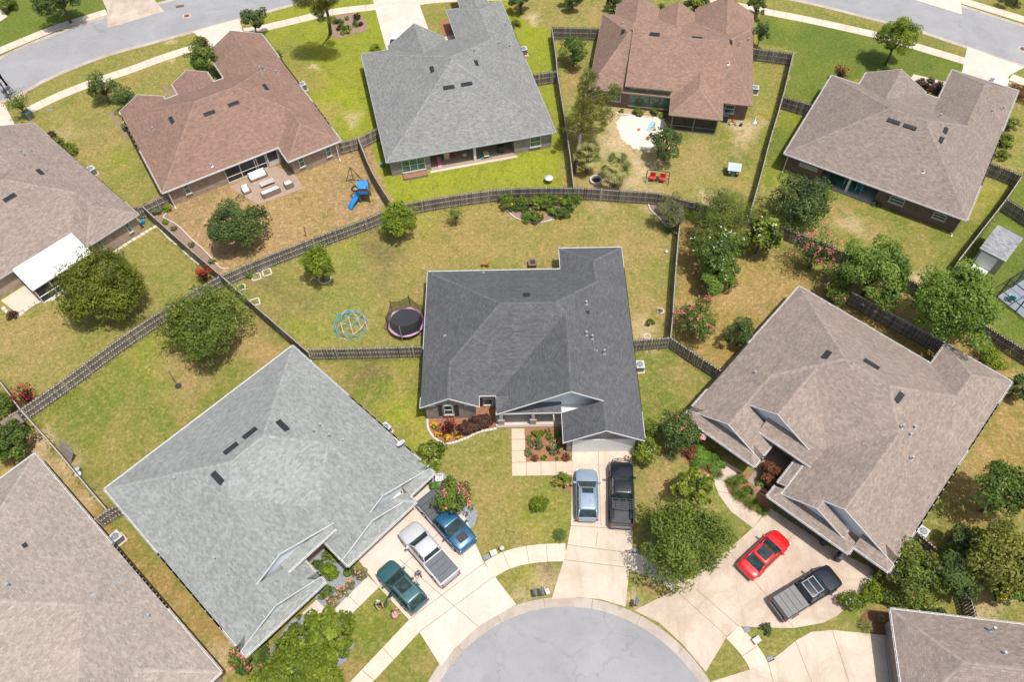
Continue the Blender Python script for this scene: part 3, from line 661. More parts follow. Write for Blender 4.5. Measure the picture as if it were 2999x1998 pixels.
    def walls(s):
        m=MB()
        for bi,b in enumerate(s.B):
            u0,u1,v0,v1=b.r;I=b.ins-bi*.004;u0+=I;u1-=I
            V0=v0+(I if b.sides[2]!='g' else b.over);V1=v1-(I if b.sides[3]!='g' else b.over);z=b.ze-.16
            if b.wall:
                C=[(u0,V0),(u1,V0),(u1,V1),(u0,V1)]
                for (p,q),sd in zip(zip(C,C[1:]+C[:1]),(b.sides[2],b.sides[1],b.sides[3],b.sides[0])):
                    if sd=='x':continue
                    rc=b.rec if (b.rec and p is C[0]) else None
                    if not rc:s.wallquad(m,p,q,b.base,z);continue
                    a0,a1,dp=rc;y=p[1];s.wallquad(m,p,(a0,y),0,z);s.wallquad(m,(a1,y),q,0,z);s.wallquad(m,(a0,y),(a0,y+dp),0,z);s.wallquad(m,(a0,y+dp),(a1,y+dp),0,z);s.wallquad(m,(a1,y+dp),(a1,y),0,z)
            for sd,v,f in ((b.sides[2],V0,1),(b.sides[3],V1,-1)):
                if sd!='g':continue
                us=[b.r[0]+.06,b.r[1]-.06];uc=[];vv=v
                P=[b.P[k] for k in b.P]
                if 'W' in b.P and 'E' in b.P:
                    A,E=b.P['W'],b.P['E'];uc=[(E[2]-A[2])/(A[0]-E[0])]
                pts=[(us[0],b.h(us[0],vv)-.03)]+[(x,b.h(x,vv)-.03) for x in uc]+[(us[1],b.h(us[1],vv)-.03)]
                zb=b.ze-.2;L=[(us[0],zb)]+pts+[(us[1],zb)] ;Q=[(x,vv+f*.003,z_) for x,z_ in L]
                uvs=[(x,z_) for x,z_ in L]
                if f==1:Q=Q[::-1];uvs=uvs[::-1]
                m.poly(Q,1 if b.gm else 0,uvs)
        gm=next((b.gm for b in s.B if b.gm),None)
        s.wo=m.build('wall',[s.wallm]+([gm] if gm else []),s.root)
    # ---- features
    def frameM(s,side,c,u,z):
        # local matrix: x along wall (rightwards seen from outside), y outward, z up
        n={'S':(0,-1),'N':(0,1),'W':(-1,0),'E':(1,0)}[side];x=(-n[1],n[0]) ; x=(-x[0],-x[1]) if False else x
        p=(u,c) if side in 'SN' else (c,u)
        return Matrix(((x[0],n[0],0,p[0]),(x[1],n[1],0,p[1]),(0,0,1,z),(0,0,0,1)))
    def rect(s,side,c,a,b):
        P=[s.onwall(side,c,*q) for q in (a,b)];u0,u1=sorted((P[0][0],P[1][0]));z1,z0=max(P[0][1],P[1][1]),min(P[0][1],P[1][1]);return u0,u1,z0,z1
    def window(s,side,c,r=None,px=None,cols=1,rows=2,glass=None,sill=True,frame=None):
        u0,u1,z0,z1=r if r else s.rect(side,c,*px)
        w,h=u1-u0,z1-z0;M=s.frameM(side,c,(u0+u1)/2,z0);t=.05
        f=MB()
        for x in np.linspace(-w/2,w/2,cols+1):f.box(x-t/2 if cols>1 or 1 else 0,x+t/2,-.02,.06,0,h,M=M)
        for k in range(rows+1):
            z=h*k/rows;f.box(-w/2,w/2,-.02,.055,z-t/2,z+t/2,M=M)
        o=f.build('window',frame or WHITE,s.root)
        g=MB();g.box(-w/2+.01,w/2-.01,-.03,.025,.01,h-.01,M=M);g.build('pane',glass or GLASS,o)
        if sill:
            k=MB();k.box(-w/2-.1,w/2+.1,-.02,.12,-.14,-.04,M=M);k.build('sill',simple('pale_sill',alb(225,205,190),.8),o)
        return o
    def panel(s,name,side,c,r=None,px=None,mat=None,d=.03,ribs=0,cols=0):
        u0,u1,z0,z1=r if r else s.rect(side,c,*px)
        M=s.frameM(side,c,(u0+u1)/2,z0);w,h=u1-u0,z1-z0;m=MB();m.box(-w/2,w/2,-.02,d,0,h,M=M)
        for k in range(1,ribs):m.box(-w/2,w/2,d,d+.012,h*k/ribs-.012,h*k/ribs+.012,M=M)
        for k in range(cols):
            for j in range(max(1,ribs)):
                x=-w/2+(k+.5)*w/cols;z=h*(j+.5)/max(1,ribs);m.box(x-w/cols*.36,x+w/cols*.36,d,d+.014,z-h/ribs*.3,z+h/ribs*.3,M=M)
        return m.build(name,mat or WHITE,s.root)
    def post(s,px,py,w=.25,mat=None,z=2.4,name='column',base=None):
        u,v=s.loc(at(px,py));return s.postl(u,v,w,mat,z,name,base)
    def postl(s,u,v,w=.25,mat=None,z=2.4,name='column',base=None):
        m=MB();m.box(u-w/2,u+w/2,v-w/2,v+w/2,0,z)
        o=m.build(name,mat or WHITE,s.root)
        if base:
            k=MB();k.box(u-base/2,u+base/2,v-base/2,v+base/2,0,.85);k.box(u-base/2-.04,u+base/2+.04,v-base/2-.04,v+base/2+.04,.85,.92);k.build('pedestal',brickmat,o)
        return o
    def spout(s,px,py):
        u,v=s.loc(at(px,py));m=MB();m.box(u-.04,u+.04,v-.04,v+.04,0,2.4);m.box(u-.05,u+.05,v-.35,v,0,.07);return m.build('downspout',WHITE,s.root)
    def vent(s,px,py,rz=None,L=1.15,w=.42,light=False):
        p,n=s.onroof(px,py)
        down=Vector((n.x,n.y,0)).normalized();sl=(down-n*down.dot(n)).normalized();x=n.cross(sl)
        M=Matrix(((x[0],sl[0],n[0],p[0]),(x[1],sl[1],n[1],p[1]),(x[2],sl[2],n[2],p[2]),(0,0,0,1)))
        m=MB();m.poly([M@Vector(q) for q in ((-L/2,-w/2,.02),(L/2,-w/2,.02),(L/2,w/2,.02),(-L/2,w/2,.02))])
        a=[M@Vector(q) for q in ((-L/2,-w/2,.02),(L/2,-w/2,.02),(L/2,w/2,.15),(-L/2,w/2,.15))];m.poly(a[::-1])
        m.poly(a)
        b=[M@Vector(q) for q in ((-L/2,w/2,.02),(L/2,w/2,.02))];m.poly([a[3],a[2],b[1],b[0]],1)
        m.poly([a[0],a[3],b[0]]);m.poly([a[1],b[1],a[2]])
        return m.build('roof_vent',[SLATE,GALV if light else SLATE],s.ro)
    def pipe(s,px,py,h=.5,r=.055,cap=True,dark=False):
        p,n=s.onroof(px,py);g,t=s.ray(px,py)
        # base so that the top falls at the pixel
        d=(g-t).normalized();top=p-d*(h/abs(d.z)) *0;base=Vector((p.x,p.y,p.z-.05))
        m=MB();m.tube([base,base+Vector((0,0,h))],r,8,1 if dark else 0)
        if cap:m.tube([base+Vector((0,0,h-.02)),base+Vector((0,0,h+.1))],r*1.9,10)
        M=Matrix.Translation(p);q=n.to_track_quat('Z','Y').to_matrix().to_4x4();m.box(-.12,.12,-.15,.15,.0,.02,0,M=M@q)
        return m.build('vent_pipe',[GALV,DARKM],s.ro)
brickmat=brick('tan_brick',alb(170,150,135),alb(135,118,106),alb(190,180,170))
B_red=brick('red_brick',(.13,.045,.035),(.09,.032,.03),(.34,.28,.25))
B_tan=brick('mixed_tan_brick',alb(205,176,152),alb(150,124,106),alb(220,206,190),.24,.08)
B_grey=brick('grey_brick',alb(182,172,166),alb(145,136,132),alb(205,196,190),.24,.08)
B_taupe=brick('taupe_brick',alb(205,178,160),alb(180,154,138),alb(215,196,180),.24,.08)
B_brown=brick('brown_brick',alb(135,118,108),alb(112,98,90),alb(140,128,118),.24,.08)
def capm(name,c):return simple(name,c,.9,var=.12,tone=True)
def roofset(name,c,light=(1,1,1),var=.2,capk=1.08):
    capk=1+(capk-1)*.5
    a=alb(*c);return shingle(name+'_shingle',a,var,hue=light),capm(name+'_ridge',tuple(x*capk for x in a))
# H1 charcoal
r,c=roofset('charcoal',(111,113,117),(1,1,1),.13,1.15)
def hs(org,ang,B,rs,wm,label,**k):return House(org,ang,B,rs[0],wm,label,cap=rs[1],**k)
H1=hs((0,0,0),0,[
 Blk(-8.2,11.2,36.9,51.3,sl=.567),Blk(4.9,11.2,42,54,'hhxh',.567),
 Blk(-8.2,-3.0,35.8,42,'hhgx',.567,over=.28),
 Blk(-1.5,11.2,35.0,44,'hhgx',.567,wall=False,over=.9,gm=OFFW),
 Blk(4.2,11.2,32.1,40,'hhgx',.567,over=.4),
 Blk(-1.5,4.2,35.05,36.4,'xxhx',.5,clip=False,wall=False)],(r,c),B_grey,'charcoal-roofed house in the middle with a white front gable over the porch',gutter='N')
t3=lambda x,y:(1500+x/3.136,1000+y/3.136);t2=lambda x,y:(750+x/3.136,1000+y/3.136)
H1.window('S',36.07,px=(t2(1722,590),t2(1808,668)))
for a,b in ((1668,1718),(1818,1868)):H1.panel('shutter','S',36.07,px=(t2(a,590),t2(b,682)),mat=DARKM,ribs=3)
H1.panel('gable_trim','S',36.06,r=(-8.,-6.9,2.28,2.45),mat=OFFW);H1.panel('gable_trim','S',36.06,r=(-4.3,-3.1,2.28,2.45),mat=OFFW)
H1.window('S',37.29,px=(t2(2090,530),t2(2170,580)),rows=1)
H1.panel('front_door','S',37.29,px=(t2(2036,530),t2(2085,625)),mat=DARKM)
H1.panel('garage_door','S',32.47,r=(5.2,10.3,0,2.15),mat=WHITE,ribs=4,cols=8)
H1.panel('garage_frame','S',32.455,r=(5.05,10.45,0,2.28),mat=WHITE)
H1.panel('porch_wall','S',37.3,r=(-1.2,4.3,0,2.35),mat=simple('blue_siding',alb(178,202,216),.6,var=.06),ribs=12)
m=MB();m.box(-1.6,4.3,35.2,37.4,.0,.12);m.build('porch_floor',CONC,H1.root)
m=MB();m.box(-1.6,4.3,34.98,35.2,.0,.14);m.build('porch_step',brickmat,H1.root)
for u in (-1.1,1.75):H1.postl(u,35.5,.3,base=.55)
g=MB();g.box(4.35,5.35,35.86,35.9,4.95,5.4);g.build('gable_louvre',DARKM,H1.wo)
H1.vent(1542,866,L=.6,w=.6,light=True)
for x,y,h in ((680,1225,.4),(680,1510,.5),(735,1545,.55)):H1.pipe(1500+x/3.136,500+y/3.136,h)
H1.pipe(*t3(770,78),.25,dark=True,cap=False);H1.pipe(*t3(845,115),.6);H1.pipe(1416,799,.15,cap=False);H1.pipe(1303,983,.15,cap=False)
H1.vent(1720,915,L=.3,w=.3)
# H2 light grey
H2=hs((856.8,1012.8),-134,[
 Blk(0,19.6,0,16.4),
 Blk(7.0,19.6,8,16.6,'hhxg',.5,over=.3,gm=OFFW),Blk(12.1,19.6,9,18.9,'hhxg',.5,over=.3,gm=OFFW),
 Blk(0,9.5,8,18.4,'hhxg',.5,over=.3,gm=OFFW),Blk(3.1,10.1,10,19.1,'hhxg',.5,over=.3,gm=OFFW,ze=2.52),
 Blk(12.1,19.6,18.4,19.5,'hhxh',.5,clip=False,wall=False),Blk(2.8,10.1,18.6,19.8,'hhxh',.5,clip=False,wall=False),Blk(0,2.8,18.,19.05,'hxxh',.5,clip=False,wall=False),
 Blk(8.9,13.7,15.9,17.1,'xxxh',.5,ze=3.25,clip=False,wall=False)],
 roofset('light_grey',(170,175,173),(1.02,1.02,1),.12,1.04),B_taupe,'pale grey roofed house between two lawns left of the crowded driveway')
q=lambda x,y:(300+x/1.742,1000+y/1.742)
for x,y in ((590,697),(658,550),(755,472),(918,433)):H2.vent(*q(x,y),L=1.3,w=.5)
for x,y,h in ((375,705,.35),(577,1110,.3),(1112,432,.3),(1085,466,.5),(1165,490,.55),(1230,507,.25)):H2.pipe(*q(x,y),h,dark=h<.31)
H2.window('N',16.01,r=(8.6,11.9,.9,2.9),cols=2,glass=GLASS)
H2.panel('garage_door','N',18.81,r=(3.7,9.4,0,2.2),ribs=4,cols=8);H2.panel('garage_door','N',18.11,r=(.5,2.9,0,2.2),ribs=4,cols=4)
H2.panel('front_wall','N',18.61,r=(12.9,18.6,0,2.3),mat=simple('cream_render',alb(225,220,214),.8))
# H3 pinkish taupe
H3=hs((101.4,1329),-43,[Blk(0,19.6,-19,0),Blk(12,26.4,-7.6,0,'xhhh')],roofset('pink_taupe',(186,174,164),(1.02,1,.99),.11,1.06),B_taupe,'pinkish taupe roof cut off by the lower left corner of the picture')
q=lambda x,y:(x/2.2457,1300+y/2.2457)
for x,y,h in ((70,940,.55),(765,914,.2),(810,885,.25),(990,1140,.5),(612,995,.1)):H3.pipe(*q(x,y),h,cap=h>.3)
H3.vent(*q(162,673),L=.4,w=.3)
# H4 taupe left
H4=hs((407.5,627.6),-133.2,[Blk(0,19.6,-18,-2.8),Blk(0,6.2,-12,0,'hhxh'),Blk(0,11.9,-21.7,-9,'hhgx')],roofset('left_taupe',(172,157,147),(1.01,1,.99),.14,1.07),B_taupe,'taupe-roofed house at the left edge with a white patio cover',gutter=False,trim=simple('grey_trim',(.42,.45,.48),.5))
q=lambda x,y:(x/2.7511,330+y/2.7511)
H4.vent(*q(320,480),L=1.1);H4.vent(*q(78,685),L=1.3,w=.5,light=True)
for x,y,h in ((182,328,.45),(210,355,.5),(265,322,.45),(380,472,.25)):H4.pipe(*q(x,y),h)
H4.window('N',-.39,px=(q(1000,895),q(1068,950)),glass=GLASSG);H4.window('N',-.39,px=(q(778,1040),q(845,1090)),glass=GLASSG)
m=MB();m.poly([(6.2,-2.7,2.72),(6.2,.7,2.3),(12.7,.7,2.3),(12.7,-2.7,2.72)][::-1]);m.poly([(6.2,-2.7,2.66),(6.2,.7,2.24),(12.7,.7,2.24),(12.7,-2.7,2.66)])
m.box(6.2,12.7,.7,.82,2.2,2.34);m.box(6.14,6.2,-2.7,.8,2.2,2.5);m.box(12.7,12.76,-2.7,.8,2.2,2.5)
for k in range(1,13):m.bar((6.2+k*.5,-2.7,2.735),(6.2+k*.5,.7,2.315),.025,.02)
m.build('patio_cover',simple('white_patio_panel',(.84,.85,.86),.4,var=.06,scale=.8),H4.root)
m=MB();m.box(6.3,12.6,.6,.62,.1,2.2);m.box(12.55,12.58,-2.3,.6,.1,2.2);m.build('porch_screen',SCREEN,H4.root)
m=MB()
for u in np.linspace(6.3,12.6,5):m.box(u-.04,u+.04,.6,.68,0,2.25)
m.box(6.3,12.6,.62,.68,.0,.12);m.box(6.3,12.6,.62,.68,.85,.93);m.build('screen_frame',WHITE,H4.root)
# H5 brown
H5=hs((475,565),31,[Blk(0,19.7,0,15.0),Blk(13.3,19.7,-2.8,5,'hhhx'),Blk(0,5.2,8,15.7,'hhxg'),Blk(6.8,11.2,9,17.3,'hhxg'),Blk(12.5,19.7,9,20.9,'hhxg')],
 roofset('brown',(162,134,120),(1.06,1,.95),.12,1.1),B_tan,'brown-roofed house at upper left with white patio furniture behind it')
q=lambda x,y:(300+x/2.613,y/2.613)
for x,y,l in ((532,918,0),(1245,667,0)):H5.vent(*q(x,y))
for x,y in ((818,865),(1003,793)):H5.vent(*q(x,y),L=1.25,w=.45,light=True)
for x,y,h in ((390,990,.3),(1210,540,.5),(1235,535,.5),(1338,555,.3),(838,1270,.25)):H5.pipe(*q(x,y),h)
H5.window('S',.4,px=(q(612,1415),q(680,1470)),glass=GLASSG);H5.window('S',-2.41,px=(q(1492,1205),q(1550,1265)),glass=GLASSG);H5.window('S',-2.41,px=(q(1703,1130),q(1755,1185)),glass=GLASSG)
H5.panel('porch_screen','S',.39,r=(6.9,13.2,.1,2.3),mat=SCREEN)
m=MB()
for u in (6.9,8.6,10.3,10.55,11.6,13.2):m.box(u-.05,u+.05,.3,.41,0,2.35)
m.box(6.9,13.2,.3,.41,.0,.14);m.box(6.9,11.6,.3,.41,.8,.87);m.build('screen_frame',simple('cream_frame',(.55,.52,.46),.5),H5.root)
H5.panel('screen_door','S',.28,r=(11.7,13.1,.1,2.25),mat=simple('cream_frame',(.55,.52,.46),.5),d=.05);H5.panel('door_screen','S',.22,r=(11.85,12.95,.9,2.1),mat=SCREEN,d=.02)
H5.spout(994,466);H5.spout(513,605)
# H6 grey
H6=hs((1131,476),13.1,[Blk(0,19.4,0,20.0,sl=.47,rec=(4.9,14.6,2.6)),Blk(3.45,10.7,10,20.7,'hhxg',.71),Blk(12,19.4,14,26.4,'hhxh',.47),Blk(13.9,17.7,20,31,'hhxh',.5),Blk(10.,12.3,14,20.,'xxxh',.42,wall=False)],
 roofset('grey',(156,158,156),(1.02,1.02,1),.13,1.1),B_grey,'grey-roofed house at top centre with toys on its back porch',gutter=False,trim=simple('grey_trim',(.42,.45,.48),.5))
q=lambda x,y:(750+x/3.136,y/3.136)
for x,y in ((1620,635),(2020,578)):H6.vent(*q(x,y),L=1.0,w=.4)
for x,y in ((1770,800),(1933,770)):H6.vent(*q(x,y),L=1.3,w=.45)
for x,y,h in ((2008,480,.5),(2295,240,.5),(2232,402,.25),(2330,430,.3)):H6.pipe(*q(x,y),h,dark=h==.3)
H6.window('S',.4,px=(q(1333,1478),q(1557,1545)),cols=3,glass=GLASSG);H6.window('S',.4,px=((1500+168/3.136,1262/3.136),(1500+260/3.136,1333/3.136)),glass=GLASSG)
m=MB();m.box(4.9,14.6,.1,3.1,.0,.1);m.build('porch_floor',simple('porch_tan_floor',alb(190,170,150),.85),H6.root);H6.postl(10.0,.5,.28);m=MB();m.box(4.7,14.8,-.25,.1,.0,.07);m.build('porch_step',WALKM,H6.root)
H6.window('S',3.05,r=(6.,8.,.2,2.1),cols=2,sill=False);H6.window('S',3.05,r=(11.,12.2,.9,2.1))
# H7 brown brick
H7=hs((1723,260),-11,[Blk(0,19.1,0,15.3,sl=(1,1,.6,.42)),Blk(9.7,15.75,-3.1,8,'hhhx',.55,wall=False),Blk(1.6,7.1,8,17.7,'hhxg',.6),Blk(7.1,11.7,9,17.3,'hhxg',.6),Blk(11.7,19.1,8,18.2,'hhxg',.6),
 Blk(4.3,9.75,0.0,7.4,'gghx',.48,ze=3.45,clip=False)],roofset('rosy_brown',(168,140,125),(1.05,1,.95),.12,1.09),B_red,'brown-roofed red brick house at top right of centre behind a sandpit',trim=simple('tan_trim',alb(170,155,135),.6),gutter=False)
q=lambda x,y:(1500+x/3.136,y/3.136)
for x,y,l in ((1022,290,.8),(1310,312,1.2),(1700,348,1.2),(2004,385,.8)):H7.vent(*q(x,y),L=l,w=.42)
for x,y,h in ((1012,225,.3),(2078,430,.7),(2167,380,.45),(1987,585,.2),(1800,278,.2)):H7.pipe(*q(x,y),h)
for i in range(4):
    u=4.95+i*1.22;H7.window('S',.39,r=(u,u+1.,.55,2.2),glass=GLASSG,frame=simple('tan_trim',0));H7.window('S',.39,r=(u,u+1.,2.55,3.1),rows=1,glass=GLASSG,sill=False,frame=simple('tan_trim',0))
H7.window('S',.39,px=(q(1963,958),q(2030,1038)),glass=GLASS);H7.window('S',.39,r=(2.6,3.9,.9,2.2),glass=GLASSG)
m=MB();m.box(10.2,15.3,-2.62,-2.6,.1,2.35);m.box(10.2,10.22,-2.6,.4,.1,2.35);m.box(15.28,15.3,-2.6,.4,.1,2.35);m.build('porch_screen',SCREEN,H7.root)
m=MB()
for u in (10.2,12.7,15.3):m.box(u-.07,u+.07,-2.72,-2.58,0,2.4)
m.box(10.2,15.3,-2.7,-2.62,0,.14);m.box(10.2,15.3,-2.7,-2.64,.72,.78);m.build('screen_frame',simple('pale_green_frame',alb(150,160,145),.6),H7.root)
m=MB();m.box(10.1,15.4,-2.75,.4,.0,.1);m.build('porch_floor',INTER,H7.root)
# H8 taupe top right
H8=hs((2297,449),-32.4,[Blk(0,19.6,0,15.8,rec=(4.5,10.6,2.6)),Blk(3.35,10.4,7,18.4,'hhxg'),Blk(12,19.6,6,24.1,'hhxh'),Blk(6.9,12.1,11,18.0,'xxxh',.3,wall=False)],
 roofset('warm_taupe',(162,149,140),(1.02,1,.98),.13,1.1),B_brown,'taupe-roofed house at upper right with teal chairs on its back porch')
q=lambda x,y:(2249+x/3.136,y/3.136)
for x,y,l in ((1155,1115,1.35),(1305,1165,1.35),(1627,1198,1.0),(1587,1285,1.0)):H8.vent(*q(x,y),L=l,w=.45)
for x,y,h in ((1575,1075,.45),(2150,1010,.5),(2058,1025,.25),(1427,1580,.25)):H8.pipe(*q(x,y),h)
H8.window('S',.4,px=(q(298,1490),q(450,1568)),cols=2,glass=GLASSG)
q2=lambda x,y:(2249+x/3.136,500+y/3.136)
H8.window('S',.4,px=(q2(1135,225),q2(1235,320)));H8.window('S',.4,px=(q2(1535,378),q2(1620,462)))
H8.spout(2293,500);H8.spout(2788,688)
m=MB();m.box(4.5,10.6,.1,3.1,.0,.1);m.build('porch_floor',simple('porch_grey_floor',alb(190,186,188),.85),H8.root);H8.postl(7.5,.5,.25);m=MB();m.box(5.2,8.9,.7,2.5,.1,.115);m.build('rug',simple('teal_rug',alb(90,160,140),.9,var=.2),H8.root)
# H9 big taupe
H9=hs((2341.5,838.6),-43,[Blk(0,19.7,-15.6,0),Blk(13.5,19.7,-6,2.95,'hhxh'),Blk(9.4,19.7,-19.3,-8,'hhgx',over=.3,gm=OFFW),Blk(10.2,15.7,-20.2,-12,'hhgx',ze=2.9,over=.3,gm=OFFW),
 Blk(0,7.2,-18.5,-9,'hhgx',over=.3,gm=OFFW),Blk(1.3,11.3,-15.7,-7,'hhgx',ze=2.95,over=.3,gm=OFFW,wall=False),
 Blk(9.4,16.7,-20.9,-19.7,'hhhx',clip=False,wall=False),Blk(16.7,19.7,-20.15,-18.6,'xhhx',clip=False,wall=False),Blk(0,7.2,-19.35,-18.,'hhhx',clip=False,wall=False),
 Blk(5.7,10.7,-16.7,-15.2,'xxhx',ze=3.2,clip=False,wall=False)],
 roofset('big_taupe',(172,158,148),(1.02,1,.98),.14,1.08),B_taupe,'large taupe-roofed house on the right above the red car')
q=lambda x,y:(2000+x/1.7818,820+y/1.7818)
for x,y,l in ((752,393,1.0),(982,443,1.4),(1126,613,1.1)):H9.vent(*q(x,y),L=l,w=.5)
for x,y,h in ((375,488,.3),(1140,775,.55),(1185,812,.3),(1208,773,.3),(1190,938,.5)):H9.pipe(*q(x,y),h,dark=x==1208)
H9.window('S',-15.21,r=(7.5,9.8,.8,2.7),cols=2)
H9.panel('garage_door','S',-19.91,r=(10.3,15.2,0,2.15),mat=simple('dark_garage',alb(118,128,138),.6),ribs=4,cols=8)
H9.panel('garage_door','S',-19.01,r=(17.,19.,0,2.15),mat=simple('tan_garage',alb(190,172,158),.6),ribs=4,cols=3)
m=MB();m.box(7.2,9.6,-19.5,-15.3,0,.05);m.build('porch_floor',INTER,H9.root)
# H10
H10=hs((2608,1785),-8,[Blk(0,24,-7.6,0),Blk(9,27,-20,-2)],roofset('rosy_taupe',(168,154,146),(1.02,1,.98),.12,1.1),B_taupe,'taupe hip roof cut off by the lower right corner of the picture')
q=lambda x,y:(2249+x/3.136,1498+y/3.136)
H10.pipe(*q(2040,1100),.8,.06);H10.pipe(*q(2168,1308),.3)
H10.panel('garage_door','W',.39,r=(-6.9,-1.6,0,2.15),mat=simple('tan_garage',0),ribs=4,cols=8)
# ---------------------------------------------------------------- fences
FPATH=[]
def fence(P,label,z=1.83,face=1,cap=False):
    """P: pixels of the fence top; shadow-box pickets on both sides of three rails, posts every 2.4 m"""
    W=[at(x,y,z) for x,y in P];c=W[0];root=empty('fence',(c.x,c.y,0),0,label,'fence','wooden fences between the gardens')
    pk=MB();RA3={h:MB() for h in (.28,1.0,1.66)};ra=MB();rnd=random.Random(int(abs(c.x*100)))
    if len(W)>2:
        S=[Vector((x,y,z)) for x,y in smooth([(p.x,p.y) for p in W],3)]
    else:S=W
    FPATH.append([(p.x,p.y) for p in S]);S=[p-Vector((c.x,c.y,0)) for p in S]
    side=0;carry=0.;pc=0.;lastpost=-9;dist=0
    for a,b in zip(S,S[1:]):
        d=b-a;L=d.length
        if L<1e-4:continue
        d/=L;n=Vector((-d.y,d.x,0))
        for h in (.28,1.0,1.66):RA3[h].bar((a.x,a.y,h),(b.x,b.y,h),.085,.08,a=rnd.random())
        t=carry
        while t<L:
            p=a+d*t;side^=1;o=n*(.055 if side else -.055);hh=z+rnd.uniform(-.025,.02);w=.068
            M=Matrix(((d.x,n.x,0,p.x+o.x),(d.y,n.y,0,p.y+o.y),(0,0,1,0),(0,0,0,1)))@Matrix.Rotation(rnd.gauss(0,.008),4,'Y')
            tn_=rnd.random()*.8+.1+(.35 if rnd.random()<.06 else 0)-(.25 if rnd.random()<.08 else 0);pk.box(-w,w,-.011,.011,.03,hh,0,max(0,tn_),M)
            t+=.125
        carry=t-L
        t=pc
        while t<L:
            p=a+d*t;m=MB();m.box(-.05,.05,-.05,.05,0,z-.02);m.build('post',WOODP,root,loc=(p.x,p.y,0),rz=math.atan2(d.y,d.x));t+=2.44
        pc=t-L
    if cap:
        for a,b in zip(S,S[1:]):ra.bar((a.x,a.y,z+.02),(b.x,b.y,z+.02),.14,.03,a=1)
    pk.build('pickets',WOOD,root);[q.build('rail',WOODP,root) for q in RA3.values()];ra.f and ra.build('cap_rail',WOODP,root);return root
fence([(647,806),(750,761),(909,699),(1069,640),(1148,608),(1212,591),(1356,567),(1500,551),(1691,549),(1819,557),(1927,565),(2004,584)],'long curved wooden fence behind the back garden of the charcoal-roofed house')
fence([(2004,584),(2087,604),(2196,632),(2273,656),(2383,698),(2491,745),(2560,776),(2648,811),(2708,838)],'wooden fence running behind the pink flowering tree towards the shed')
fence([(2820,912),(2890,953),(2966,1000),(3040,1046)],'wooden fence beyond the big tree at the right edge')
fence([(1048,402),(1090,503),(1149,598)],'wooden fence between the blue slide yard and the grey-roofed house')
fence([(990,417),(1048,401),(1104,374)],'short wooden fence joining the brown and grey roofed houses')
fence([(390,606),(415,602),(485,569)],'short wooden fence joining the two houses at upper left')
fence([(415,602),(530,706),(647,806)],'diagonal wooden fence beside the patio furniture yard')
fence([(647,806),(750,898),(868,1001),(902,1030)],'diagonal wooden fence on the left of the climbing dome lawn')
fence([(902,1022),(1060,1019),(1236,1014)],'weathered fence in front of the trampoline')
fence([(640,810),(599,831),(478,905),(338,998),(178,1115),(57,1199),(19,1220)],'long straight weathered fence between the two round trees and the left edge')
fence([(-30,1088),(0,1120),(57,1198)],'wooden fence at the left edge by the red shrub')
fence([(57,1198),(156,1309),(223,1389),(314,1497)],'wooden fence along the bare strip beside the pinkish roof')
fence([(277,1520),(314,1494),(350,1477)],'very short fence panel between the pinkish and pale grey roofs')
fence([(1997,621),(1988,691),(1978,819),(1972,914),(1965,988)],'straight wooden fence on the right side of the charcoal-roofed house')
fence([(1856,996),(1962,988)],'short fence between the charcoal-roofed house and the side fence')
fence([(1965,988),(1997,1009),(2060,1051),(2116,1087)],'wooden fence slanting down to the large taupe-roofed house')
fence([(1616,78),(1628,159),(1632,207)],'wooden fence left of the small tree beside the brick house')
fence([(1632,207),(1650,319),(1669,446),(1681,549)],'wooden fence between the lime lawn and the pine tree')
fence([(1560,217),(1632,206)],'short fence from the grey-roofed house to the pine yard')
fence([(1616,78),(1752,81)],'top fence panel above the small tree by the brick house')
fence([(2208,140),(2249,145),(2324,155)],'short fence right of the red brick house')
fence([(2324,155),(2294,281),(2255,414),(2233,500),(2200,618)],'long fence between the brick house yard and the upper right lawn')
fence([(2292,281),(2381,306)],'short fence left of the upper right house')
fence([(2899,475),(2950,494),(2995,514)],'short fence right of the upper right house')
fence([(2995,514),(2950,580),(2880,670),(2810,761)],'diagonal fence between the upper right house and the shed')
fence([(2950,580),(2999,611),(3060,650)],'fence behind the grey shingled shed')
fence([(2485,851),(2800,1021)],'dark fence with starfish ornaments behind the large taupe-roofed house',cap=True)
fence([(2834,1715),(2850,1765),(2861,1816)],'fence near the lower right roof under the dark trees')
fence([(2690,1562),(2716,1582),(2745,1608)],'short fence beside the air conditioner of the large taupe-roofed house')
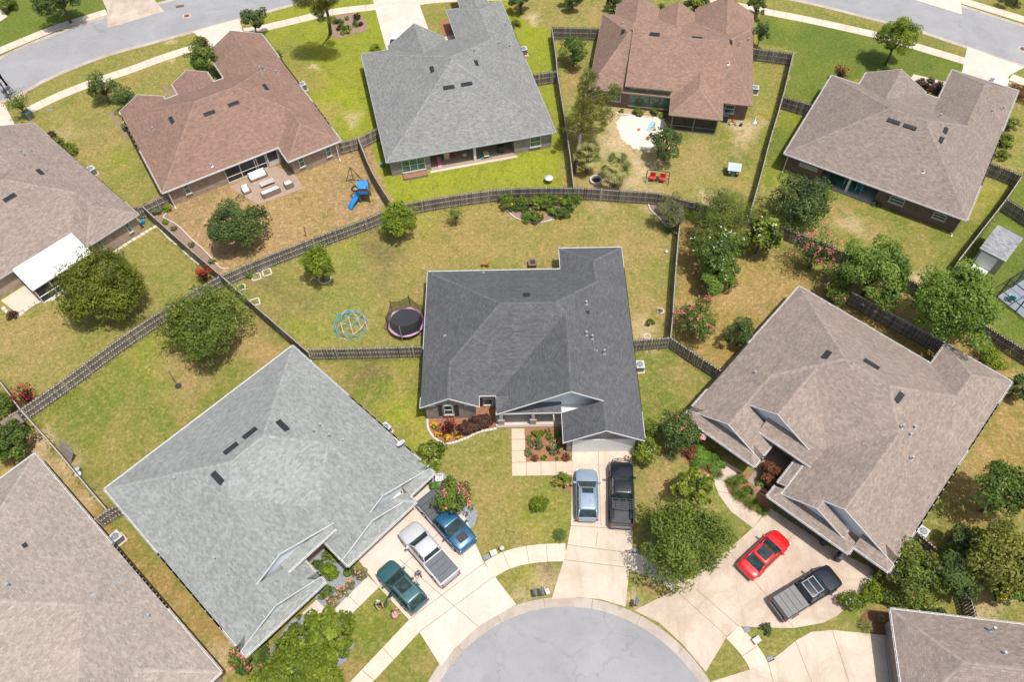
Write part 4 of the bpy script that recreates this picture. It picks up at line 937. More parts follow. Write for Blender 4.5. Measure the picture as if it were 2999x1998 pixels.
# ---------------------------------------------------------------- vegetation
def lc(r,g,b,k=.5):return tuple(x*k for x in srgb((r,g,b)))
LEAF={'olive':leafmat('olive_leaves',lc(76,102,28),lc(164,182,72)),'bronze':leafmat('bronze_green_leaves',lc(72,94,20),lc(172,180,50)),
'dark':leafmat('dark_green_leaves',lc(50,74,32),lc(134,160,78)),'mid':leafmat('mid_green_leaves',lc(58,90,24),lc(156,184,72)),
'lime':leafmat('lime_leaves',lc(88,118,14),lc(188,210,52)),'gloss':leafmat('glossy_leaves',lc(62,90,22),lc(176,192,66),.15,.35),
'grey':leafmat('grey_green_leaves',lc(92,104,62),lc(180,182,122)),'purple':leafmat('purple_leaves',lc(62,36,34),lc(138,100,84)),
'red':leafmat('dark_red_leaves',lc(50,26,24),lc(110,60,44)),'brown':leafmat('reddish_brown_leaves',lc(116,66,42),lc(190,128,92)),
'bright':leafmat('bright_green_leaves',lc(64,100,22),lc(170,204,80)),'ygreen':leafmat('yellow_green_leaves',lc(84,110,20),lc(186,204,60)),'pine':leafmat('pine_needles',lc(78,92,26),lc(176,180,72)),'palm':leafmat('palm_fronds',lc(104,116,46),lc(216,212,130),.2),
'sago':leafmat('sago_fronds',lc(46,82,20),lc(130,158,50),.2),'bare':leafmat('bare_twigs',lc(128,114,98),lc(196,180,160),.0),
'fern':leafmat('bright_ground_leaves',lc(70,124,28),lc(158,204,72))}
FLW={'pink':leafmat('pink_flowers',lc(225,90,110,.8),lc(250,150,160,.9)),'white':leafmat('white_flowers',lc(235,230,215,.8),lc(255,250,240,.9)),
'redf':leafmat('red_flowers',lc(190,20,30,.7),lc(230,60,60,.8)),'yellow':leafmat('yellow_flowers',lc(230,160,10,.8),lc(250,210,30,.9)),'peach':leafmat('peach_flowers',lc(235,160,130,.8),lc(250,200,180,.9))}
def quads(C,S,rng,up=.6,asp=.55,out=None):
    """leaf quads at centres C with sizes S"""
    n=len(C);nr=rng.normal(size=(n,3));nr[:,2]=np.abs(nr[:,2])+up
    if out is not None:nr=nr*.75+out*.9
    nr/=np.linalg.norm(nr,axis=1)[:,None]
    t=rng.normal(size=(n,3));t-=nr*(t*nr).sum(1)[:,None];t/=np.linalg.norm(t,axis=1)[:,None];b=np.cross(nr,t)
    S=S[:,None];a=t*S;b=b*S*asp
    V=np.stack([C-a,C-b*.9+a*.1,C+a,C+b*.9+a*.1],1).reshape(-1,3);F=np.arange(4*n).reshape(-1,4);return V,F
def crownpts(rng,n,rx,ry,rz,K,spread,gap=.0,flat=.75,low=-.55):
    """clumps on an ellipsoid, leaves gaussian round the clumps"""
    k=rng.normal(size=(K,3));k/=np.linalg.norm(k,axis=1)[:,None];k[:,2]=np.where(k[:,2]<low,-k[:,2]*.6,k[:,2])
    rad=rng.uniform(.55,1.0,K)**.6;lump=1+.16*np.sin(3*np.arctan2(k[:,1],k[:,0])+rng.uniform(0,6))+rng.normal(0,.09,K)
    ctr=k*rad[:,None]*lump[:,None]
    size=rng.uniform(.55,1.5,K);w=size**2;idx=rng.choice(K,n,p=w/w.sum())
    off=rng.normal(size=(n,3));off/=np.linalg.norm(off,axis=1)[:,None];off*=(rng.uniform(.35,1,n)**.5)[:,None]
    p=ctr[idx]+off*(spread*size[idx])[:,None]*np.array([1,1,flat])
    tone=rng.uniform(0,1,K)[idx]*.6+rng.uniform(0,1,n)*.4
    outv=p/np.maximum(np.linalg.norm(p,axis=1),.05)[:,None]*.6+off*.5
    return p*np.array([rx,ry,rz]),tone,outv,ctr*np.array([rx,ry,rz]),k
_vi=[0]
def plant(px,py,rpx,label,leaf='mid',h=None,cat='tree',name='tree',ry=1.,rz=.85,ls=.15,dens=1.,K=None,spread=.3,flower=None,nf=40,fs=.10,group=None,trunk=True,low=-.45,zc=None,upw=.3,mode='clump',asp=.55,seed=None):
    _vi[0]+=1;rng=np.random.default_rng(seed or 1000+_vi[0])
    r0=rpx*mpp(px,py,3)
    if zc is None:zc=r0*rz*(1.15 if cat=='tree' else .8)+(.5 if cat=='tree' else 0)
    p=at(px,py,zc);r=rpx*mpp(px,py,zc)
    root=empty(name,(p.x,p.y,0),0,label,cat,group)
    rx,ryy,rzz=r,r*ry,r*rz
    rx/=1+spread*.35;ryy/=1+spread*.35;rzz/=1+spread*.3
    K=K or int(26+10*r*1.6)
    n=int(dens*42*(r/ls)**2*(ry**.5)*.55);n=min(n,64000)
    if mode=='clump':
        C,tone,outv,ctr,k=crownpts(rng,n,rx,ryy,rzz,K,spread,low=low)
        C[:,2]+=zc
    else: # upright sprays: thin arching stems clothed with leaves
        C=[];tone=[];nst=K;per=n//nst
        for s_ in range(nst):
            a=rng.uniform(0,6.28);lean=rng.uniform(.15,1.)**.7;L=np.linspace(0,1,per)
            ex=np.array([math.cos(a)*rx*1.15,math.sin(a)*ryy*1.15])*lean
            q=np.stack([ex[0]*L**1.3,ex[1]*L**1.3,(zc-rzz*.9)+(1.9*rzz*(1.-.35*lean**2))*L**.9],1)
            q+=rng.normal(size=q.shape)*(.10+.10*L[:,None])*r**.5;C.append(q[L>.25]);tone.append(np.clip(rng.uniform(.2,.8)+rng.uniform(-.3,.3,(L>.25).sum()),0,1))
        C=np.concatenate(C);tone=np.concatenate(tone);ctr=C[rng.choice(len(C),min(60,len(C)))]-np.array([0,0,zc]);outv=None
    C[:,2]=np.maximum(C[:,2],.06+rng.uniform(0,.1,len(C)))
    S=ls*rng.uniform(.5,1.5,len(C))*.82
    V,F=quads(C,S,rng,upw,asp,outv)
    npmesh('crown' if cat=='tree' else 'foliage',V,F,LEAF[leaf],root,tone)
    if flower:
        T=C[rng.choice(len(C),nf*4)];rel=T-np.array([0,0,zc]);sc=np.linalg.norm(rel/np.array([rx,ryy,rzz]),axis=1)+.5*rel[:,2]/rzz
        T=T[np.argsort(-sc)[:nf]];T=T+np.array([0,0,.08]);B=np.repeat(T,9,0)+rng.normal(size=(nf*9,3))*fs*np.array([1,1,.8])
        V,F=quads(B,np.full(len(B),fs*.75),rng,.6,.9);npmesh('blossom',V,F,FLW[flower],root,rng.uniform(0,1,len(B)))
    tm=MB();tr=max(.05,.055*r)
    if cat=='tree':
        hz=zc-rzz*.15;tm.tube([(0,0,0),(rng.normal()*.05*r,rng.normal()*.05*r,hz*.5),(0,0,hz)],[tr*1.3,tr,tr*.6],8)
        base=(0,0,hz*.55)
    else:base=(0,0,.02);tr*=.7;tm.tube([(0,0,0),(0,0,max(.1,zc*.5))],[tr,tr*.6],6)
    for j in range(0,len(ctr),max(1,len(ctr)//14)):
        q=ctr[j]*.9;q=(q[0],q[1],max(q[2]+zc,.08));b=Vector(base);e=Vector(q);mid=b.lerp(e,.5)+Vector((0,0,.1*r))
        tm.tube([b,mid,e],[tr*.6,tr*.35,tr*.12],5)
    tm.build('trunk' if cat=='tree' else 'stem',BARK,root);return root
T=lambda px,py,r,l,**k:plant(px,py,r,l,**k)
SH=lambda px,py,r,l,leaf='mid',**k:plant(px,py,r,l,leaf=leaf,cat=k.pop('cat','shrub'),name=k.pop('name','shrub'),**{**dict(ls=.10,rz=.8,spread=.35,K=22,dens=.75),**k})
# trees, left half
T(300,845,114,'largest round bronze-green tree beside the white patio cover',leaf='bronze',asp=.4,ls=.16,rz=.98,spread=.24,K=150,low=-.2,dens=1.7,zc=3.4)
T(600,955,113,'large round green tree over the long straight fence',leaf='olive',asp=.4,ls=.16,rz=.98,spread=.24,K=140,low=-.2,dens=1.7,zc=3.2)
T(694,652,84,'dark green tree in the bare yard by the white patio furniture',leaf='dark',ls=.15,spread=.3,K=44,dens=.85)
T(1170,644,54,'lime green tree standing at the curved fence',leaf='lime',ls=.14,spread=.28,K=46)
T(934,772,46,'yellow-green oval tree with a white ring around its foot',leaf='lime',ls=.14,ry=1.,rz=1.35,spread=.3,K=56,zc=2.7,dens=1.3)
T(1334,632,30,'thin sparse young tree by the curved fence',leaf='olive',ls=.12,K=30,mode='spray',dens=.3)
T(1255,1338,47,'bright green bush-like tree at the corner of the pale grey roof',leaf='gloss',ls=.15,spread=.3,K=36,zc=2.)
T(1331,1450,62,'pink crepe myrtle over the blue pickup',leaf='mid',ls=.13,spread=.26,K=50,flower='pink',nf=15,zc=3.)
T(966,1862,74,'round glossy green magnolia beside the lower lawn',leaf='ygreen',ls=.17,spread=.22,K=70,low=-.2,zc=3.2,dens=1.6,asp=.8)
T(872,2008,132,'big olive green tree at the bottom edge',leaf='ygreen',ls=.15,spread=.28,K=100,zc=2.6,rz=.7,dens=1.6,low=-.2)
T(722,1925,48,'pink flowered bush at the corner of the pale grey house',leaf='mid',ls=.12,spread=.3,K=30,flower='pink',nf=16,zc=1.4)
T(28,1290,62,'dark green tree at the left edge below the fence',leaf='mid',ls=.15,spread=.28,K=50)
T(-10,1190,40,'dark bush cut by the left edge above the fence',leaf='mid',ls=.13)
# central and right
T(2006,1580,122,'big spreading tree between the two lower driveways',leaf='olive',ls=.15,spread=.25,K=130,rz=.92,dens=1.6,zc=3.3,asp=.4)
T(2038,1424,58,'dark glossy magnolia beside the winding footpath',leaf='gloss',ls=.18,spread=.24,K=36,zc=2.3,asp=.8)
T(1985,1262,62,'crepe myrtle with pink tips at the corner of the large taupe roof',leaf='dark',ls=.13,spread=.3,K=44,flower='pink',nf=12,zc=2.8)
T(1902,1258,30,'green shrub tree by the garage corner, upper of two',leaf='gloss',ls=.13,spread=.35,K=24,zc=1.6)
T(1893,1322,38,'green shrub tree by the garage corner, lower of two',leaf='gloss',ls=.13,spread=.35,K=28,zc=1.6)
T(2118,640,84,'fine-leaved grey-green tree above the white flowering tree',leaf='olive',ls=.12,spread=.25,K=70,asp=.3,rz=.9,zc=3.4)
T(2102,742,76,'white flowering crepe myrtle on the tan lawn',leaf='mid',ls=.12,spread=.25,K=60,flower='white',nf=48,fs=.06,zc=3.2)
T(2102,818,58,'bright green tree just below the white flowering tree',dens=1.4,leaf='bright',ls=.14,spread=.3,K=34,zc=1.9)
T(2232,688,52,'dark bronze magnolia beside the white flowering tree',leaf='gloss',ls=.18,ry=1.,rz=1.35,spread=.3,K=54,zc=2.8,dens=1.3,asp=.8,flower='white',nf=4,fs=.09)
T(2347,588,86,'dark tree behind the upper right house porch',leaf='dark',ls=.14,spread=.3,K=60,dens=.9,zc=3.2)
T(2392,735,80,'wide pink crepe myrtle leaning over the fence',leaf='dark',ls=.12,mode='spray',K=38,flower='pink',nf=46,fs=.09,dens=.32,zc=2.6,rz=.8)
T(2560,798,96,'tall bright green tree right of the pink crepe myrtle',dens=1.5,leaf='bright',ls=.15,ry=1.05,spread=.26,K=70,rz=1.,zc=4.)
T(2800,895,118,'largest leafy tree on the right near the shed',dens=1.5,leaf='bright',ls=.16,ry=1.05,rz=1.,spread=.26,K=110,zc=5.)
T(2448,856,42,'bronze bush with pink flowers at the roof top corner',leaf='olive',ls=.11,spread=.35,K=26,flower='pink',nf=8,zc=1.8)
T(1962,618,48,'grey-green weeping tree in the fence corner bed',leaf='grey',ls=.12,spread=.3,K=36,asp=.3,zc=2.,ry=1.2)
T(2043,938,56,'crepe myrtle with pink flowers by the side fence',leaf='mid',ls=.12,spread=.35,K=34,flower='pink',nf=26,dens=.7,zc=2.4)
T(2170,978,44,'dark crepe myrtle near the corner of the large taupe roof',leaf='dark',ls=.12,spread=.3,K=30,zc=1.9)
T(1682,146,44,'small bright tree behind the top fence panel',leaf='mid',ls=.13,spread=.32,K=30,dens=.7)
T(1953,415,50,'tree beside the sandpit',leaf='dark',ls=.13,spread=.3,K=34,zc=2.8)
T(2628,108,56,'yellow-green tree on the verge of the upper right street',dens=1.8,leaf='lime',ls=.14,ry=1.05,spread=.27,K=60,rz=1.1,zc=4.,asp=.35)
T(2217,18,28,'upper of two dark trees right of the brick house',leaf='dark',ls=.14,K=24);T(2230,92,24,'lower of two dark trees right of the brick house',leaf='dark',ls=.14,rz=1.6,K=26,zc=2.6)
T(1800,0,26,'dark tree behind the left gable of the brick house',leaf='dark',K=22);T(2039,6,34,'glossy tree between the gables of the brick house',leaf='gloss',K=26)
T(593,168,46,'pink flowered tree between the street and the brown roof',leaf='mid',ls=.13,spread=.3,K=34,flower='pink',nf=9,rz=1.,zc=3.)
T(740,54,36,'round tree at the end of the upper left driveway',leaf='dark',ls=.13,spread=.3,K=30,zc=3.)
T(297,255,42,'left of two small trees on the upper left lawn',leaf='dark',ls=.13,spread=.35,K=26,dens=.7,zc=2.4)
T(357,288,36,'right of two small trees touching the brown roof',leaf='dark',ls=.13,spread=.35,K=24,dens=.7,zc=2.2)
T(52,300,36,'upright crepe myrtle by the street light',leaf='mid',ls=.12,mode='spray',K=22,flower='pink',nf=4,dens=.35,zc=2.4,rz=1.)
T(166,-14,62,'big tree at the top edge on the upper left lawn',leaf='dark',ls=.15,spread=.28,K=50,zc=4.)
T(2943,1440,88,'dark green tree at the right edge beside its own shadow',leaf='mid',ls=.16,spread=.28,K=56,zc=4.,low=-.2)
T(2940,1640,104,'bright green conifer at the right edge',leaf='pine',ls=.16,rz=1.,spread=.3,K=60,zc=4.2)
T(2850,1600,62,'dark sparse tree left of the bright green conifer',leaf='dark',ls=.14,spread=.32,K=30,zc=2.4)
T(2815,1680,72,'dark tree mass beside the lower right fence',leaf='dark',ls=.15,spread=.3,K=36,zc=2.6);T(2960,1730,54,'yellow-tipped tree below the bright green conifer',leaf='mid',ls=.15,spread=.3,K=34,flower='yellow',nf=8,zc=2.4)
T(2981,1135,40,'dark tree at the right edge near the back roof corner',leaf='dark',ls=.14,spread=.3,K=30)
T(2690,1685,86,'reddish-tipped bush tree right of the lower taupe roof corner',leaf='olive',ls=.13,spread=.32,K=44,flower='redf',nf=14,fs=.05,zc=1.9,dens=.8)
T(2628,1680,36,'bare grey twiggy bush below the taupe roof corner',leaf='bare',ls=.13,spread=.4,K=24,dens=.5,asp=.12,zc=1.7)
T(2675,1712,34,'bare grey twiggy bush among the green bushes',leaf='bare',ls=.13,spread=.4,K=22,dens=.5,asp=.12,zc=1.7)
T(1525,2,32,'tree with pale earth under it at the top edge',leaf='dark',K=22);T(1680,-14,34,'tree at the top edge left of the brick house',leaf='dark',K=22)
T(2995,-30,40,'tree at the top right corner',leaf='dark',K=24)
# shrubs
S_=[(2500,1765,36,'dark round shrub at the edge of the stained driveway','gloss'),(2555,1735,34,'yellow-green shrub in the row beside the stained driveway','lime'),(2610,1755,36,'olive shrub in the row below the bare twigs','olive'),(2575,1685,22,'small shrub against the lower garage corner','gloss'),
(2911,1048,44,'yellowish shrub beside the fence at the right edge','lime'),(2810,1580,30,'dry olive shrub below the air conditioner fence','olive'),
(2449,860,1,'',None),(1580,1476,28,'young yellow-green shrub in the middle of the front lawn','lime'),(1647,1405,25,'shrub in the small bed beside the silver-blue car','gloss'),
(2245,1842,17,'small dark conifer beside the stained driveway','dark'),(19,14,28,'low dark shrubs at the top left corner','gloss'),
(813,160,14,'small green shrub beside the brown roof edge','gloss'),(815,172,10,'lower green shrub beside the brown roof edge','gloss'),(1098,140,16,'small shrub left of the white vehicle','lime'),(1509,70,14,'clipped green shrub right of the grey roof','gloss'),
(212,440,18,'clipped round shrub nearest the left house wall','gloss'),(190,428,16,'middle clipped shrub along the left house wall','gloss'),(170,412,14,'upper clipped shrub along the left house wall','gloss'),(150,395,13,'purple shrub along the left house wall','purple'),
(368,370,14,'dark shrub against the left edge of the brown roof','dark'),(2712,250,26,'left purple bush between the gables at upper right','purple'),(2750,256,22,'right purple bush between the gables at upper right','purple'),
(2960,362,26,'glossy bush below the upper right gutter','gloss'),(2945,410,24,'lime bush beside the upper right house','lime'),(2935,455,20,'dark bush beside the upper right house corner','gloss'),(2992,270,30,'bronze bush at the right edge','brown'),
(1937,19,12,'small round bush between the two gables of the brick house','olive'),(34,922,15,'dark purple bush at the corner of the small patio','purple'),
(152,850,20,'white flowering bush beside the patio cover post','grey'),(490,610,14,'lime shrub at the corner of the fence strip','lime'),(452,616,18,'grey-green shrub by the fence corner','grey'),(483,650,10,'small lime shrub in the fence strip','lime'),(508,668,9,'grey tuft in the fence strip','grey'),(560,716,10,'pale tuft halfway down the fence strip','grey'),(620,765,10,'yellowish tuft near the end of the fence strip','grey'),
(733,800,15,'leafy green plant in a small bed at the fence','fern'),(707,840,8,'small plant inside the square white bed','fern'),
(1800,335,0,'',None),
(1870,325,16,'olive bush under the big windows of the brick house','olive'),(1915,328,14,'second olive bush under the big windows of the brick house','olive'),(1820,325,8,'small plant beside the pale stones','gloss'),(1940,338,10,'yellow-flowered plant at the screened porch','fern'),
(1905,690,0,'',None),(1965,668,16,'lime ground plant in the corner bed','fern'),
(1898,1110,0,'',None),(1900,955,0,'',None),(1904,945,13,'small leaning shrub near the side fence','mid'),(1932,910,7,'tiny plant in a white ring by the side fence','mid'),
(2720,1795,22,'low dark hedge above the lower right roof','dark'),(2755,1800,20,'right end of the low dark hedge above the lower right roof','dark'),
(2440,800,0,'',None)]
for x,y,r_,l,lf in S_:
    if lf:SH(x,y,r_,l,lf,**(dict(flower='white',nf=26,fs=.05) if 'white flowering' in l else dict(flower='pink',nf=3) if 'small bed beside' in l else {}))
# purple hedge and beds in front of the charcoal house
for i,(x,y,r_) in enumerate([(1362,1254,24),(1384,1246,27),(1406,1238,26),(1424,1232,20)]):
    SH(x,y,r_,['leftmost part of the clipped purple hedge','second clump of the clipped purple hedge','third clump of the clipped purple hedge','rightmost clump of the clipped purple hedge beside the porch'][i],'purple',ls=.09,dens=1.6,spread=.25,zc=.75,rz=.75)
SH(1313,1252,25,'dark red crepe myrtle in the mulch bed by the shuttered window','red',mode='spray',K=22,dens=.55,flower='redf',nf=14,fs=.07,rz=1.,zc=1.1)
SH(73,1157,36,'red flowering crepe myrtle at the left fence corner','red',mode='spray',K=24,dens=.45,flower='redf',nf=26,fs=.08,rz=.9,zc=1.5)
SH(596,806,24,'red flowering crepe myrtle at the fence junction','red',mode='spray',K=22,dens=.5,flower='redf',nf=26,fs=.08,rz=1.,zc=1.2)
SH(2463,216,24,'dark shrub with red flowers behind the upper right roof','red',mode='spray',K=22,dens=.5,flower='redf',nf=8,rz=1.,zc=1.1)
for i,(x,y,r_,l) in enumerate([(1640,780,10,'upper left'),(1670,855,9,'lower left'),(1750,895,10,'lowest'),(1840,862,11,'rightmost')]):
    SH(750+x/3.136,1000+y/3.136,r_,l+' yellow flower clump in the curved mulch bed','olive',flower='yellow',nf=30,fs=.05,zc=.25,rz=.6,cat='flowers',name='flower_clump')
FB=[(245,840,17,'large yellow-green bush at the top of the square mulch bed','lime',0),(325,825,9,'small shrub right of the yellow-green bush','mid',0),(345,882,12,'olive shrub on the right of the square mulch bed','olive',0),(160,892,10,'small round shrub on the left of the square mulch bed','gloss',0),(225,950,19,'grey-green rose bush in the square mulch bed','grey',0),(150,1020,13,'low grey rose bush at the left border of the square mulch bed','grey',0),(398,975,23,'largest rose bush with pink blooms by the garage wall','grey',1),(210,1075,11,'reddish plant at the lower left of the square mulch bed','brown',0),(295,1072,9,'small olive plant at the bottom of the square mulch bed','olive',0),(408,1080,6,'tiny plant at the bottom of the square mulch bed','olive',0),(500,1068,14,'dry brown plant at the lower right of the square mulch bed','brown',0),(425,850,12,'dark shrub in the shade of the garage wall','mid',0)]
for x,y,r_,l,lf,f in FB:SH(1500+x/3.136,1000+y/3.136,r_,l,lf,flower='peach' if f else None,nf=12,fs=.06)
# gravel garden of the pale grey house
FB=[(665,550,27,'round yellow-green bush in the grey gravel garden','lime',0),(560,490,17,'green bush under the entry window','mid',0),(650,400,17,'dark leafy bush in the corner of the gravel garden','gloss',0),(720,430,16,'bush against the wing wall of the gravel garden','gloss',0),(860,560,18,'dark conifer-like bush on the right of the gravel garden','mid',0),(960,570,20,'peach flowering rose bush by the driveway','grey',1),(870,670,15,'second peach flowering rose bush','grey',1),(790,740,18,'third peach flowering rose bush','grey',1),(710,830,20,'lowest peach flowering rose bush beside the path','grey',1),(650,730,20,'dark bush on the left of the gravel garden','mid',0),(605,785,11,'small dark bush beside the brick pier','mid',0)]
for x,y,r_,l,lf,f in FB:SH(750+x/3.136,1498+y/3.136,r_,l,lf,flower='peach' if f else None,nf=16,fs=.05)
FB=[(430,1090,18,'low conifer shrub left of the round magnolia','mid'),(350,1080,20,'feathery shrub by the front wall','mid'),(300,1170,24,'feathery shrub between the wall and the big olive tree','mid'),(230,1230,20,'dark shrub near the lower roof corner','dark'),(60,1300,24,'dark shrub under the lower roof corner','dark'),(110,1390,26,'low green shrub at the bottom left garden','mid'),(395,975,8,'potted plant by the brick pier','mid')]
for x,y,r_,l,lf in FB:SH(750+x/3.136,1498+y/3.136,r_,l,lf)
SH(1272,1425,16,'low bright shrub beside the blue pickup','fern')
SH(2061,1335,0.1+40,'mass of bright green ground cover beside the large taupe house','fern',zc=.35,rz=.35,ls=.11,dens=.8)
SH(2098,1362,26,'right end of the bright green ground cover','fern',zc=.3,rz=.35,ls=.11,dens=.8)
SH(2018,1325,24,'reddish brown bush left of the bright green ground cover','brown');SH(2078,1368,14,'small reddish ball bush beside the sago palm','brown')
SH(2250,1385,34,'large reddish brown rounded bush at the entry of the large taupe house','brown',zc=1.,dens=1.2);SH(2230,1412,16,'lime shrub left of the reddish rounded bush','lime')
SH(2170,1402,18,'rounded green shrub at the bend of the footpath','mid');SH(2243,1440,14,'small purple shrub by the footpath','purple');SH(2190,1440,18,'leafy shrub behind the grass clumps','mid')
# ornamental grasses
def tuft(px,py,rpx,label,leaf='mid',n=260,cat='grass clump',name='ornamental_grass',arch=.9):
    _vi[0]+=1;rng=np.random.default_rng(_vi[0]);p=at(px,py);r=rpx*mpp(px,py);root=empty(name,(p.x,p.y,0),0,label,cat)
    V=[];F=[];tn=[]
    for i in range(n):
        a=rng.uniform(0,6.28);b0=rng.uniform(0,.35)*r;L=r*rng.uniform(.5,1.1);hgt=r*rng.uniform(.4,.9);d=np.array([math.cos(a),math.sin(a)]);s=np.array([-d[1],d[0]])*.02
        t=rng.uniform(0,1);k=len(V)
        for j in range(4):
            f=j/3;q=d*(b0*.4+L*f);z=hgt*math.sin(f*2.4)*arch+.03;w=s*(1-f*.9)
            V.append((*(q-w),z));V.append((*(q+w),z))
        for j in range(3):F.append((k+2*j,k+2*j+1,k+2*j+3,k+2*j+2));tn.append(t)
    npmesh('blades',np.array(V),np.array(F),LEAF[leaf],root,np.array(tn));return root
for x,y,r_,l,lf in [(2145,1420,26,'green grass clump beside the footpath bend','mid'),(2165,1455,28,'middle green grass clump along the footpath','mid'),(2200,1478,28,'lower green grass clump along the footpath','mid'),(2232,1500,20,'last grass clump near the stained driveway','mid'),(2100,1392,20,'grass clump right of the sago palm','grey'),(1966,1340,22,'grass clump under the pink-tipped crepe myrtle','grey'),
 (2533,1838,24,'variegated grass clump near the lower right driveway','palm'),(2578,1815,14,'variegated grass clump in the shade of the lower right roof','palm')]:tuft(x,y,r_,l,lf)
# sago and palms
def frond(V,F,tn,o,a,L,h0,rise,wid,nl,rng,t):
    d=np.array([math.cos(a),math.sin(a),0]);s=np.array([-d[1],d[0],0])
    for j in range(nl):
        f=(j+.5)/nl;c=o+d*L*f+np.array([0,0,h0+rise*math.sin(f*2.7)-L*.25*f*f]);w=wid*math.sin(math.pi*min(.97,f*.85+.1))
        for sg in (-1,1):
            e=c+(s*sg*w+d*w*.55)+np.array([0,0,-.15*w]);k=len(V);g=d*L/nl*.34
            V+=[c-g,e-g*.3,e+g*.3,c+g];F.append((k,k+1,k+2,k+3));tn.append(np.clip(t+rng.uniform(-.15,.15),0,1))
def sago(px,py,rpx,label,n=26,leaf='sago'):
    _vi[0]+=1;rng=np.random.default_rng(_vi[0]);p=at(px,py,.4);r=rpx*mpp(px,py);root=empty('sago_palm',(p.x,p.y,0),0,label,'sago palm');V=[];F=[];tn=[]
    for i in range(n):frond(V,F,tn,np.array([0,0,.25]),i*2.4+rng.uniform(-.1,.1),r*rng.uniform(.75,1.05),.0,r*.45*rng.uniform(.5,1.3),r*.17,14,rng,rng.uniform(.2,.9))
    npmesh('fronds',np.array(V),np.array(F),LEAF[leaf],root,np.array(tn));m=MB();m.lathe([(.12,0),(.16,.15),(.1,.32)],10);m.build('trunk',BARK,root)
sago(1641,1568,25,'sago palm at the mouth of the middle driveway');sago(2020,624,28,'sago palm just right of the fence corner',34);sago(2048,1356,30,'sago palm with yellowing tips by the large taupe house',30);sago(1970,640,0.1+12,'small sago under the grey-green weeping tree')
def fanpalm(px,py,rpx,label,zc=3.2,n=34):
    _vi[0]+=1;rng=np.random.default_rng(_vi[0]);p=at(px,py,zc);r=rpx*mpp(px,py,zc);root=empty('palm_tree',(p.x,p.y,0),0,label,'palm tree');V=[];F=[];tn=[]
    for i in range(n):
        a=i*2.4;el=rng.uniform(-.5,1.1);st=r*.55;d=np.array([math.cos(a)*math.cos(el),math.sin(a)*math.cos(el),math.sin(el)]);hub=np.array([0,0,zc])+d*st;t=rng.uniform(0,1) if el>-.2 else 1.
        side=np.cross(d,[0,0,1]);side/=np.linalg.norm(side);upv=np.cross(side,d)
        for j in range(17):
            th=(j-8)/8*1.9;q=d*math.cos(th)+side*math.sin(th);L=r*.55*(.7+.3*math.cos(th));e=hub+q*L+np.array([0,0,-.35*L]);m1=hub+q*L*.5+upv*.03;s2=np.cross(q,upv)*.035*r
            k=len(V);V+=[hub,m1-s2,e,m1+s2];F.append((k,k+1,k+2,k+3));tn.append(np.clip(t+rng.uniform(-.2,.2),0,1))
        k=len(V);s3=side*.02;V+=[np.array([0,0,zc])-s3,hub-s3,hub+s3,np.array([0,0,zc])+s3];F.append((k,k+1,k+2,k+3));tn.append(.7)
    npmesh('crown',np.array(V),np.array(F),LEAF['palm'],root,np.array(tn));m=MB();m.tube([(.05,0,0),(0,.03,zc*.5),(0,0,zc)],[.2,.16,.17],10);m.build('trunk',BARKP,root)
fanpalm(1806,486,48,'pale cabbage palm left of the red swing chairs',2.9);fanpalm(1722,452,42,'cabbage palm behind the tall leaning pine',2.8,28)
# tall pine with tufts in the brick house yard
def pine(base,top,H,tufts,label,r0=.22):
    b=at(*base);t=at(*top,H);root=empty('pine_tree',(b.x,b.y,0),0,label,'pine tree');d=t-b;m=MB();rng=np.random.default_rng(77)
    m.tube([(0,0,0),tuple(d*.3+Vector((.1,0,0))),tuple(d*.65),tuple(d)],[r0,r0*.8,r0*.5,r0*.15],8);C=[];tn=[]
    for px,py,rp,z in tufts:
        rp*=1.25;c=at(px,py,z)-b;r=rp*mpp(px,py,z);f=max(.1,min(.97,(z-.6)/d.z));m.tube([tuple(d*f),tuple((d*f).lerp(c,.5)+Vector((0,0,.15))),tuple(c)],[.06,.045,.02],5)
        n=int(640*r*r)+80;q=rng.normal(size=(n,3));q/=np.linalg.norm(q,axis=1)[:,None];q*=(rng.uniform(.2,1,n)**.5)[:,None]*r*np.array([1,1,.55]);C.append(q+np.array(c));tn.append(np.clip(rng.uniform(.2,.8)+rng.uniform(-.3,.3,n),0,1))
    m.build('trunk',BARKP,root,smooth=True);C=np.concatenate(C);V,F=quads(C,np.full(len(C),.13),rng,.3,.22);npmesh('crown',V,F,LEAF['pine'],root,np.concatenate(tn))
tf=[(700,660,14,8.),(740,700,16,7.8),(680,720,18,7.8),(650,790,16,7.4),(720,760,16,7.6),(640,830,12,7.2),(770,830,16,6.8),(930,800,14,7.2),(960,830,15,6.8),(900,880,18,6.6),(820,900,20,6.3),(660,900,20,6.4),(640,960,20,6.),(600,1000,16,5.6),(700,960,20,5.9),(760,980,20,5.8),(850,1000,18,5.6),(870,1060,20,5.2),(560,1090,18,4.9),(640,1080,18,4.9),(710,1070,20,4.9),(800,1080,14,4.9),(530,1110,12,4.6),(690,1140,18,4.3),(620,1180,12,4.),(690,1200,14,3.7),(470,1190,8,4.),(840,1140,10,4.5),(820,1190,8,4.2)]
pine((1681,508),(1724,208),8.6,[(1500+x/3.136,y/3.136,r_,z) for x,y,r_,z in tf],'tall leaning pine with sparse tufts in the brick house yard')
tf=[(420,20,22,8.5),(470,-10,26,9),(560,90,18,7.),(600,60,22,8.),(580,120,14,6.5),(640,20,24,8.6),(690,0,20,8.6),(600,170,12,5.8),(690,180,14,4.),(560,-60,36,9.5),(680,-80,34,10),(420,-60,34,9.5),(500,-120,36,10)]
pine((968,97),(940,-60),11,[(750+x/3.136,y/3.136,r_,z) for x,y,r_,z in tf],'tall pine beside the oval mulch bed at the top',.25)
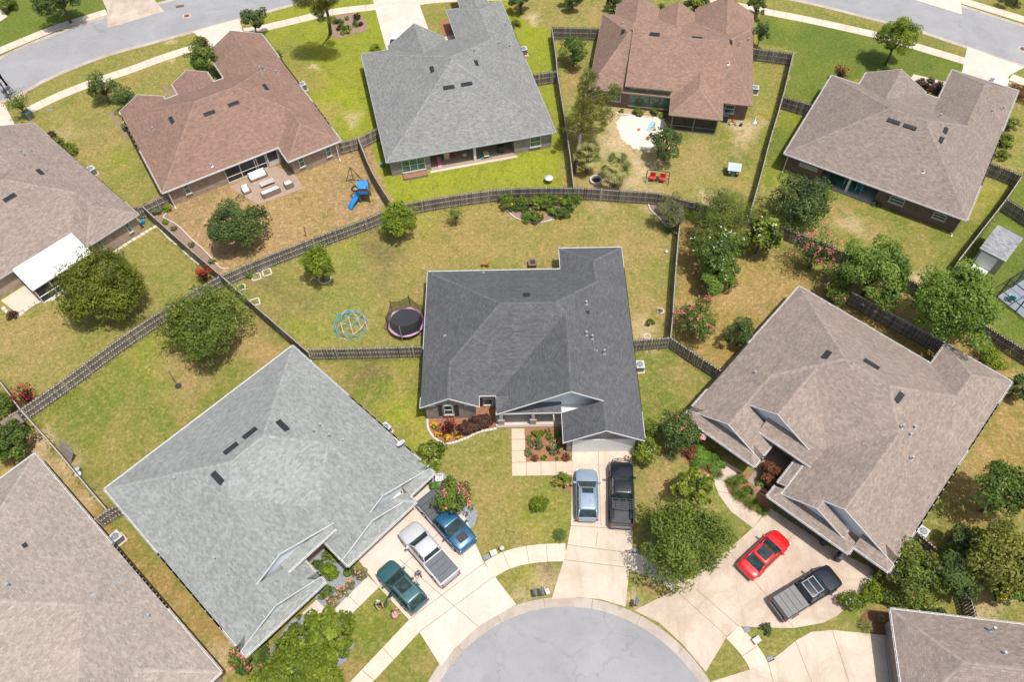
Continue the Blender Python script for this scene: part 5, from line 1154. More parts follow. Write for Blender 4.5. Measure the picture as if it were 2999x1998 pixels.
for x,y,r_,l,lf in [(735,200,9,'left dark red plant in the oval mulch bed','red'),(758,260,8,'lower dark red plant in the oval mulch bed','red'),(930,150,12,'tall dark red plant in the oval mulch bed','red'),(962,215,8,'right dark red plant in the oval mulch bed','red'),(775,195,9,'green tuft in the oval mulch bed, upper left','mid'),(780,225,9,'green tuft in the oval mulch bed, left','mid'),(915,215,11,'green tuft in the middle of the oval mulch bed','mid'),(850,250,10,'yellow-green tuft in the oval mulch bed','lime'),(810,255,9,'green tuft low in the oval mulch bed','mid'),(835,165,7,'slim sapling in the oval mulch bed','mid'),(795,295,8,'lime tuft at the bottom of the oval mulch bed','lime'),(840,290,8,'lime tuft near the bottom right of the oval mulch bed','lime')]:SH(750+x/3.136,y/3.136,r_,l,lf,ls=.09)
# lush bed at the back fence: every plant its own
rr=random.Random(5);kinds=[('fern','leafy plant'),('mid','green bush'),('gloss','glossy bush'),('dark','dark bush'),('mid','green plant')]
ORD='first second third fourth fifth sixth seventh eighth ninth tenth eleventh twelfth thirteenth fourteenth fifteenth sixteenth seventeenth eighteenth nineteenth twentieth'.split()+['twenty-%s'%q for q in 'first second third fourth fifth sixth seventh eighth ninth'.split()]+['thirtieth','thirty-first','thirty-second']
for i in range(30):
    f=i/29;x=1478+f*212;dpt=(1-(2*f-1)**2)**.6;y=582+rr.uniform(0,1)*dpt*58;lf,nm=kinds[i%5]
    SH(x,y,rr.uniform(12,22),'%s, %s from the left in the lush fence bed'%(nm,ORD[i]),lf,ls=.10,flower=('yellow' if i%9==4 else None),nf=10,fs=.06,group='plants of the lush fence bed',zc=rr.uniform(.3,.8))

# ---------------------------------------------------------------- tufts and weeds on the lawns, one mass nobody could count
def lawn_tufts():
    rng=np.random.default_rng(9);n=120000
    P=np.stack([rng.uniform(-72,72,n),rng.uniform(12,108,n)],1);keep=np.ones(n,bool)
    clump=np.sin(P[:,0]*.9+2*np.sin(P[:,1]*.35))+np.sin(P[:,1]*1.1+2*np.sin(P[:,0]*.4))+rng.normal(0,.7,n);keep&=clump>.35
    E=[]
    for f in FPATH:
        for a,b in zip(f,f[1:]):
            L=math.dist(a,b);k=int(L*16);t=rng.uniform(0,1,k)[:,None];q=np.array(a)*(1-t)+np.array(b)*t;d=np.array([-(b[1]-a[1]),b[0]-a[0]])/max(L,.01)
            E.append(q+d*(rng.choice([-1,1],k)*rng.gamma(2,.09,k)+0)[:,None])
    E=np.concatenate(E);P=np.concatenate([P[keep],E]);isE=np.zeros(len(P),bool);isE[-len(E):]=True
    bad=np.zeros(len(P),bool)
    for W in PAVE:
        w=np.array(W)[:,:2];lo,hi=w.min(0),w.max(0);m=(P>=lo).all(1)&(P<=hi).all(1)
        if m.any():bad[np.where(m)[0][inpoly(P[m,0],P[m,1],[tuple(x) for x in w])]]=True
    P=P[~bad];isE=isE[~bad];n=len(P);C=np.repeat(np.concatenate([P,np.zeros((n,1))],1),2,0);C[:,:2]+=rng.normal(0,.05,(2*n,2));e2=np.repeat(isE,2)
    C[:,2]=rng.uniform(.02,.05,2*n)+e2*rng.uniform(0,.10,2*n)
    V,F=quads(C,rng.uniform(.03,.085,2*n)*(1+.5*e2),rng,.9,.35);t=np.clip(np.repeat(rng.beta(1.3,1.3,n),2)+rng.normal(0,.1,2*n),0,1)
    o=npmesh('lawn_grass',V,F,leafmat('lawn_tuft_blades',lc(84,108,36),lc(196,182,108),.1),None,t);tag(o,'short grass tufts and weeds on the lawns and along the fences','grass',kind='stuff')
lawn_tufts()
# ---------------------------------------------------------------- vehicles
def paint(name,c,met=.3):
    m,t,b=newmat(name);b.inputs['Base Color'].default_value=rgba(c);b.inputs['Metallic'].default_value=met;b.inputs['Roughness'].default_value=.32
    b.inputs['Coat Weight'].default_value=1;b.inputs['Coat Roughness'].default_value=.04
    tc=N(t,'ShaderNodeTexCoord');n=N(t,'ShaderNodeTexNoise',i_Scale=3.,i_Detail=5.);t.links.new(tc.outputs['Object'],n.inputs[0])
    t.links.new(ramp(t,n.outputs[0],[(.3,.26),(.7,.42)]),b.inputs['Roughness']);return m
CARG=glassm('car_glass',(.02,.035,.035),.04);TYRE=simple('tyre_rubber',(.02,.02,.022),.85);RIM=simple('alloy_rim',(.35,.36,.38),.35,metal=.6)
LAMPW=simple('headlight_lens',(.75,.78,.8),.15);LAMPR=simple('tail_light_lens',(.45,.02,.02),.2);BEDM=simple('bed_liner',(.06,.062,.068),.75,var=.2);CHR=simple('chrome',(.6,.6,.62),.2,metal=.9)
def loft(m,st,mi=0):
    """st: list of (x,[(y,z)...]) half profiles from the sill to the centre line"""
    rows=[]
    for x,pr in st:
        full=[(x,y,z) for y,z in pr]+[(x,-y,z) for y,z in pr[::-1][1:]];rows.append(full)
    b=len(m.v);n=len(rows[0])
    for r in rows:m.v+=r
    for i in range(len(rows)-1):
        for k in range(n-1):m.f.append((b+i*n+k,b+(i+1)*n+k,b+(i+1)*n+k+1,b+i*n+k+1));m.m.append(mi);m.uv.append(None);m.a.append(.5)
    for i,rev in ((0,False),(len(rows)-1,True)):
        f=tuple(b+i*n+k for k in range(n));m.f.append(f[::-1] if rev else f);m.m.append(mi);m.uv.append(None);m.a.append(.5)
KN={'suv':dict(L=4.7,W=1.9,belt=1.08,hood=1.04,nose=.82,roof=1.66,cab=(-2.2,-1.75,.2,1.02),rear=1.05),
'sedan':dict(L=4.85,W=1.84,belt=.95,hood=.9,nose=.7,roof=1.42,cab=(-1.75,-.95,.25,1.15),rear=.98),
'pickup':dict(L=5.85,W=2.0,belt=1.22,hood=1.2,nose=.98,roof=1.86,cab=(-.62,-.45,.75,1.45),rear=1.2)}
def car(kind,front,rear,col,label,bed=None,sun=None,extra=None,cat=None):
    k=KN[kind];a=at(*front,.6);b=at(*rear,.6);c=(a+b)/2;ang=math.atan2(a.y-b.y,a.x-b.x);L,W=k['L'],k['W'];h=L/2;w=W/2
    root=empty({'suv':'parked_suv','sedan':'parked_car','pickup':'pickup_truck'}[kind],(c.x,c.y,.04),ang,label,cat or {'suv':'suv','sedan':'car','pickup':'pickup truck'}[kind],'vehicles parked on the driveways')
    def pr(wf,zt,zb=.28,sh=.12,cr=.03):
        return [(w*wf*.93,zb),(w*wf,zb+.25*(zt-zb)+.05),(w*wf,zt-sh),(w*wf*.955,zt-sh*.35),(w*wf*.82,zt),(w*wf*.4,zt+cr*.8),(0,zt+cr)]
    cw=k['cab'];x0=-h if kind!='pickup' else cw[0]-.05
    if kind=='pickup':st=[(x0,pr(.985,k['belt'])),(.4,pr(.985,k['belt']))]
    else:st=[(x0,pr(.66,k['rear']-.35,.45)),(x0+.06,pr(.80,k['rear']-.12,.34)),(x0+.22,pr(.93,k['rear']-.02,.3)),(x0+.6,pr(.985,k['rear'])),(0,pr(1,k['belt'])),(.6,pr(1,k['belt']))]
    st+=[(cw[3],pr(.995,k['hood'],cr=.05)),(h-.75,pr(.98,k['hood']-.05,cr=.06)),(h-.35,pr(.93,k['nose']+.08,cr=.05)),(h-.12,pr(.9 if kind=='pickup' else .82,k['nose'],.3)),(h-.02,pr(.82 if kind=='pickup' else .66,k['nose']-.14,.36)),(h,pr(.7 if kind=='pickup' else .5,k['nose']-.25,.42))]
    m=MB();loft(m,st)
    body=m.build('body',col,root,smooth=True)
    g=MB();bw,tw=w*.9,w*.75;B=k['belt']-.03;T_=k['roof']
    def gp(wb,zt):return [(wb,B),(wb-(wb-tw)*.55*(zt-B)/(T_-B) ,B+(zt-B)*.5),(wb-(wb-tw)*(zt-B)/(T_-B),zt-.03*(zt>B+.1)),(tw*.6 if zt>B+.1 else wb*.5,zt+.0),(0,zt+.015)]
    zs=B+.02
    loft(g,[(cw[0]-.0,gp(bw*.9,zs)),(cw[1],gp(bw,T_-.03)),((cw[1]+cw[2])/2,gp(bw,T_)),(cw[2],gp(bw,T_-.02)),(cw[3],gp(bw*.97,zs))])
    g.build('windows',CARG,root,smooth=False)
    r=MB();rp=lambda f,z:[(tw*f+.03,z-.05),(tw*f,z-.01),(tw*f*.85,z+.012),(tw*f*.45,z+.03),(0,z+.035)]
    loft(r,[(cw[1]-.03,rp(.9,T_-.03)),(cw[1]+.15,rp(1,T_+.0)),((cw[1]+cw[2])/2,rp(1,T_+.02)),(cw[2]-.1,rp(1,T_+.0)),(cw[2]+.03,rp(.92,T_-.03))])
    for s in (-1,1):
        r.bar((cw[2],s*tw*.98,T_-.04),(cw[3],s*bw*.95,B+.03),.07,.04);r.bar((cw[1],s*tw*.98,T_-.05),(cw[0]+.02,s*bw*.9,B+.03),.11 if kind!='sedan' else .09,.04)
        mx=(cw[1]+cw[2])/2;r.bar((mx,s*(tw+.02),T_-.06),(mx-.05,s*bw,B+.02),.06,.05)
    ro=r.build('roof_panel',col,root,smooth=True)
    if sun:
        q=MB();q.box(sun[0],sun[1],-sun[2],sun[2],T_+.03,T_+.058);q.build('sunroof',CARG,ro)
    # details
    for s in (-1,1):
        q=MB();q.tube([(cw[3]-.15,s*(bw+.02),B+.05),(cw[3]-.2,s*(w+.17),B+.12)],[.05,.09],6);q.box(cw[3]-.28,cw[3]-.12,s*w+s*.04-.07,s*w+s*.04+.16 if s>0 else s*w+.02,B+.03,B+.2);q.build('mirror',col,root)
        q=MB();q.box(h-.42,h-.1,s*w*.72-.14,s*w*.72+.14,k['nose']-.2,k['nose']-.02);q.build('headlight',LAMPW,root)
        q=MB();q.box(-h+.0,-h+.07,s*w*.84-.09,s*w*.84+.09,k['rear']-.4,k['rear']-.12);q.build('tail_light',LAMPR,root)
    wx=h-.95
    for x in (wx,-wx+.15):
        for s in (-1,1):
            q=MB();q.tube([(x,s*(w-.24),.35),(x,s*(w+.01),.35)],.36,18);o=q.build('wheel',TYRE,root);q=MB();q.tube([(x,s*(w-.05),.35),(x,s*(w+.025),.35)],.22,14);q.build('rim',RIM,o)
    if kind=='pickup':
        q=MB();xb=-h+.08;xf=cw[0]-.02
        for s in (-1,1):
            y0,y1=sorted((s*w*.985,s*(w-.14)));q.box(xb,xf,y0,y1,.42,1.2);y0,y1=sorted((s*(w-.14),s*(w-.36)));q.box(-wx-.3,-wx+.6,y0,y1,.72,.98)
        q.box(xb-.03,xb+.07,-w*.96,w*.96,.45,1.19);q.box(xf-.06,xf,-w*.96,w*.96,.5,1.21);q.build('bed_wall',col,root)
        q=MB();q.box(xb+.07,xf-.06,-w+.14,w-.14,.66,.72)
        for i in range(12):
            y=-w+.22+i*(2*w-.44)/11;q.box(xb+.1,xf-.1,y-.025,y+.025,.72,.735)
        q.build('bed_floor',BEDM,root)
        if bed:
            q=MB();n=4
            for i in range(n):
                u0=xb+.08+(xf-xb-.12)*i/n;u1=xb+.08+(xf-xb-.12)*(i+1)/n-.03;q.box(u0,u1,-w+.1,w-.1,1.19,1.235)
            q.build('bed_cover',bed,root)
        q=MB();q.box(-h-.08,-h+.1,-w*.9,w*.9,.45,.68);q.build('bumper',simple('grey_bumper',(.12,.12,.13),.4),root)
    if extra:extra(root,k,h,w)
    return root
def rack(root,k,h,w):
    q=MB()
    for i in range(5):
        x=-.85-i*.2;q.box(x-.035,x+.035,-w+.15,w-.15,1.55,1.6)
    for s in (-1,1):
        q.box(-1.75,-.75,s*(w-.15)-.03,s*(w-.15)+.03,1.55,1.61)
        for x in (-.85,-1.7):q.box(x-.03,x+.03,s*(w-.12)-.03,s*(w-.12)+.03,1.15,1.58)
        q.box(-1.5,-.9,s*.3-.03,s*.3+.03,1.6,1.64)
    q.build('bed_rack',DARKM,root)
    q=MB();P=[(h-.5,-w-.02,.95),(h+.1,-w*.75,.98),(h+.22,-w*.3,1.),(h+.22,w*.3,1.),(h+.1,w*.75,.98),(h-.5,w+.02,.95)];q.tube(P,.035,6);q.tube([(x,y,z-.35) for x,y,z in P],.04,6)
    for x,y,z in P[1:-1]:q.tube([(x,y,z),(x,y,z-.35)],.03,6)
    for s in (-1,1):q.tube([(h-.5,s*(w+.02),.95),(1.2,s*(w+.06),.5),(-h+.4,s*(w+.06),.5)],.04,6)
    q.build('bull_bar',DARKM,root)
def rails(root,k,h,w):
    q=MB()
    for s in (-1,1):q.tube([(-1.75,s*.58,1.7),(-.8,s*.6,1.73),(.1,s*.58,1.7)],.022,6)
    q.build('roof_rail',CHR,root)
def cabrack(root,k,h,w):
    q=MB()
    for s in (-1,1):q.box(-.45,.75,s*.62-.03,s*.62+.03,1.89,1.94)
    for x in (-.4,.15,.7):q.box(x-.04,x+.04,-.62,.62,1.9,1.95)
    q.build('roof_rack',simple('dull_rack',(.22,.24,.26),.5),root)
def hoods(root,k,h,w):
    q=MB();q.box(h-1.25,h-.55,-.42,.42,1.19,1.26);q.build('hood_scoop',DARKM,root)
def opendoor(root,k,h,w):
    q=MB();q.bar((.1,w-.02,.75),(-.35,w+.95,.75),.08,.7);q.bar((.0,w-.02,1.3),(-.38,w+.85,1.3),.04,.4,1);q.build('open_door',[GREEN,CARG],root)
    rails(root,k,h,w)
GREEN=paint('green_paint',(.035,.11,.115))
car('suv',(1717,1376),(1720,1527),paint('silver_blue_paint',(.26,.34,.43)),'silver-blue suv on the middle driveway',sun=(-.35,.12,.48),extra=rails)
car('pickup',(1819,1362),(1821,1541),paint('black_paint',(.014,.016,.02)),'black pickup with a bed rack and bull bar beside the silver-blue suv',extra=rack)
car('sedan',(2291,1574),(2184,1676),paint('red_paint',(.62,.012,.012),.1),'bright red sedan on the stained driveway',sun=(-.75,.2,.5))
car('pickup',(2440,1688),(2280,1788),paint('dark_paint',(.016,.02,.026)),'black pickup with a grey covered bed below the red sedan',bed=simple('grey_bed_cover',(.17,.17,.17),.8,var=.2,scale=8),extra=cabrack)
car('pickup',(1377,1607),(1243,1458),paint('blue_paint',(.012,.085,.17)),'blue pickup under the pink crepe myrtle',bed=simple('black_bed_cover',(.07,.075,.08),.6),extra=hoods)
car('pickup',(1189,1545),(1324,1702),paint('silver_paint',(.55,.56,.58)),'silver pickup between the blue pickup and the green suv',bed=simple('slate_bed_cover',(.1,.11,.12),.6))
car('suv',(1120,1657),(1235,1784),GREEN,'dark green suv with an open side door',sun=(-.9,.1,.5),extra=opendoor)
car('suv',(1150,168),(1175,98),paint('white_paint',(.75,.76,.76),.05),'white vehicle half hidden behind the grey roof at the top')
car('suv',(2937,218),(2900,300),paint('white_paint_two',(.75,.76,.76),.05),'white car half hidden behind the upper right roof')
# ---------------------------------------------------------------- people and a dog
def skin(name,V,E,Rr,mat,parent,sub=1):
    me=bpy.data.meshes.new(name);me.from_pydata(V,E,[]);o=bpy.data.objects.new(name,me);COL.objects.link(o);o.parent=parent;me.materials.append(mat)
    o.modifiers.new('skin','SKIN').use_smooth_shade=True
    sv=me.skin_vertices.new() if hasattr(me.skin_vertices,'new') and not me.skin_vertices else None
    for i,r in enumerate(Rr):
        d=me.skin_vertices[0].data[i];d.radius=(r,r) if not hasattr(r,'__len__') else r;d.use_root=(i==0)
    s=o.modifiers.new('sub','SUBSURF');s.levels=s.render_levels=sub;return o
def person(px,py,H,face,label,shirt,pants,hair,lean=0.,dress=False,reach=None,cap=None):
    b=at(px,py,.03);root=empty('person',(b.x,b.y,.03),R(face),label,'person');s=H/1.75;SK=simple('skin_tone',(.5,.29,.2),.6,var=.05)
    L=lean;V=[(L*.25,0,.95),(L*.7,0,1.2),(L,0,1.42),(L*1.08,0,1.52),(L*1.15+.02,0,1.63),(L*1.15+.02,0,1.72)];E=[(0,1),(1,2),(2,3),(3,4),(4,5)];Rr=[(.14,.11),(.13,.10),(.16,.1),(.055,.055),(.085,.095),(.07,.08)]
    arms=[];
    for sd in (-1,1):
        i=len(V);ra=reach if reach else .18
        V+=[(L,sd*.19,1.42),(L+.04,sd*.25,1.14),(L+.04+ra,sd*.2,.98),(L+.1+ra,sd*.18,.93)];E+=[(2,i),(i,i+1),(i+1,i+2),(i+2,i+3)];Rr+=[.06,.045,.032,.038]
        for f in range(5):
            j=len(V);V+=[(L+.16+ra,sd*(.15+f*.018),.91-.01*(f%2)),(L+.19+ra,sd*(.15+f*.02),.885-.006*f)];E+=[(i+3,j),(j,j+1)];Rr+=[.010,.008]
        arms.append(i)
        i=len(V);st=.10*sd;V+=[(L*.2,sd*.1,.86),(.05+st*.6,sd*.11,.48),(st,sd*.11,.09),(st+.15,sd*.12,.04)];E+=[(0,i),(i,i+1),(i+1,i+2),(i+2,i+3)];Rr+=[.095,.06,.04,.035]
    V=[(x*s,y*s,z*s) for x,y,z in V];Rr=[tuple(q*s for q in r) if hasattr(r,'__len__') else r*s for r in Rr]
    skin('body',V,E,Rr,SK,root)
    up=lambda r,k:tuple(q*k+.012 for q in r) if hasattr(r,'__len__') else r*k+.012
    ids=[0,1,2]+[arms[0],arms[0]+1,arms[1],arms[1]+1];mp={a:i for i,a in enumerate(ids)}
    skin('shirt',[V[i] for i in ids],[(mp[a],mp[b]) for a,b in E if a in mp and b in mp],[up(Rr[i],1.05) for i in ids],simple(*shirt),root)
    l1,l2=arms[0]+14,arms[1]+14
    if dress:
        m=MB();m.lathe([(.16*s,.98*s),(.2*s,.85*s),(.27*s,.6*s),(.32*s,.42*s),(.3*s,.41*s)],16);m.build('skirt',simple(*shirt),root,smooth=True)
    else:
        ids=[0]+[l for a in (l1,l2) for l in (a,a+1,a+2)];mp={a:i for i,a in enumerate(ids)}
        skin('trousers',[V[i] for i in ids],[(mp[a],mp[b]) for a,b in E if a in mp and b in mp],[up(Rr[i],1.06) for i in ids],simple(*pants),root)
    hx,hz=V[5][0],V[5][2];m=MB();m.lathe([(.03,.09),(.075,.075),(.1,.03),(.105,-.03),(.09,-.1)][::-1],14,(hx-.02,0,hz+.02));m.build('hair' if not cap else 'cap',simple(*hair),root,smooth=True)
    m=MB();
    for sd in (-1,1):m.box(hx+.075,hx+.09,sd*.035-.012,sd*.035+.012,hz-.05,hz-.035)
    m.build('eyes',DARKM,root);m=MB();m.tube([(hx+.07,0,hz-.05),(hx+.1,0,hz-.08)],[.012,.018],6);m.build('nose',SK,root)
    for sd in (-1,1):
        q=V[l1+3] if sd<0 else V[l2+3];m=MB();m.box(q[0]-.2,q[0]+.08,q[1]-.045,q[1]+.045,.0,.085);m.build('shoe',simple('dark_shoe' if not dress else 'pale_shoe',(.05,.05,.05) if not dress else (.6,.55,.5),.7),root)
    return root
person(1112,1775,1.78,-60,'adult in a grey-blue shirt and dark trousers on the lawn by the green suv',('grey_blue_shirt',(.10,.16,.24),.9),('dark_trousers',(.02,.022,.03),.9),('white_cap',(.5,.48,.46),.8),lean=.16,reach=.22,cap=True)
person(1158,1807,1.65,20,'person in a pale pink dress beside the green suv',('pink_dress',(.62,.36,.36),.9),('dark_trousers',(.02,.022,.03),.9),('brown_hair',(.16,.09,.06),.8),lean=.1,dress=True,reach=.3)
person(1227,1686,1.5,-60,'person in a bright blue shirt between the green suv and the silver pickup',('bright_blue_shirt',(.03,.20,.55),.9),('navy_trousers',(.03,.04,.08),.9),('brown_hair',(.16,.09,.06),.8),lean=.2)
person(1222,1716,1.4,150,'person leaning into the open door of the green suv',('peach_shirt',(.7,.38,.28),.9),('denim_trousers',(.12,.22,.40),.9),('brown_hair',(.16,.09,.06),.8),lean=.28,reach=.35)
def dog(px,py,face,label):
    b=at(px,py);root=empty('dog',(b.x,b.y,0),R(face),label,'dog');M=simple('tan_dog_fur',(.36,.14,.05),.9,var=.2,scale=12)
    V=[(-.28,0,.46),(0,0,.46),(.26,0,.46),(.40,0,.58),(.50,0,.64),(.63,0,.60),(-.40,0,.52),(-.55,0,.66)];E=[(0,1),(1,2),(2,3),(3,4),(4,5),(0,6),(6,7)];Rr=[.11,.10,.135,.075,.075,.04,.03,.015]
    for s in (-1,1):
        i=len(V);V+=[(.28,s*.08,.38),(.26,s*.09,.2),(.28,s*.09,.03),(.32,s*.09,.02)];E+=[(2,i),(i,i+1),(i+1,i+2),(i+2,i+3)];Rr+=[.06,.035,.026,.028]
        i=len(V);V+=[(-.24,s*.08,.36),(-.36,s*.09,.2),(-.30,s*.09,.03),(-.26,s*.09,.02)];E+=[(0,i),(i,i+1),(i+1,i+2),(i+2,i+3)];Rr+=[.075,.03,.025,.028]
        i=len(V);V+=[(.47,s*.07,.71),(.45,s*.10,.66)];E+=[(4,i),(i,i+1)];Rr+=[.02,.018]
    skin('body',V,E,Rr,M,root);m=MB();m.tube([(.38,0,.5),(.41,0,.62)],[.09,.085],10);m.build('collar',DARKM,root)
dog(1420,781,-4,'small brown dog walking on the back lawn')
# ---------------------------------------------------------------- garden objects
def thing(name,px,py,label,cat,rz=0,z=0.,group=None):
    p=at(px,py,z);return empty(name,(p.x,p.y,z),R(rz),label,cat,group)
BLUE=simple('blue_plastic',(.01,.20,.55),.4,var=.06);CEDAR=simple('stained_timber',(.14,.10,.075),.8,var=.25);LILAC=simple('lilac_pad',(.40,.24,.38),.6,var=.06)
# trampoline
r0=thing('trampoline',1192,957,'trampoline with lilac pad and black net left of the charcoal roof','trampoline')
def ringmesh(r1,r2,z,n=36,th=.05):
    m=MB()
    for i in range(n):
        a,b=2*math.pi*i/n,2*math.pi*(i+1)/n
        q=[(r1*math.cos(a),r1*math.sin(a)),(r2*math.cos(a),r2*math.sin(a)),(r2*math.cos(b),r2*math.sin(b)),(r1*math.cos(b),r1*math.sin(b))]
        m.poly([(x,y,z) for x,y in q]);m.poly([(x,y,z-th) for x,y in q][::-1]);m.poly([(*q[1],z-th),(*q[2],z-th),(*q[2],z),(*q[1],z)]);m.poly([(*q[3],z-th),(*q[0],z-th),(*q[0],z),(*q[3],z)])
    return m
TR=1.82;ringmesh(TR-.22,TR,.82).build('pad',LILAC,r0);m=MB();m.lathe([(TR-.24,.78),(TR-.24,.79),(.01,.765)],36);m.build('mat',simple('black_mat',(.02,.022,.028),.7,var=.2),r0)
for i in range(6):
    a=i*math.pi/3+.35;x,y=TR*math.cos(a),TR*math.sin(a);m=MB();m.tube([(x,y,.8),(x*1.03,y*1.03,2.65)],.03,8);m.build('pole',simple('pole_foam',(.45,.42,.5),.6) if i==4 else DARKM,r0)
    m=MB();m.tube([(x*.98,y*.98,.78),(x*1.02,y*1.02,.02)],.03,6);m.build('leg',GALV,r0)
nm,nt_,nb=newmat('net_mesh');nb.inputs['Base Color'].default_value=(.02,.02,.02,1);tp=N(nt_,'ShaderNodeBsdfTransparent');mx=N(nt_,'ShaderNodeMixShader');mx.inputs[0].default_value=.55
nt_.links.new(tp.outputs[0],mx.inputs[1]);nt_.links.new(nb.outputs[0],mx.inputs[2]);nt_.links.new(mx.outputs[0],nt_.nodes['Material Output'].inputs[0]);NET=nm
m=MB()
for i in range(6):
    a,b=i*math.pi/3+.35,(i+1)*math.pi/3+.35
    for j in range(6):
        f,g=j/6,(j+1)/6;p=lambda t:((TR*(math.cos(a)*(1-t)+math.cos(b)*t)),(TR*(math.sin(a)*(1-t)+math.sin(b)*t)));dz=lambda t:2.6-.35*math.sin(math.pi*t)
        P,Q=p(f),p(g);m.poly([(*P,.84),(*Q,.84),(*Q,dz(g)),(*P,dz(f))])
m.build('net',NET,r0)
# climbing dome
r0=thing('climbing_dome',1028,955,'blue and pink geodesic climbing dome on the lawn','climbing frame')
import bmesh
bm=bmesh.new();bmesh.ops.create_icosphere(bm,subdivisions=2,radius=1.72);pk_=simple('pink_bar',(.68,.42,.40),.5);bl_=simple('teal_bar',(.08,.36,.48),.5);dk=0
for e in bm.edges:
    a,b=e.verts[0].co.copy(),e.verts[1].co.copy()
    if min(a.z,b.z)<-.12:continue
    for q in (a,b):q.z=max(.03,q.z*.86)
    m=MB();m.tube([a,b],.024,6);m.build('bar',pk_ if (dk*7)%5<1 else bl_,r0);dk+=1
bm.free()
# playset
r0=thing('play_set',1072,583,'wooden play set with blue canopy and blue slide','play set',0)
P0=at(1072,583);loc=lambda px,py,z:tuple(at(px,py,z)-Vector((P0.x,P0.y,0)))
for i,(x,y) in enumerate(((-.5,-.55),(.5,-.55),(.5,.55),(-.5,.55))):
    m=MB();m.box(x-.05,x+.05,y-.05,y+.05,0,2.5);m.build('post',CEDAR,r0)
m=MB();m.box(-.65,.65,-.65,.65,1.2,1.26);m.build('deck',CEDAR,r0)
m=MB()
for z in (1.4,1.6,1.8):m.box(-.62,.62,-.66,-.62,z,z+.12);m.box(.62,.66,-.62,.62,z,z+.12)
m.build('side_rail',[CEDAR],r0);m=MB();m.box(-.5,.5,-.70,-.66,1.4,1.75);m.build('side_panel',BLUE,r0)
m=MB();m.poly([(-.6,-.65,2.2),(.6,-.65,2.2),(.6,0,2.7),(-.6,0,2.7)]);m.poly([(.6,.65,2.2),(-.6,.65,2.2),(-.6,0,2.7),(.6,0,2.7)]);m.build('canopy',BLUE,r0)
m=MB();a=Vector((-.65,-.2,1.25));b=Vector(loc(1026,612,.1));d=(b-a);nrm=Vector((-d.y,d.x,0)).normalized()
for i in range(8):
    f,g=i/8,(i+1)/8;zz=lambda t:a.z+(b.z-a.z)*(t+.10*math.sin(t*6.28));p=a+d*f;q=a+d*g;p.z,q.z=zz(f),zz(g)
    m.bar(p,q,.5,.04);m.bar(p+nrm*.26+Vector((0,0,.07)),q+nrm*.26+Vector((0,0,.07)),.04,.16);m.bar(p-nrm*.26+Vector((0,0,.07)),q-nrm*.26+Vector((0,0,.07)),.04,.16)
m.build('slide',BLUE,r0)
m=MB();ap=loc(1046,520,2.3);
ap=Vector((-1.6,2.6,2.35));m.tube([(0-.0,.6,2.3),tuple(ap)],.05,6)
for dx,dy in ((-.9,.4),(.9,.5),(-.1,.9)):m.tube([tuple(ap),(ap.x+dx,ap.y+dy*.6,0)],.045,6)
m.tube([(ap.x-.55,ap.y+.15,.9),(ap.x+.55,ap.y+.18,.9)],.035,6);m.build('swing_frame',CEDAR,r0)
m=MB();
for i in range(20):
    t0,t1=i/20*6.283,(i+1)/20*6.283;m.tube([(-1.0+.38*math.cos(t0),.3+.38*math.sin(t0),1.3),(-1.0+.38*math.cos(t1),.3+.38*math.sin(t1),1.3)],.10,6)
m.build('tyre_swing',TYRE,r0)
# patio furniture
GW=simple('greyed_furniture_wood',(.22,.18,.15),.85,var=.2);CUSH=simple('white_cushion',(.74,.73,.72),.9,var=.06,scale=5)
def sofa(px,py,w,d,rz,label,back=1,arms=True,cat='sofa',name='outdoor_sofa'):
    r0=thing(name,px,py,label,cat,rz);m=MB();m.box(-w/2,w/2,-d/2,d/2,.12,.32)
    if back:m.box(-w/2,w/2,back*d/2-.06,back*d/2+.06,.1,.72)
    if arms:
        for s in (-1,1):m.box(s*w/2-.05,s*w/2+.05,-d/2,d/2,.1,.58)
    m.build('frame',GW,r0)
    for s in (-1,1):
        for t in (-1,1):
            q=MB();q.box(s*(w/2-.06)-.04,s*(w/2-.06)+.04,t*(d/2-.06)-.04,t*(d/2-.06)+.04,0,.13);q.build('leg',GW,r0)
    n=max(1,round(w/.75));q=0
    for i in range(n):
        x0=-w/2+.07+(w-.14)*i/n;x1=-w/2+.07+(w-.14)*(i+1)/n-.02;m=MB();m.box(x0,x1,-d/2+.06,d/2-.06,.32,.46);m.build('cushion',CUSH,r0)
        if back:m=MB();m.box(x0,x1,back*(d/2-.1)-.09,back*(d/2-.1)+.09,.46,.76);m.build('back_cushion',CUSH,r0)
sofa(757,520,1.95,.85,31,'white cushioned sofa nearest the screened porch');sofa(795,567,2.0,.8,31,'white cushioned sofa at the outer edge of the patio',-1)
sofa(847,545,.85,.85,31,'white armchair at the right end of the patio',-1,cat='armchair',name='outdoor_armchair');sofa(723,562,.8,.8,31,'white armchair at the left end of the patio',1,cat='armchair',name='outdoor_armchair')
r0=thing('coffee_table',784,541,'long greyed wooden coffee table between the two sofas','table',31);m=MB()
for i in range(6):m.box(-.8,.8,-.36+i*.12,-.25+i*.12,.38,.42)
m.build('table_top',simple('silvered_wood',(.42,.38,.35),.85,var=.15),r0)
for s in (-1,1):
    for t in (-1,1):q=MB();q.box(s*.72-.04,s*.72+.04,t*.3-.04,t*.3+.04,0,.38);q.build('leg',GW,r0)
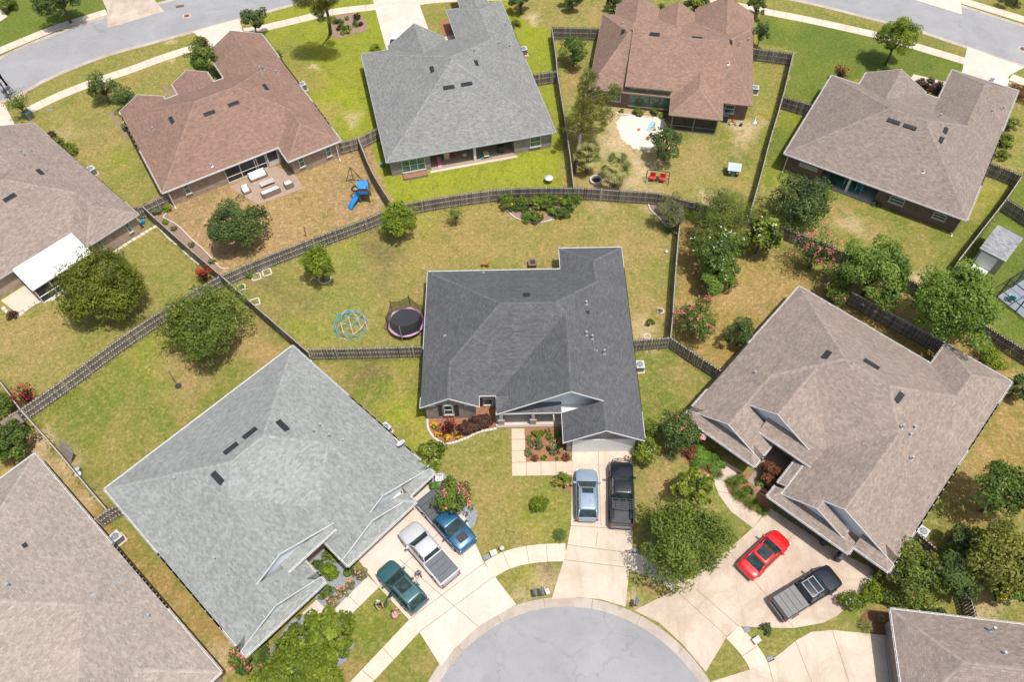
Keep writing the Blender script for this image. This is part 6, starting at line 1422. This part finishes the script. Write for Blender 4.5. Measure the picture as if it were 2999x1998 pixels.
# swing chairs
r0=thing('swing_seat',1924,530,'red double garden swing seat on the dry lawn','swing seat',-11);REDF=simple('red_fabric',(.50,.02,.03),.8,var=.1)
for s in (-1,1):
    m=MB();m.tube([(s*1.25,-.55,0),(s*1.2,0,1.5),(s*1.25,.55,0)],.035,6);m.build('side_frame',DARKM,r0)
    m=MB();m.box(s*.55-.3,s*.55+.3,-.28,.22,.42,.5);m.build('seat',REDF,r0);m=MB();m.box(s*.55-.3,s*.55+.3,.2,.28,.5,1.0);m.build('backrest',REDF,r0)
m=MB();m.tube([(-1.2,0,1.5),(1.2,0,1.5)],.03,6);m.build('top_bar',DARKM,r0);m=MB();m.box(-.16,.16,-.2,.2,.5,.55);m.build('side_table',DARKM,r0);m=MB();m.box(-1.0,1.0,-.3,-.26,.36,.42);m.box(-1.,1.,.22,.26,.36,.42);m.build('seat_frame',DARKM,r0)
for nm_,(x,y),rad,lb in (('fire_pit',(1745,531),.62,'round pale stone fire pit beside the cabbage palm'),):
    r0=thing(nm_,x,y,lb,'fire pit');m=MB();rn=random.Random(3)
    for k in range(3):
        for i in range(14):
            a=(i+k*.5)/14*6.283;M=Matrix.Translation((rad*math.cos(a),rad*math.sin(a),k*.12))@Matrix.Rotation(a,4,'Z');m.box(-.09,.09,-.12,.12,0,.11,a=rn.random(),M=M)
    m.build('stone_ring',EDGEW,r0);m=MB();m.lathe([(.5,.02),(.5,.08),(.3,.1)],18);m.build('ash',simple('ash',(.03,.03,.032),.95),r0)
r0=thing('fire_table',1560,777,'square brown fire table on the back lawn','fire table',0);m=MB();m.box(-.45,.45,-.45,.45,.45,.52);m.box(-.36,.36,-.36,.36,0,.45);m.build('table_body',simple('brown_tile',alb(150,118,98),.7),r0);m=MB();m.box(-.26,.26,-.26,.26,.52,.55);m.build('burner_lid',DARKM,r0)
for (x,y,l) in ((782,799,'square white bed frame under the curved fence, right one'),(751,812,'square white bed frame under the curved fence, left one'),(709,843,'small diamond white bed frame by the fence junction'),(748,886,'white bed frame halfway down the diagonal fence')):
    p=at(x,y);m=MB();w=.42 if 'small' not in l else .34
    for a,b in (((-w,-w),(w,-w)),((w,-w),(w,w)),((w,w),(-w,w)),((-w,w),(-w,-w))):m.bar((*a,.06),(*b,.06),.12,.12)
    o=m.build('bed_frame',EDGEW,loc=(p.x,p.y,0),rz=R(20));tag(o,l,'planter frame')
for (x,y,r_,l) in ((952,818,.62,'white stone ring under the yellow-green oval tree'),(1332,640,.3,'white ring around the sparse young tree'),(1935,912,.3,'white stone ring near the side fence'),(1895,987,.3,'white stone ring by the front fence corner'),(2043,1005,.01,'')):
    if not l:continue
    p=at(x,y);m=MB()
    for i in range(14):
        a=i/14*6.283;M=Matrix.Translation((r_*math.cos(a),r_*math.sin(a),0))@Matrix.Rotation(a,4,'Z');m.box(-.06,.06,-r_*.2,r_*.2,0,.1,M=M)
    tag(m.build('stone_ring',EDGEW,loc=(p.x,p.y,0)),l,'stone ring')
# air conditioners
def ac(px,py,rz,label):
    r0=thing('air_conditioner',px,py,label,'air conditioner',rz,z=0.);m=MB();m.box(-.38,.38,-.38,.38,.08,.82);m.build('casing',simple('grey_casing',(.16,.17,.18),.5),r0)
    m=MB();m.box(-.42,.42,-.42,.42,.82,.88);m.build('top_cover',simple('pale_casing',(.44,.46,.48),.5),r0);m=MB();m.lathe([(.31,.88),(.31,.895),(.28,.9)],20);o=m.build('fan_grille',simple('fan_grille',(.14,.17,.18),.5),r0)
    m=MB()
    for i in range(5):
        a=i*1.2566;m.bar((0,0,.91),(.27*math.cos(a),.27*math.sin(a),.91),.07,.01)
    m.build('fan_blade',GALV,o);m=MB();m.box(-.5,.5,-.5,.5,.0,.08);m.build('pad',WALKM,r0)
for a in ((1871,1082,0,'air conditioner right of the charcoal-roofed house'),(350,1583,-43,'air conditioner between the pinkish and pale grey roofs'),(2692,1568,-43,'air conditioner at the right gutter of the large taupe-roofed house'),(889,262,-59,'air conditioner on the right of the brown-roofed house'),(2208,272,-11,'air conditioner right of the brick house'),(274,510,-43,'air conditioner beside the left taupe roof'),(1534,158,13,'air conditioner right of the grey-roofed house'),(1132,1265,-43,'air conditioner peeking out behind the pale grey roof')):ac(*a)
# mailboxes
def mailbox(px,py,rz,label):
    r0=thing('mailbox',px,py,label,'mailbox',rz);S=simple('slate_mailbox',(.10,.13,.17),.5);m=MB();m.box(-.05,.05,-.05,.05,0,1.0);m.build('post',S,r0)
    m=MB();m.box(-.12,.12,-.3,.3,1.0,1.14);m.tube([(0,-.3,1.14),(0,.3,1.14)],.12,12);m.build('box',S,r0);m=MB();m.box(-.09,.09,-.25,.25,.82,.96);m.build('paper_tube',S,r0);m=MB();m.box(.12,.135,-.05,.12,1.15,1.3);m.build('flag',LAMPR,r0)
mailbox(1568,1748,8,'left of the two mailboxes by the middle driveway');mailbox(1588,1745,5,'right of the two mailboxes by the middle driveway');mailbox(1860,1776,-20,'single mailbox on the grass wedge between the two lower driveways')
mailbox(24,286,-30,'mailbox nearest the street light');mailbox(34,278,-30,'mailbox right of the street light')
def boxy(name,px,py,w,d,h,rz,mat,label,cat,lid=None):
    r0=thing(name,px,py,label,cat,rz);m=MB();m.box(-w/2,w/2,-d/2,d/2,0,h);m.build('body',mat,r0);m=MB();m.box(-w/2-.03,w/2+.03,-d/2-.03,d/2+.03,h,h+.05);m.build('lid',lid or mat,r0)
UT=simple('utility_grey',alb(228,222,215),.7);UD=simple('meter_lid',alb(150,160,168),.7)
boxy('utility_box',1446,1624,.5,.4,.35,20,UT,'white utility box on the verge near the blue pickup','utility box');boxy('utility_box',2214,1879,.55,.4,.3,30,UT,'pale utility box near the small conifer','utility box');boxy('utility_box',1603,1737,.28,.4,.3,20,UT,'small pale box beside the two mailboxes','utility box')
boxy('transformer_box',88,345,.9,.8,.9,-30,simple('green_transformer',alb(120,140,125),.6),'green transformer box behind the left taupe roof','transformer')
for x,y,l in ((2186,1846,'round-cornered meter lid by the small conifer'),(2256,1931,'meter lid at the edge of the lower right driveway'),(1859,1614,'meter lid at the foot of the big spreading tree'),(146,322,'grey meter lid on the upper left lawn'),(1425,1632,'dark meter lid by the white utility box')):
    p=at(x,y);m=MB();m.box(-.26,.26,-.18,.18,0,.04);m.box(-.2,.2,-.12,.12,.04,.05);tag(m.build('meter_lid',UD,loc=(p.x,p.y,0),rz=R(20)),l,'meter lid')
def lathe_thing(name,px,py,prof,mat,label,cat,z=0.):
    p=at(px,py,z);m=MB();m.lathe(prof,18);o=m.build(name,mat,loc=(p.x,p.y,z),smooth=True);return tag(o,label,cat)
lathe_thing('vent_cap',1470,1611,[(.1,0),(.1,.35),(.2,.37),(.22,.42),(.12,.5)],UT,'white capped pipe beside the utility box','pipe');lathe_thing('ball',1951,740,[(.02,0),(.13,.06),(.17,.17),(.13,.28),(.02,.34)],WHITE,'white ball on the lawn near the side fence','ball')
lathe_thing('bucket',233,1384,[(.24,0),(.3,.7),(.31,.72),(.26,.7),(.22,.1)],simple('grey_tub',(.4,.38,.36),.7),'grey tub beside the long bare strip fence','tub');lathe_thing('bucket',236,1396,[(.22,0),(.27,.5),(.27,.55),(.02,.6)],simple('white_blue_tub',(.6,.66,.78),.6),'white lidded tub beside the grey tub','tub')
lathe_thing('flower_pot',1898,408,[(.16,0),(.24,.28),(.2,.28),(.16,.2)],simple('terracotta',(.5,.13,.05),.8),'orange pot on the white sand','pot');lathe_thing('flower_pot',1871,381,[(.1,0),(.17,.2),(.12,.2)],simple('terracotta',0),'small orange pot in the middle of the white sand','pot')
for i,(x,y,c,l) in enumerate(((2028,1118,'terracotta','orange rimmed pot by the brick wall'),(2003,1142,'pale_pot','pale pot left of the orange rimmed pot'),(2057,1146,'pale_pot','pale pot right of the orange rimmed pot'),(2100,1156,'dark_pot','dark pot at the end of the row of pots'))):
    lathe_thing('flower_pot',1500+x/3.136,y/3.136,[(.14,0),(.2,.26),(.15,.26),(.1,.2)],simple(c,(.55,.48,.42) if c=='pale_pot' else (.05,.06,.1),.8),l,'pot')
lathe_thing('garden_table',1607,533,[(.05,0),(.05,.6),(.48,.62),(.48,.66)],simple('pale_table',(.5,.56,.6),.5),'round pale table standing alone on the lime lawn','table')
lathe_thing('toy_basketball_base',2209,360,[(.3,0),(.3,.12),(.06,.2),(.06,.9),(.02,1.)],WHITE,'white toy basketball stand on the sandy patch','toy stand')
def bin_(px,py,label):
    r0=thing('rubbish_bin',px,py,label,'bin',-43);m=MB();m.lathe([(.26,0),(.33,.9),(.34,.92)],16);m.build('body',DARKM,r0);m=MB();m.lathe([(.36,.92),(.36,.97),(.2,1.05)],16);m.build('lid',DARKM,r0)
bin_(2452,1640,'black rubbish bin in front of the right garage pier');bin_(2409,1592,'black bin in the shade of the double garage door')
boxy('storage_box',2650,1625,1.3,.9,1.0,-43,WHITE,'white storage box below the air conditioner fence','storage box');boxy('black_grill',2122,355,.6,.55,.9,-11,DARKM,'black grill beside the screened porch','grill')  # second box is the black grill by the screened porch
boxy('hose_reel',421,655,.35,.3,.4,30,BLUE,'blue hose reel beside the left house wall','hose reel');boxy('hose_reel',1122,487,.4,.4,.5,13,simple('green_plastic',(.02,.2,.12),.5),'green hose reel in the shade of the grey roof','hose reel')
boxy('grill',1466,446,.6,.5,.95,13,DARKM,'black grill on the porch of the grey-roofed house','grill')
# planter, playhouse
r0=thing('raised_planter',1218,516,'long raised planter box behind the grey-roofed house','planter',13);m=MB()
for a,b in (((-1.35,-.4),(1.35,-.4)),((1.35,-.4),(1.35,.4)),((1.35,.4),(-1.35,.4)),((-1.35,.4),(-1.35,-.4))):m.bar((*a,.17),(*b,.17),.06,.34)
m.build('box',GW,r0);m=MB();m.box(-1.3,1.3,-.36,.36,0,.26);m.build('soil',MULCH,r0)
r0=thing('playhouse',2145,508,'small toy playhouse with a pale blue roof','playhouse',-11);m=MB();m.box(-.6,.6,-.5,.5,0,1.05);m.build('wall',simple('dark_red_wall',(.12,.05,.05),.8),r0)
m=MB();m.poly([(-.72,-.7,1.0),(.72,-.7,1.0),(.72,.0,1.55),(-.72,0,1.55)]);m.poly([(.72,.7,1.0),(-.72,.7,1.0),(-.72,0,1.55),(.72,0,1.55)]);m.build('roof',simple('pale_blue_roof',(.38,.45,.52),.6),r0)
m=MB();m.box(-.2,.2,-.54,-.5,0,.8);m.build('door',simple('teal_paint',(.06,.3,.33),.6),r0)
for s in (-1,1):m=MB();m.box(s*.42-.12,s*.42+.12,-.53,-.5,.45,.75);m.build('window',WHITE,r0)
# small slides / toys
def toyslide(px,py,rz,mat,label,z=0.,L=1.3,h=.7):
    r0=thing('toy_slide',px,py,label,'slide',rz,z);m=MB();m.bar((-L/2,0,h),(L/2,0,.05),.4,.04);m.bar((-L/2,.2,h+.06),(L/2,.2,.11),.04,.12);m.bar((-L/2,-.2,h+.06),(L/2,-.2,.11),.04,.12);m.build('chute',mat,r0);m=MB();m.box(-L/2-.1,-L/2,-.2,.2,0,h);m.build('ladder',mat,r0)
toyslide(1906,376,-125,simple('pale_blue_plastic',(.25,.42,.5),.5),'pale blue toy slide on the white sand',L=1.1,h=.6)
toyslide(1288,482,-80,simple('pink_plastic',(.65,.15,.25),.4),'pink toy slide at the left end of the porch',L=1.2,h=.6)
r0=thing('toy_climber',1308,464,'yellow toy climber with green and red slides on the porch','toy',13,.0);m=MB();m.box(-.3,.3,-.25,.25,0,.9);m.prism([(-.36,-.3),(.36,-.3),(.36,.3),(-.36,.3)],.9,.96);m.build('tower',simple('cream_plastic',(.65,.5,.3),.5),r0)
m=MB();m.bar((.3,0,.6),(1.0,-.1,.15),.3,.06);m.build('red_slide',simple('red_plastic',(.6,.03,.03),.4),r0);m=MB();m.bar((-.3,0,.5),(-.75,-.1,.1),.35,.06);m.build('green_slide',simple('green_toy_plastic',(.05,.3,.08),.4),r0)
lathe_thing('activity_table',1361,460,[(.2,0),(.2,.4),(.34,.42),(.34,.5),(.1,.5),(.1,.62)],simple('toy_cream',(.62,.5,.3),.5),'round toy activity table on the porch','toy table')
r0=thing('picnic_table',1424,460,'teal toy picnic table on the porch','toy table',13);m=MB();m.box(-.3,.3,-.42,.42,.45,.5);m.build('table_top',simple('toy_cream',0),r0);m=MB()
for s in (-1,1):m.box(s*.5-.1,s*.5+.1,-.42,.42,.22,.27);m.box(s*.42-.04,s*.42+.04,-.35,.35,0,.24)
m.build('bench',simple('teal_plastic',(.02,.35,.4),.4),r0)
# chairs of the upper right porch
TEAL=simple('teal_cushion',(.03,.30,.36),.8)
def pchair(px,py,rz,label,teal=TEAL):
    r0=thing('porch_chair',px,py,label,'chair',rz,z=.1);m=MB();m.box(-.28,.28,-.28,.28,.38,.44);m.build('seat',teal,r0);m=MB();m.box(-.28,.28,.25,.31,.44,.98);m.build('backrest',teal,r0);m=MB()
    for s in (-1,1):m.box(s*.3-.03,s*.3+.03,-.3,.3,.58,.63)
    m.build('armrest',WHITE,r0)
    for s in (-1,1):
        for t in (-1,1):q=MB();q.box(s*.28-.03,s*.28+.03,t*.28-.03,t*.28+.03,0,.58);q.build('leg',WHITE,r0)
pchair(2479,540,-32,'left teal cushioned porch chair at upper right');pchair(2514,556,-32,'right teal cushioned porch chair at upper right')
lathe_thing('side_table',2527,566,[(.03,0),(.03,.4),(.24,.42),(.24,.46)],simple('teal_plastic',0),'round teal table beside the right porch chair','table',z=.1)
SH(2434,540,13,'dark potted plant at the left end of the upper right porch','dark',ls=.12);SH(2566,596,12,'dark potted plant at the right end of the upper right porch','dark',ls=.12)
# flag
r0=thing('flag',2030,1300,'striped red and white flag by the pink-tipped crepe myrtle','flag',-25);m=MB();m.tube([(-.1,-.6,.9),(-.1,.0,2.4)],.02,6);m.build('pole',WHITE,r0)
m=MB()
for i in range(13):
    for j in range(8):
        u0,u1=j/8*.95,(j+1)/8*.95;w_=lambda u:.05*math.sin(u*9);z0,z1=2.3-i*.045,2.3-(i+1)*.045
        y0,y1=-.03-i*.022,-.03-(i+1)*.022;mi=2 if (i<7 and j<3) else i%2
        m.poly([(u0-.1,y0+w_(u0),z0),(u1-.1,y0+w_(u1),z0),(u1-.1,y1+w_(u1),z1),(u0-.1,y1+w_(u0),z1)],mi)
m.build('cloth',[simple('flag_red',(.6,.03,.07),.8),simple('flag_white',(.75,.72,.72),.8),simple('flag_blue',(.02,.03,.2),.8)],r0)
# street light
r0=thing('street_light',32,292,'dark street light pole at the upper left edge','street light');m=MB();m.tube([(0,0,0),(0,0,7)],[.09,.06],10);m.build('pole',DARKM,r0);m=MB();m.tube([(0,0,6.9),(-.6,1.1,7.3)],.04,8);m.build('arm',DARKM,r0);m=MB();m.box(-.75,-.45,1.0,1.6,7.25,7.38);m.build('lamp_head',GALV,r0)
# starfish on the dark fence
for i,(x,y,c) in enumerate(((2531,887,(.45,.5,.55)),(2555,926,(.6,.6,.6)),(2601,926,(.3,.4,.45)),(2670,966,(.05,.2,.4)))):
    p=at(x,y,1.3);q0=at(2485,851,1.83);q1=at(2800,1021,1.83);d=(q1-q0).normalized();nrm=Vector((d.y,-d.x,0));m=MB();P=[]
    base=q0+d*((p-q0).dot(d));base.z=1.2;base+=nrm*.1
    for k in range(10):
        r_=.26 if k%2==0 else .09;a=k*math.pi/5+.3;P.append(base+d*r_*math.cos(a)+Vector((0,0,r_*math.sin(a))))
    m.poly([tuple(v+nrm*.03) for v in P]);m.poly([tuple(v) for v in P][::-1])
    for a_,b_ in zip(P,P[1:]+P[:1]):m.poly([a_,b_,b_+nrm*.03,a_+nrm*.03])
    tag(m.build('starfish_ornament',simple('starfish_%s'%'abcd'[i],c,.6)),'starfish ornament on the dark fence, '+['leftmost pale grey','second, white, hanging low','third, dull blue','rightmost, deep blue'][i],'ornament')
# shed and pool cage
RA=[at(2871,725,2.35),at(2922,658,2.35),at(2997,696,2.35),at(2947,765,2.35)]
u_=(RA[3]-RA[0]);v_=(RA[1]-RA[0]);Lu,Lv=u_.length,v_.length;r0=empty('garden_shed',(RA[0].x,RA[0].y,0),math.atan2(u_.y,u_.x),'grey shingled garden shed with a white ramp near the right edge','shed')
m=MB();m.box(.1,Lu-.1,.12,Lv-.12,0,2.3);m.build('wall',simple('sage_wall',alb(176,184,170),.7,var=.05),r0)
m=MB();m.poly([(0,0,2.35),(Lu,0,2.35),(Lu,Lv/2,2.95),(0,Lv/2,2.95)],0,[(0,0),(Lu,0),(Lu,Lv/2),(0,Lv/2)]);m.poly([(Lu,Lv,2.35),(0,Lv,2.35),(0,Lv/2,2.95),(Lu,Lv/2,2.95)],0,[(0,0),(Lu,0),(Lu,Lv/2),(0,Lv/2)]);m.poly([(0,Lv,2.35),(0,0,2.35),(0,Lv/2,2.95)],1);m.poly([(Lu,0,2.35),(Lu,Lv,2.35),(Lu,Lv/2,2.95)],1)
m.build('roof',[shingle('shed_shingle',alb(172,174,178),.25),WHITE],r0);m=MB();m.box(-.03,Lu+.03,-.04,0,2.2,2.36);m.build('fascia',WHITE,r0);m=MB();m.box(.3,2.0,.02,.11,.1,2.0);m.build('door',WHITE,r0);m=MB();m.bar((1.15,.1,.2),(1.15,-1.3,.06),1.5,.05);m.build('ramp',WHITE,r0)
P0=at(2920,870);P1=at(2999,934);d=(P1-P0).normalized();r0=empty('pool_enclosure',(P0.x,P0.y,0),math.atan2(d.y,d.x),'screened pool enclosure with a pale deck at the right edge','pool enclosure')
m=MB();m.box(0,9,0,9,0,.1);m.build('deck',simple('pale_deck',alb(178,190,205),.8),r0)
for i in range(5):
    for (x,y) in ((i*2.2,0),(0,i*2.2)):
        if i or x==0 and y==0:
            m=MB();m.box(x-.05,x+.05,y-.05,y+.05,0,2.7);m.build('post',DARKM,r0)
        if i==0:break
m=MB()
for i in range(5):m.box(i*2.2-.04,i*2.2+.04,0,9,2.7,2.78);m.box(0,9,i*2.2-.04,i*2.2+.04,2.705,2.775)
m.box(0,9,-.03,.03,1.0,1.06);m.box(-.03,.03,0,9,1.0,1.06);m.build('beam',DARKM,r0)
nm2=NET.copy();nm2.name='pool_screen_mesh';nm2.node_tree.nodes['Mix Shader'].inputs[0].default_value=.16
m=MB();m.poly([(0,0,2.74),(9,0,2.74),(9,9,2.74),(0,9,2.74)]);m.poly([(0,.02,.1),(9,.02,.1),(9,.02,2.7),(0,.02,2.7)]);m.poly([(.02,0,.1),(.02,9,.1),(.02,9,2.7),(.02,0,2.7)]);m.build('screen',nm2,r0)
pchair(2957,880,150,'teal chair inside the pool enclosure',simple('teal_plastic',0))
# leaning post, board, lean-to, bench
r0=thing('leaning_post',523,1132,'bare leaning post with a grassy pot at its foot','post');m=MB();m.tube([(0,0,0),(-.35,.45,1.9)],.045,6);m.build('stake',BARKP,r0);m=MB();m.lathe([(.28,0),(.3,.12),(.25,.1)],16);m.build('pot',DARKM,r0)
r0=thing('dead_stake',897,695,'thin bare stake behind the curved fence','stake');m=MB();m.tube([(0,0,0),(.08,.1,1.6)],.04,6);m.tube([(.05,.05,1.2),(-.1,.1,1.5)],.025,6);m.build('stick',BARK,r0)
p=at(190,1340);m=MB();m.box(-1.,1.,-.03,.03,0,1.3,M=Matrix.Rotation(R(-35),4,'X'));tag(m.build('leaning_board',simple('grey_board',(.24,.21,.19),.8,var=.2),loc=(p.x,p.y,0),rz=R(-43)),'grey board leaning on the fence of the bare strip','board')
r0=thing('lean_to',62,1262,'small brown lean-to under the dark tree by the fence','lean-to',-43);m=MB();m.bar((-.9,0,1.5),(.9,0,1.7),1.5,.06);m.build('roof',simple('brown_roofing',(.2,.15,.12),.9),r0)
for s in (-1,1):
    for t_ in (-1,1):q=MB();q.box(s*.8-.04,s*.8+.04,t_*.65-.04,t_*.65+.04,0,1.55+s*.08);q.build('post',DARKM,r0)
r0=thing('garden_chair',1288,1408,'white garden chair on gravel at the roof corner','chair',0);m=MB()
for k in range(4):m.box(-.26+k*.14,-.17+k*.14,-.26,.26,.35,.39)
m.build('seat',WHITE,r0);m=MB();m.box(-.26,.26,.22,.26,.4,.85);m.build('backrest',WHITE,r0)
for s in (-1,1):m=MB();m.box(s*.3-.03,s*.3+.03,-.3,.3,0,.6);m.build('side_frame',WHITE,r0)
# satellite dish is fixed to the pale grey roof
pt,nr_=H2.onroof(1177,1308);m=MB();m.tube([pt,pt+Vector((0,0,.5))],.03,6);M=Matrix.Translation(pt+Vector((0,0,.55)))@Matrix.Rotation(R(35),4,'X')
m.lathe([(.02,.0)],4);o=m.build('dish_mast',GALV,H2.root);m=MB();n=20
for k,(r1,z1,r2,z2) in enumerate(((.0,.0,.2,.015),(.2,.015,.4,.06))):
    for i in range(n):
        a,b=6.283*i/n,6.283*(i+1)/n;m.poly([M@Vector((r1*math.cos(a),r1*math.sin(a),z1)),M@Vector((r2*math.cos(a),r2*math.sin(a),z2)),M@Vector((r2*math.cos(b),r2*math.sin(b),z2)),M@Vector((r1*math.cos(b),r1*math.sin(b),z1))])
m.bar(M@Vector((0,-.38,.05)),M@Vector((0,-.6,.45)),.04,.04);m.build('satellite_dish',simple('dish_grey',(.6,.62,.64),.5),H2.root)
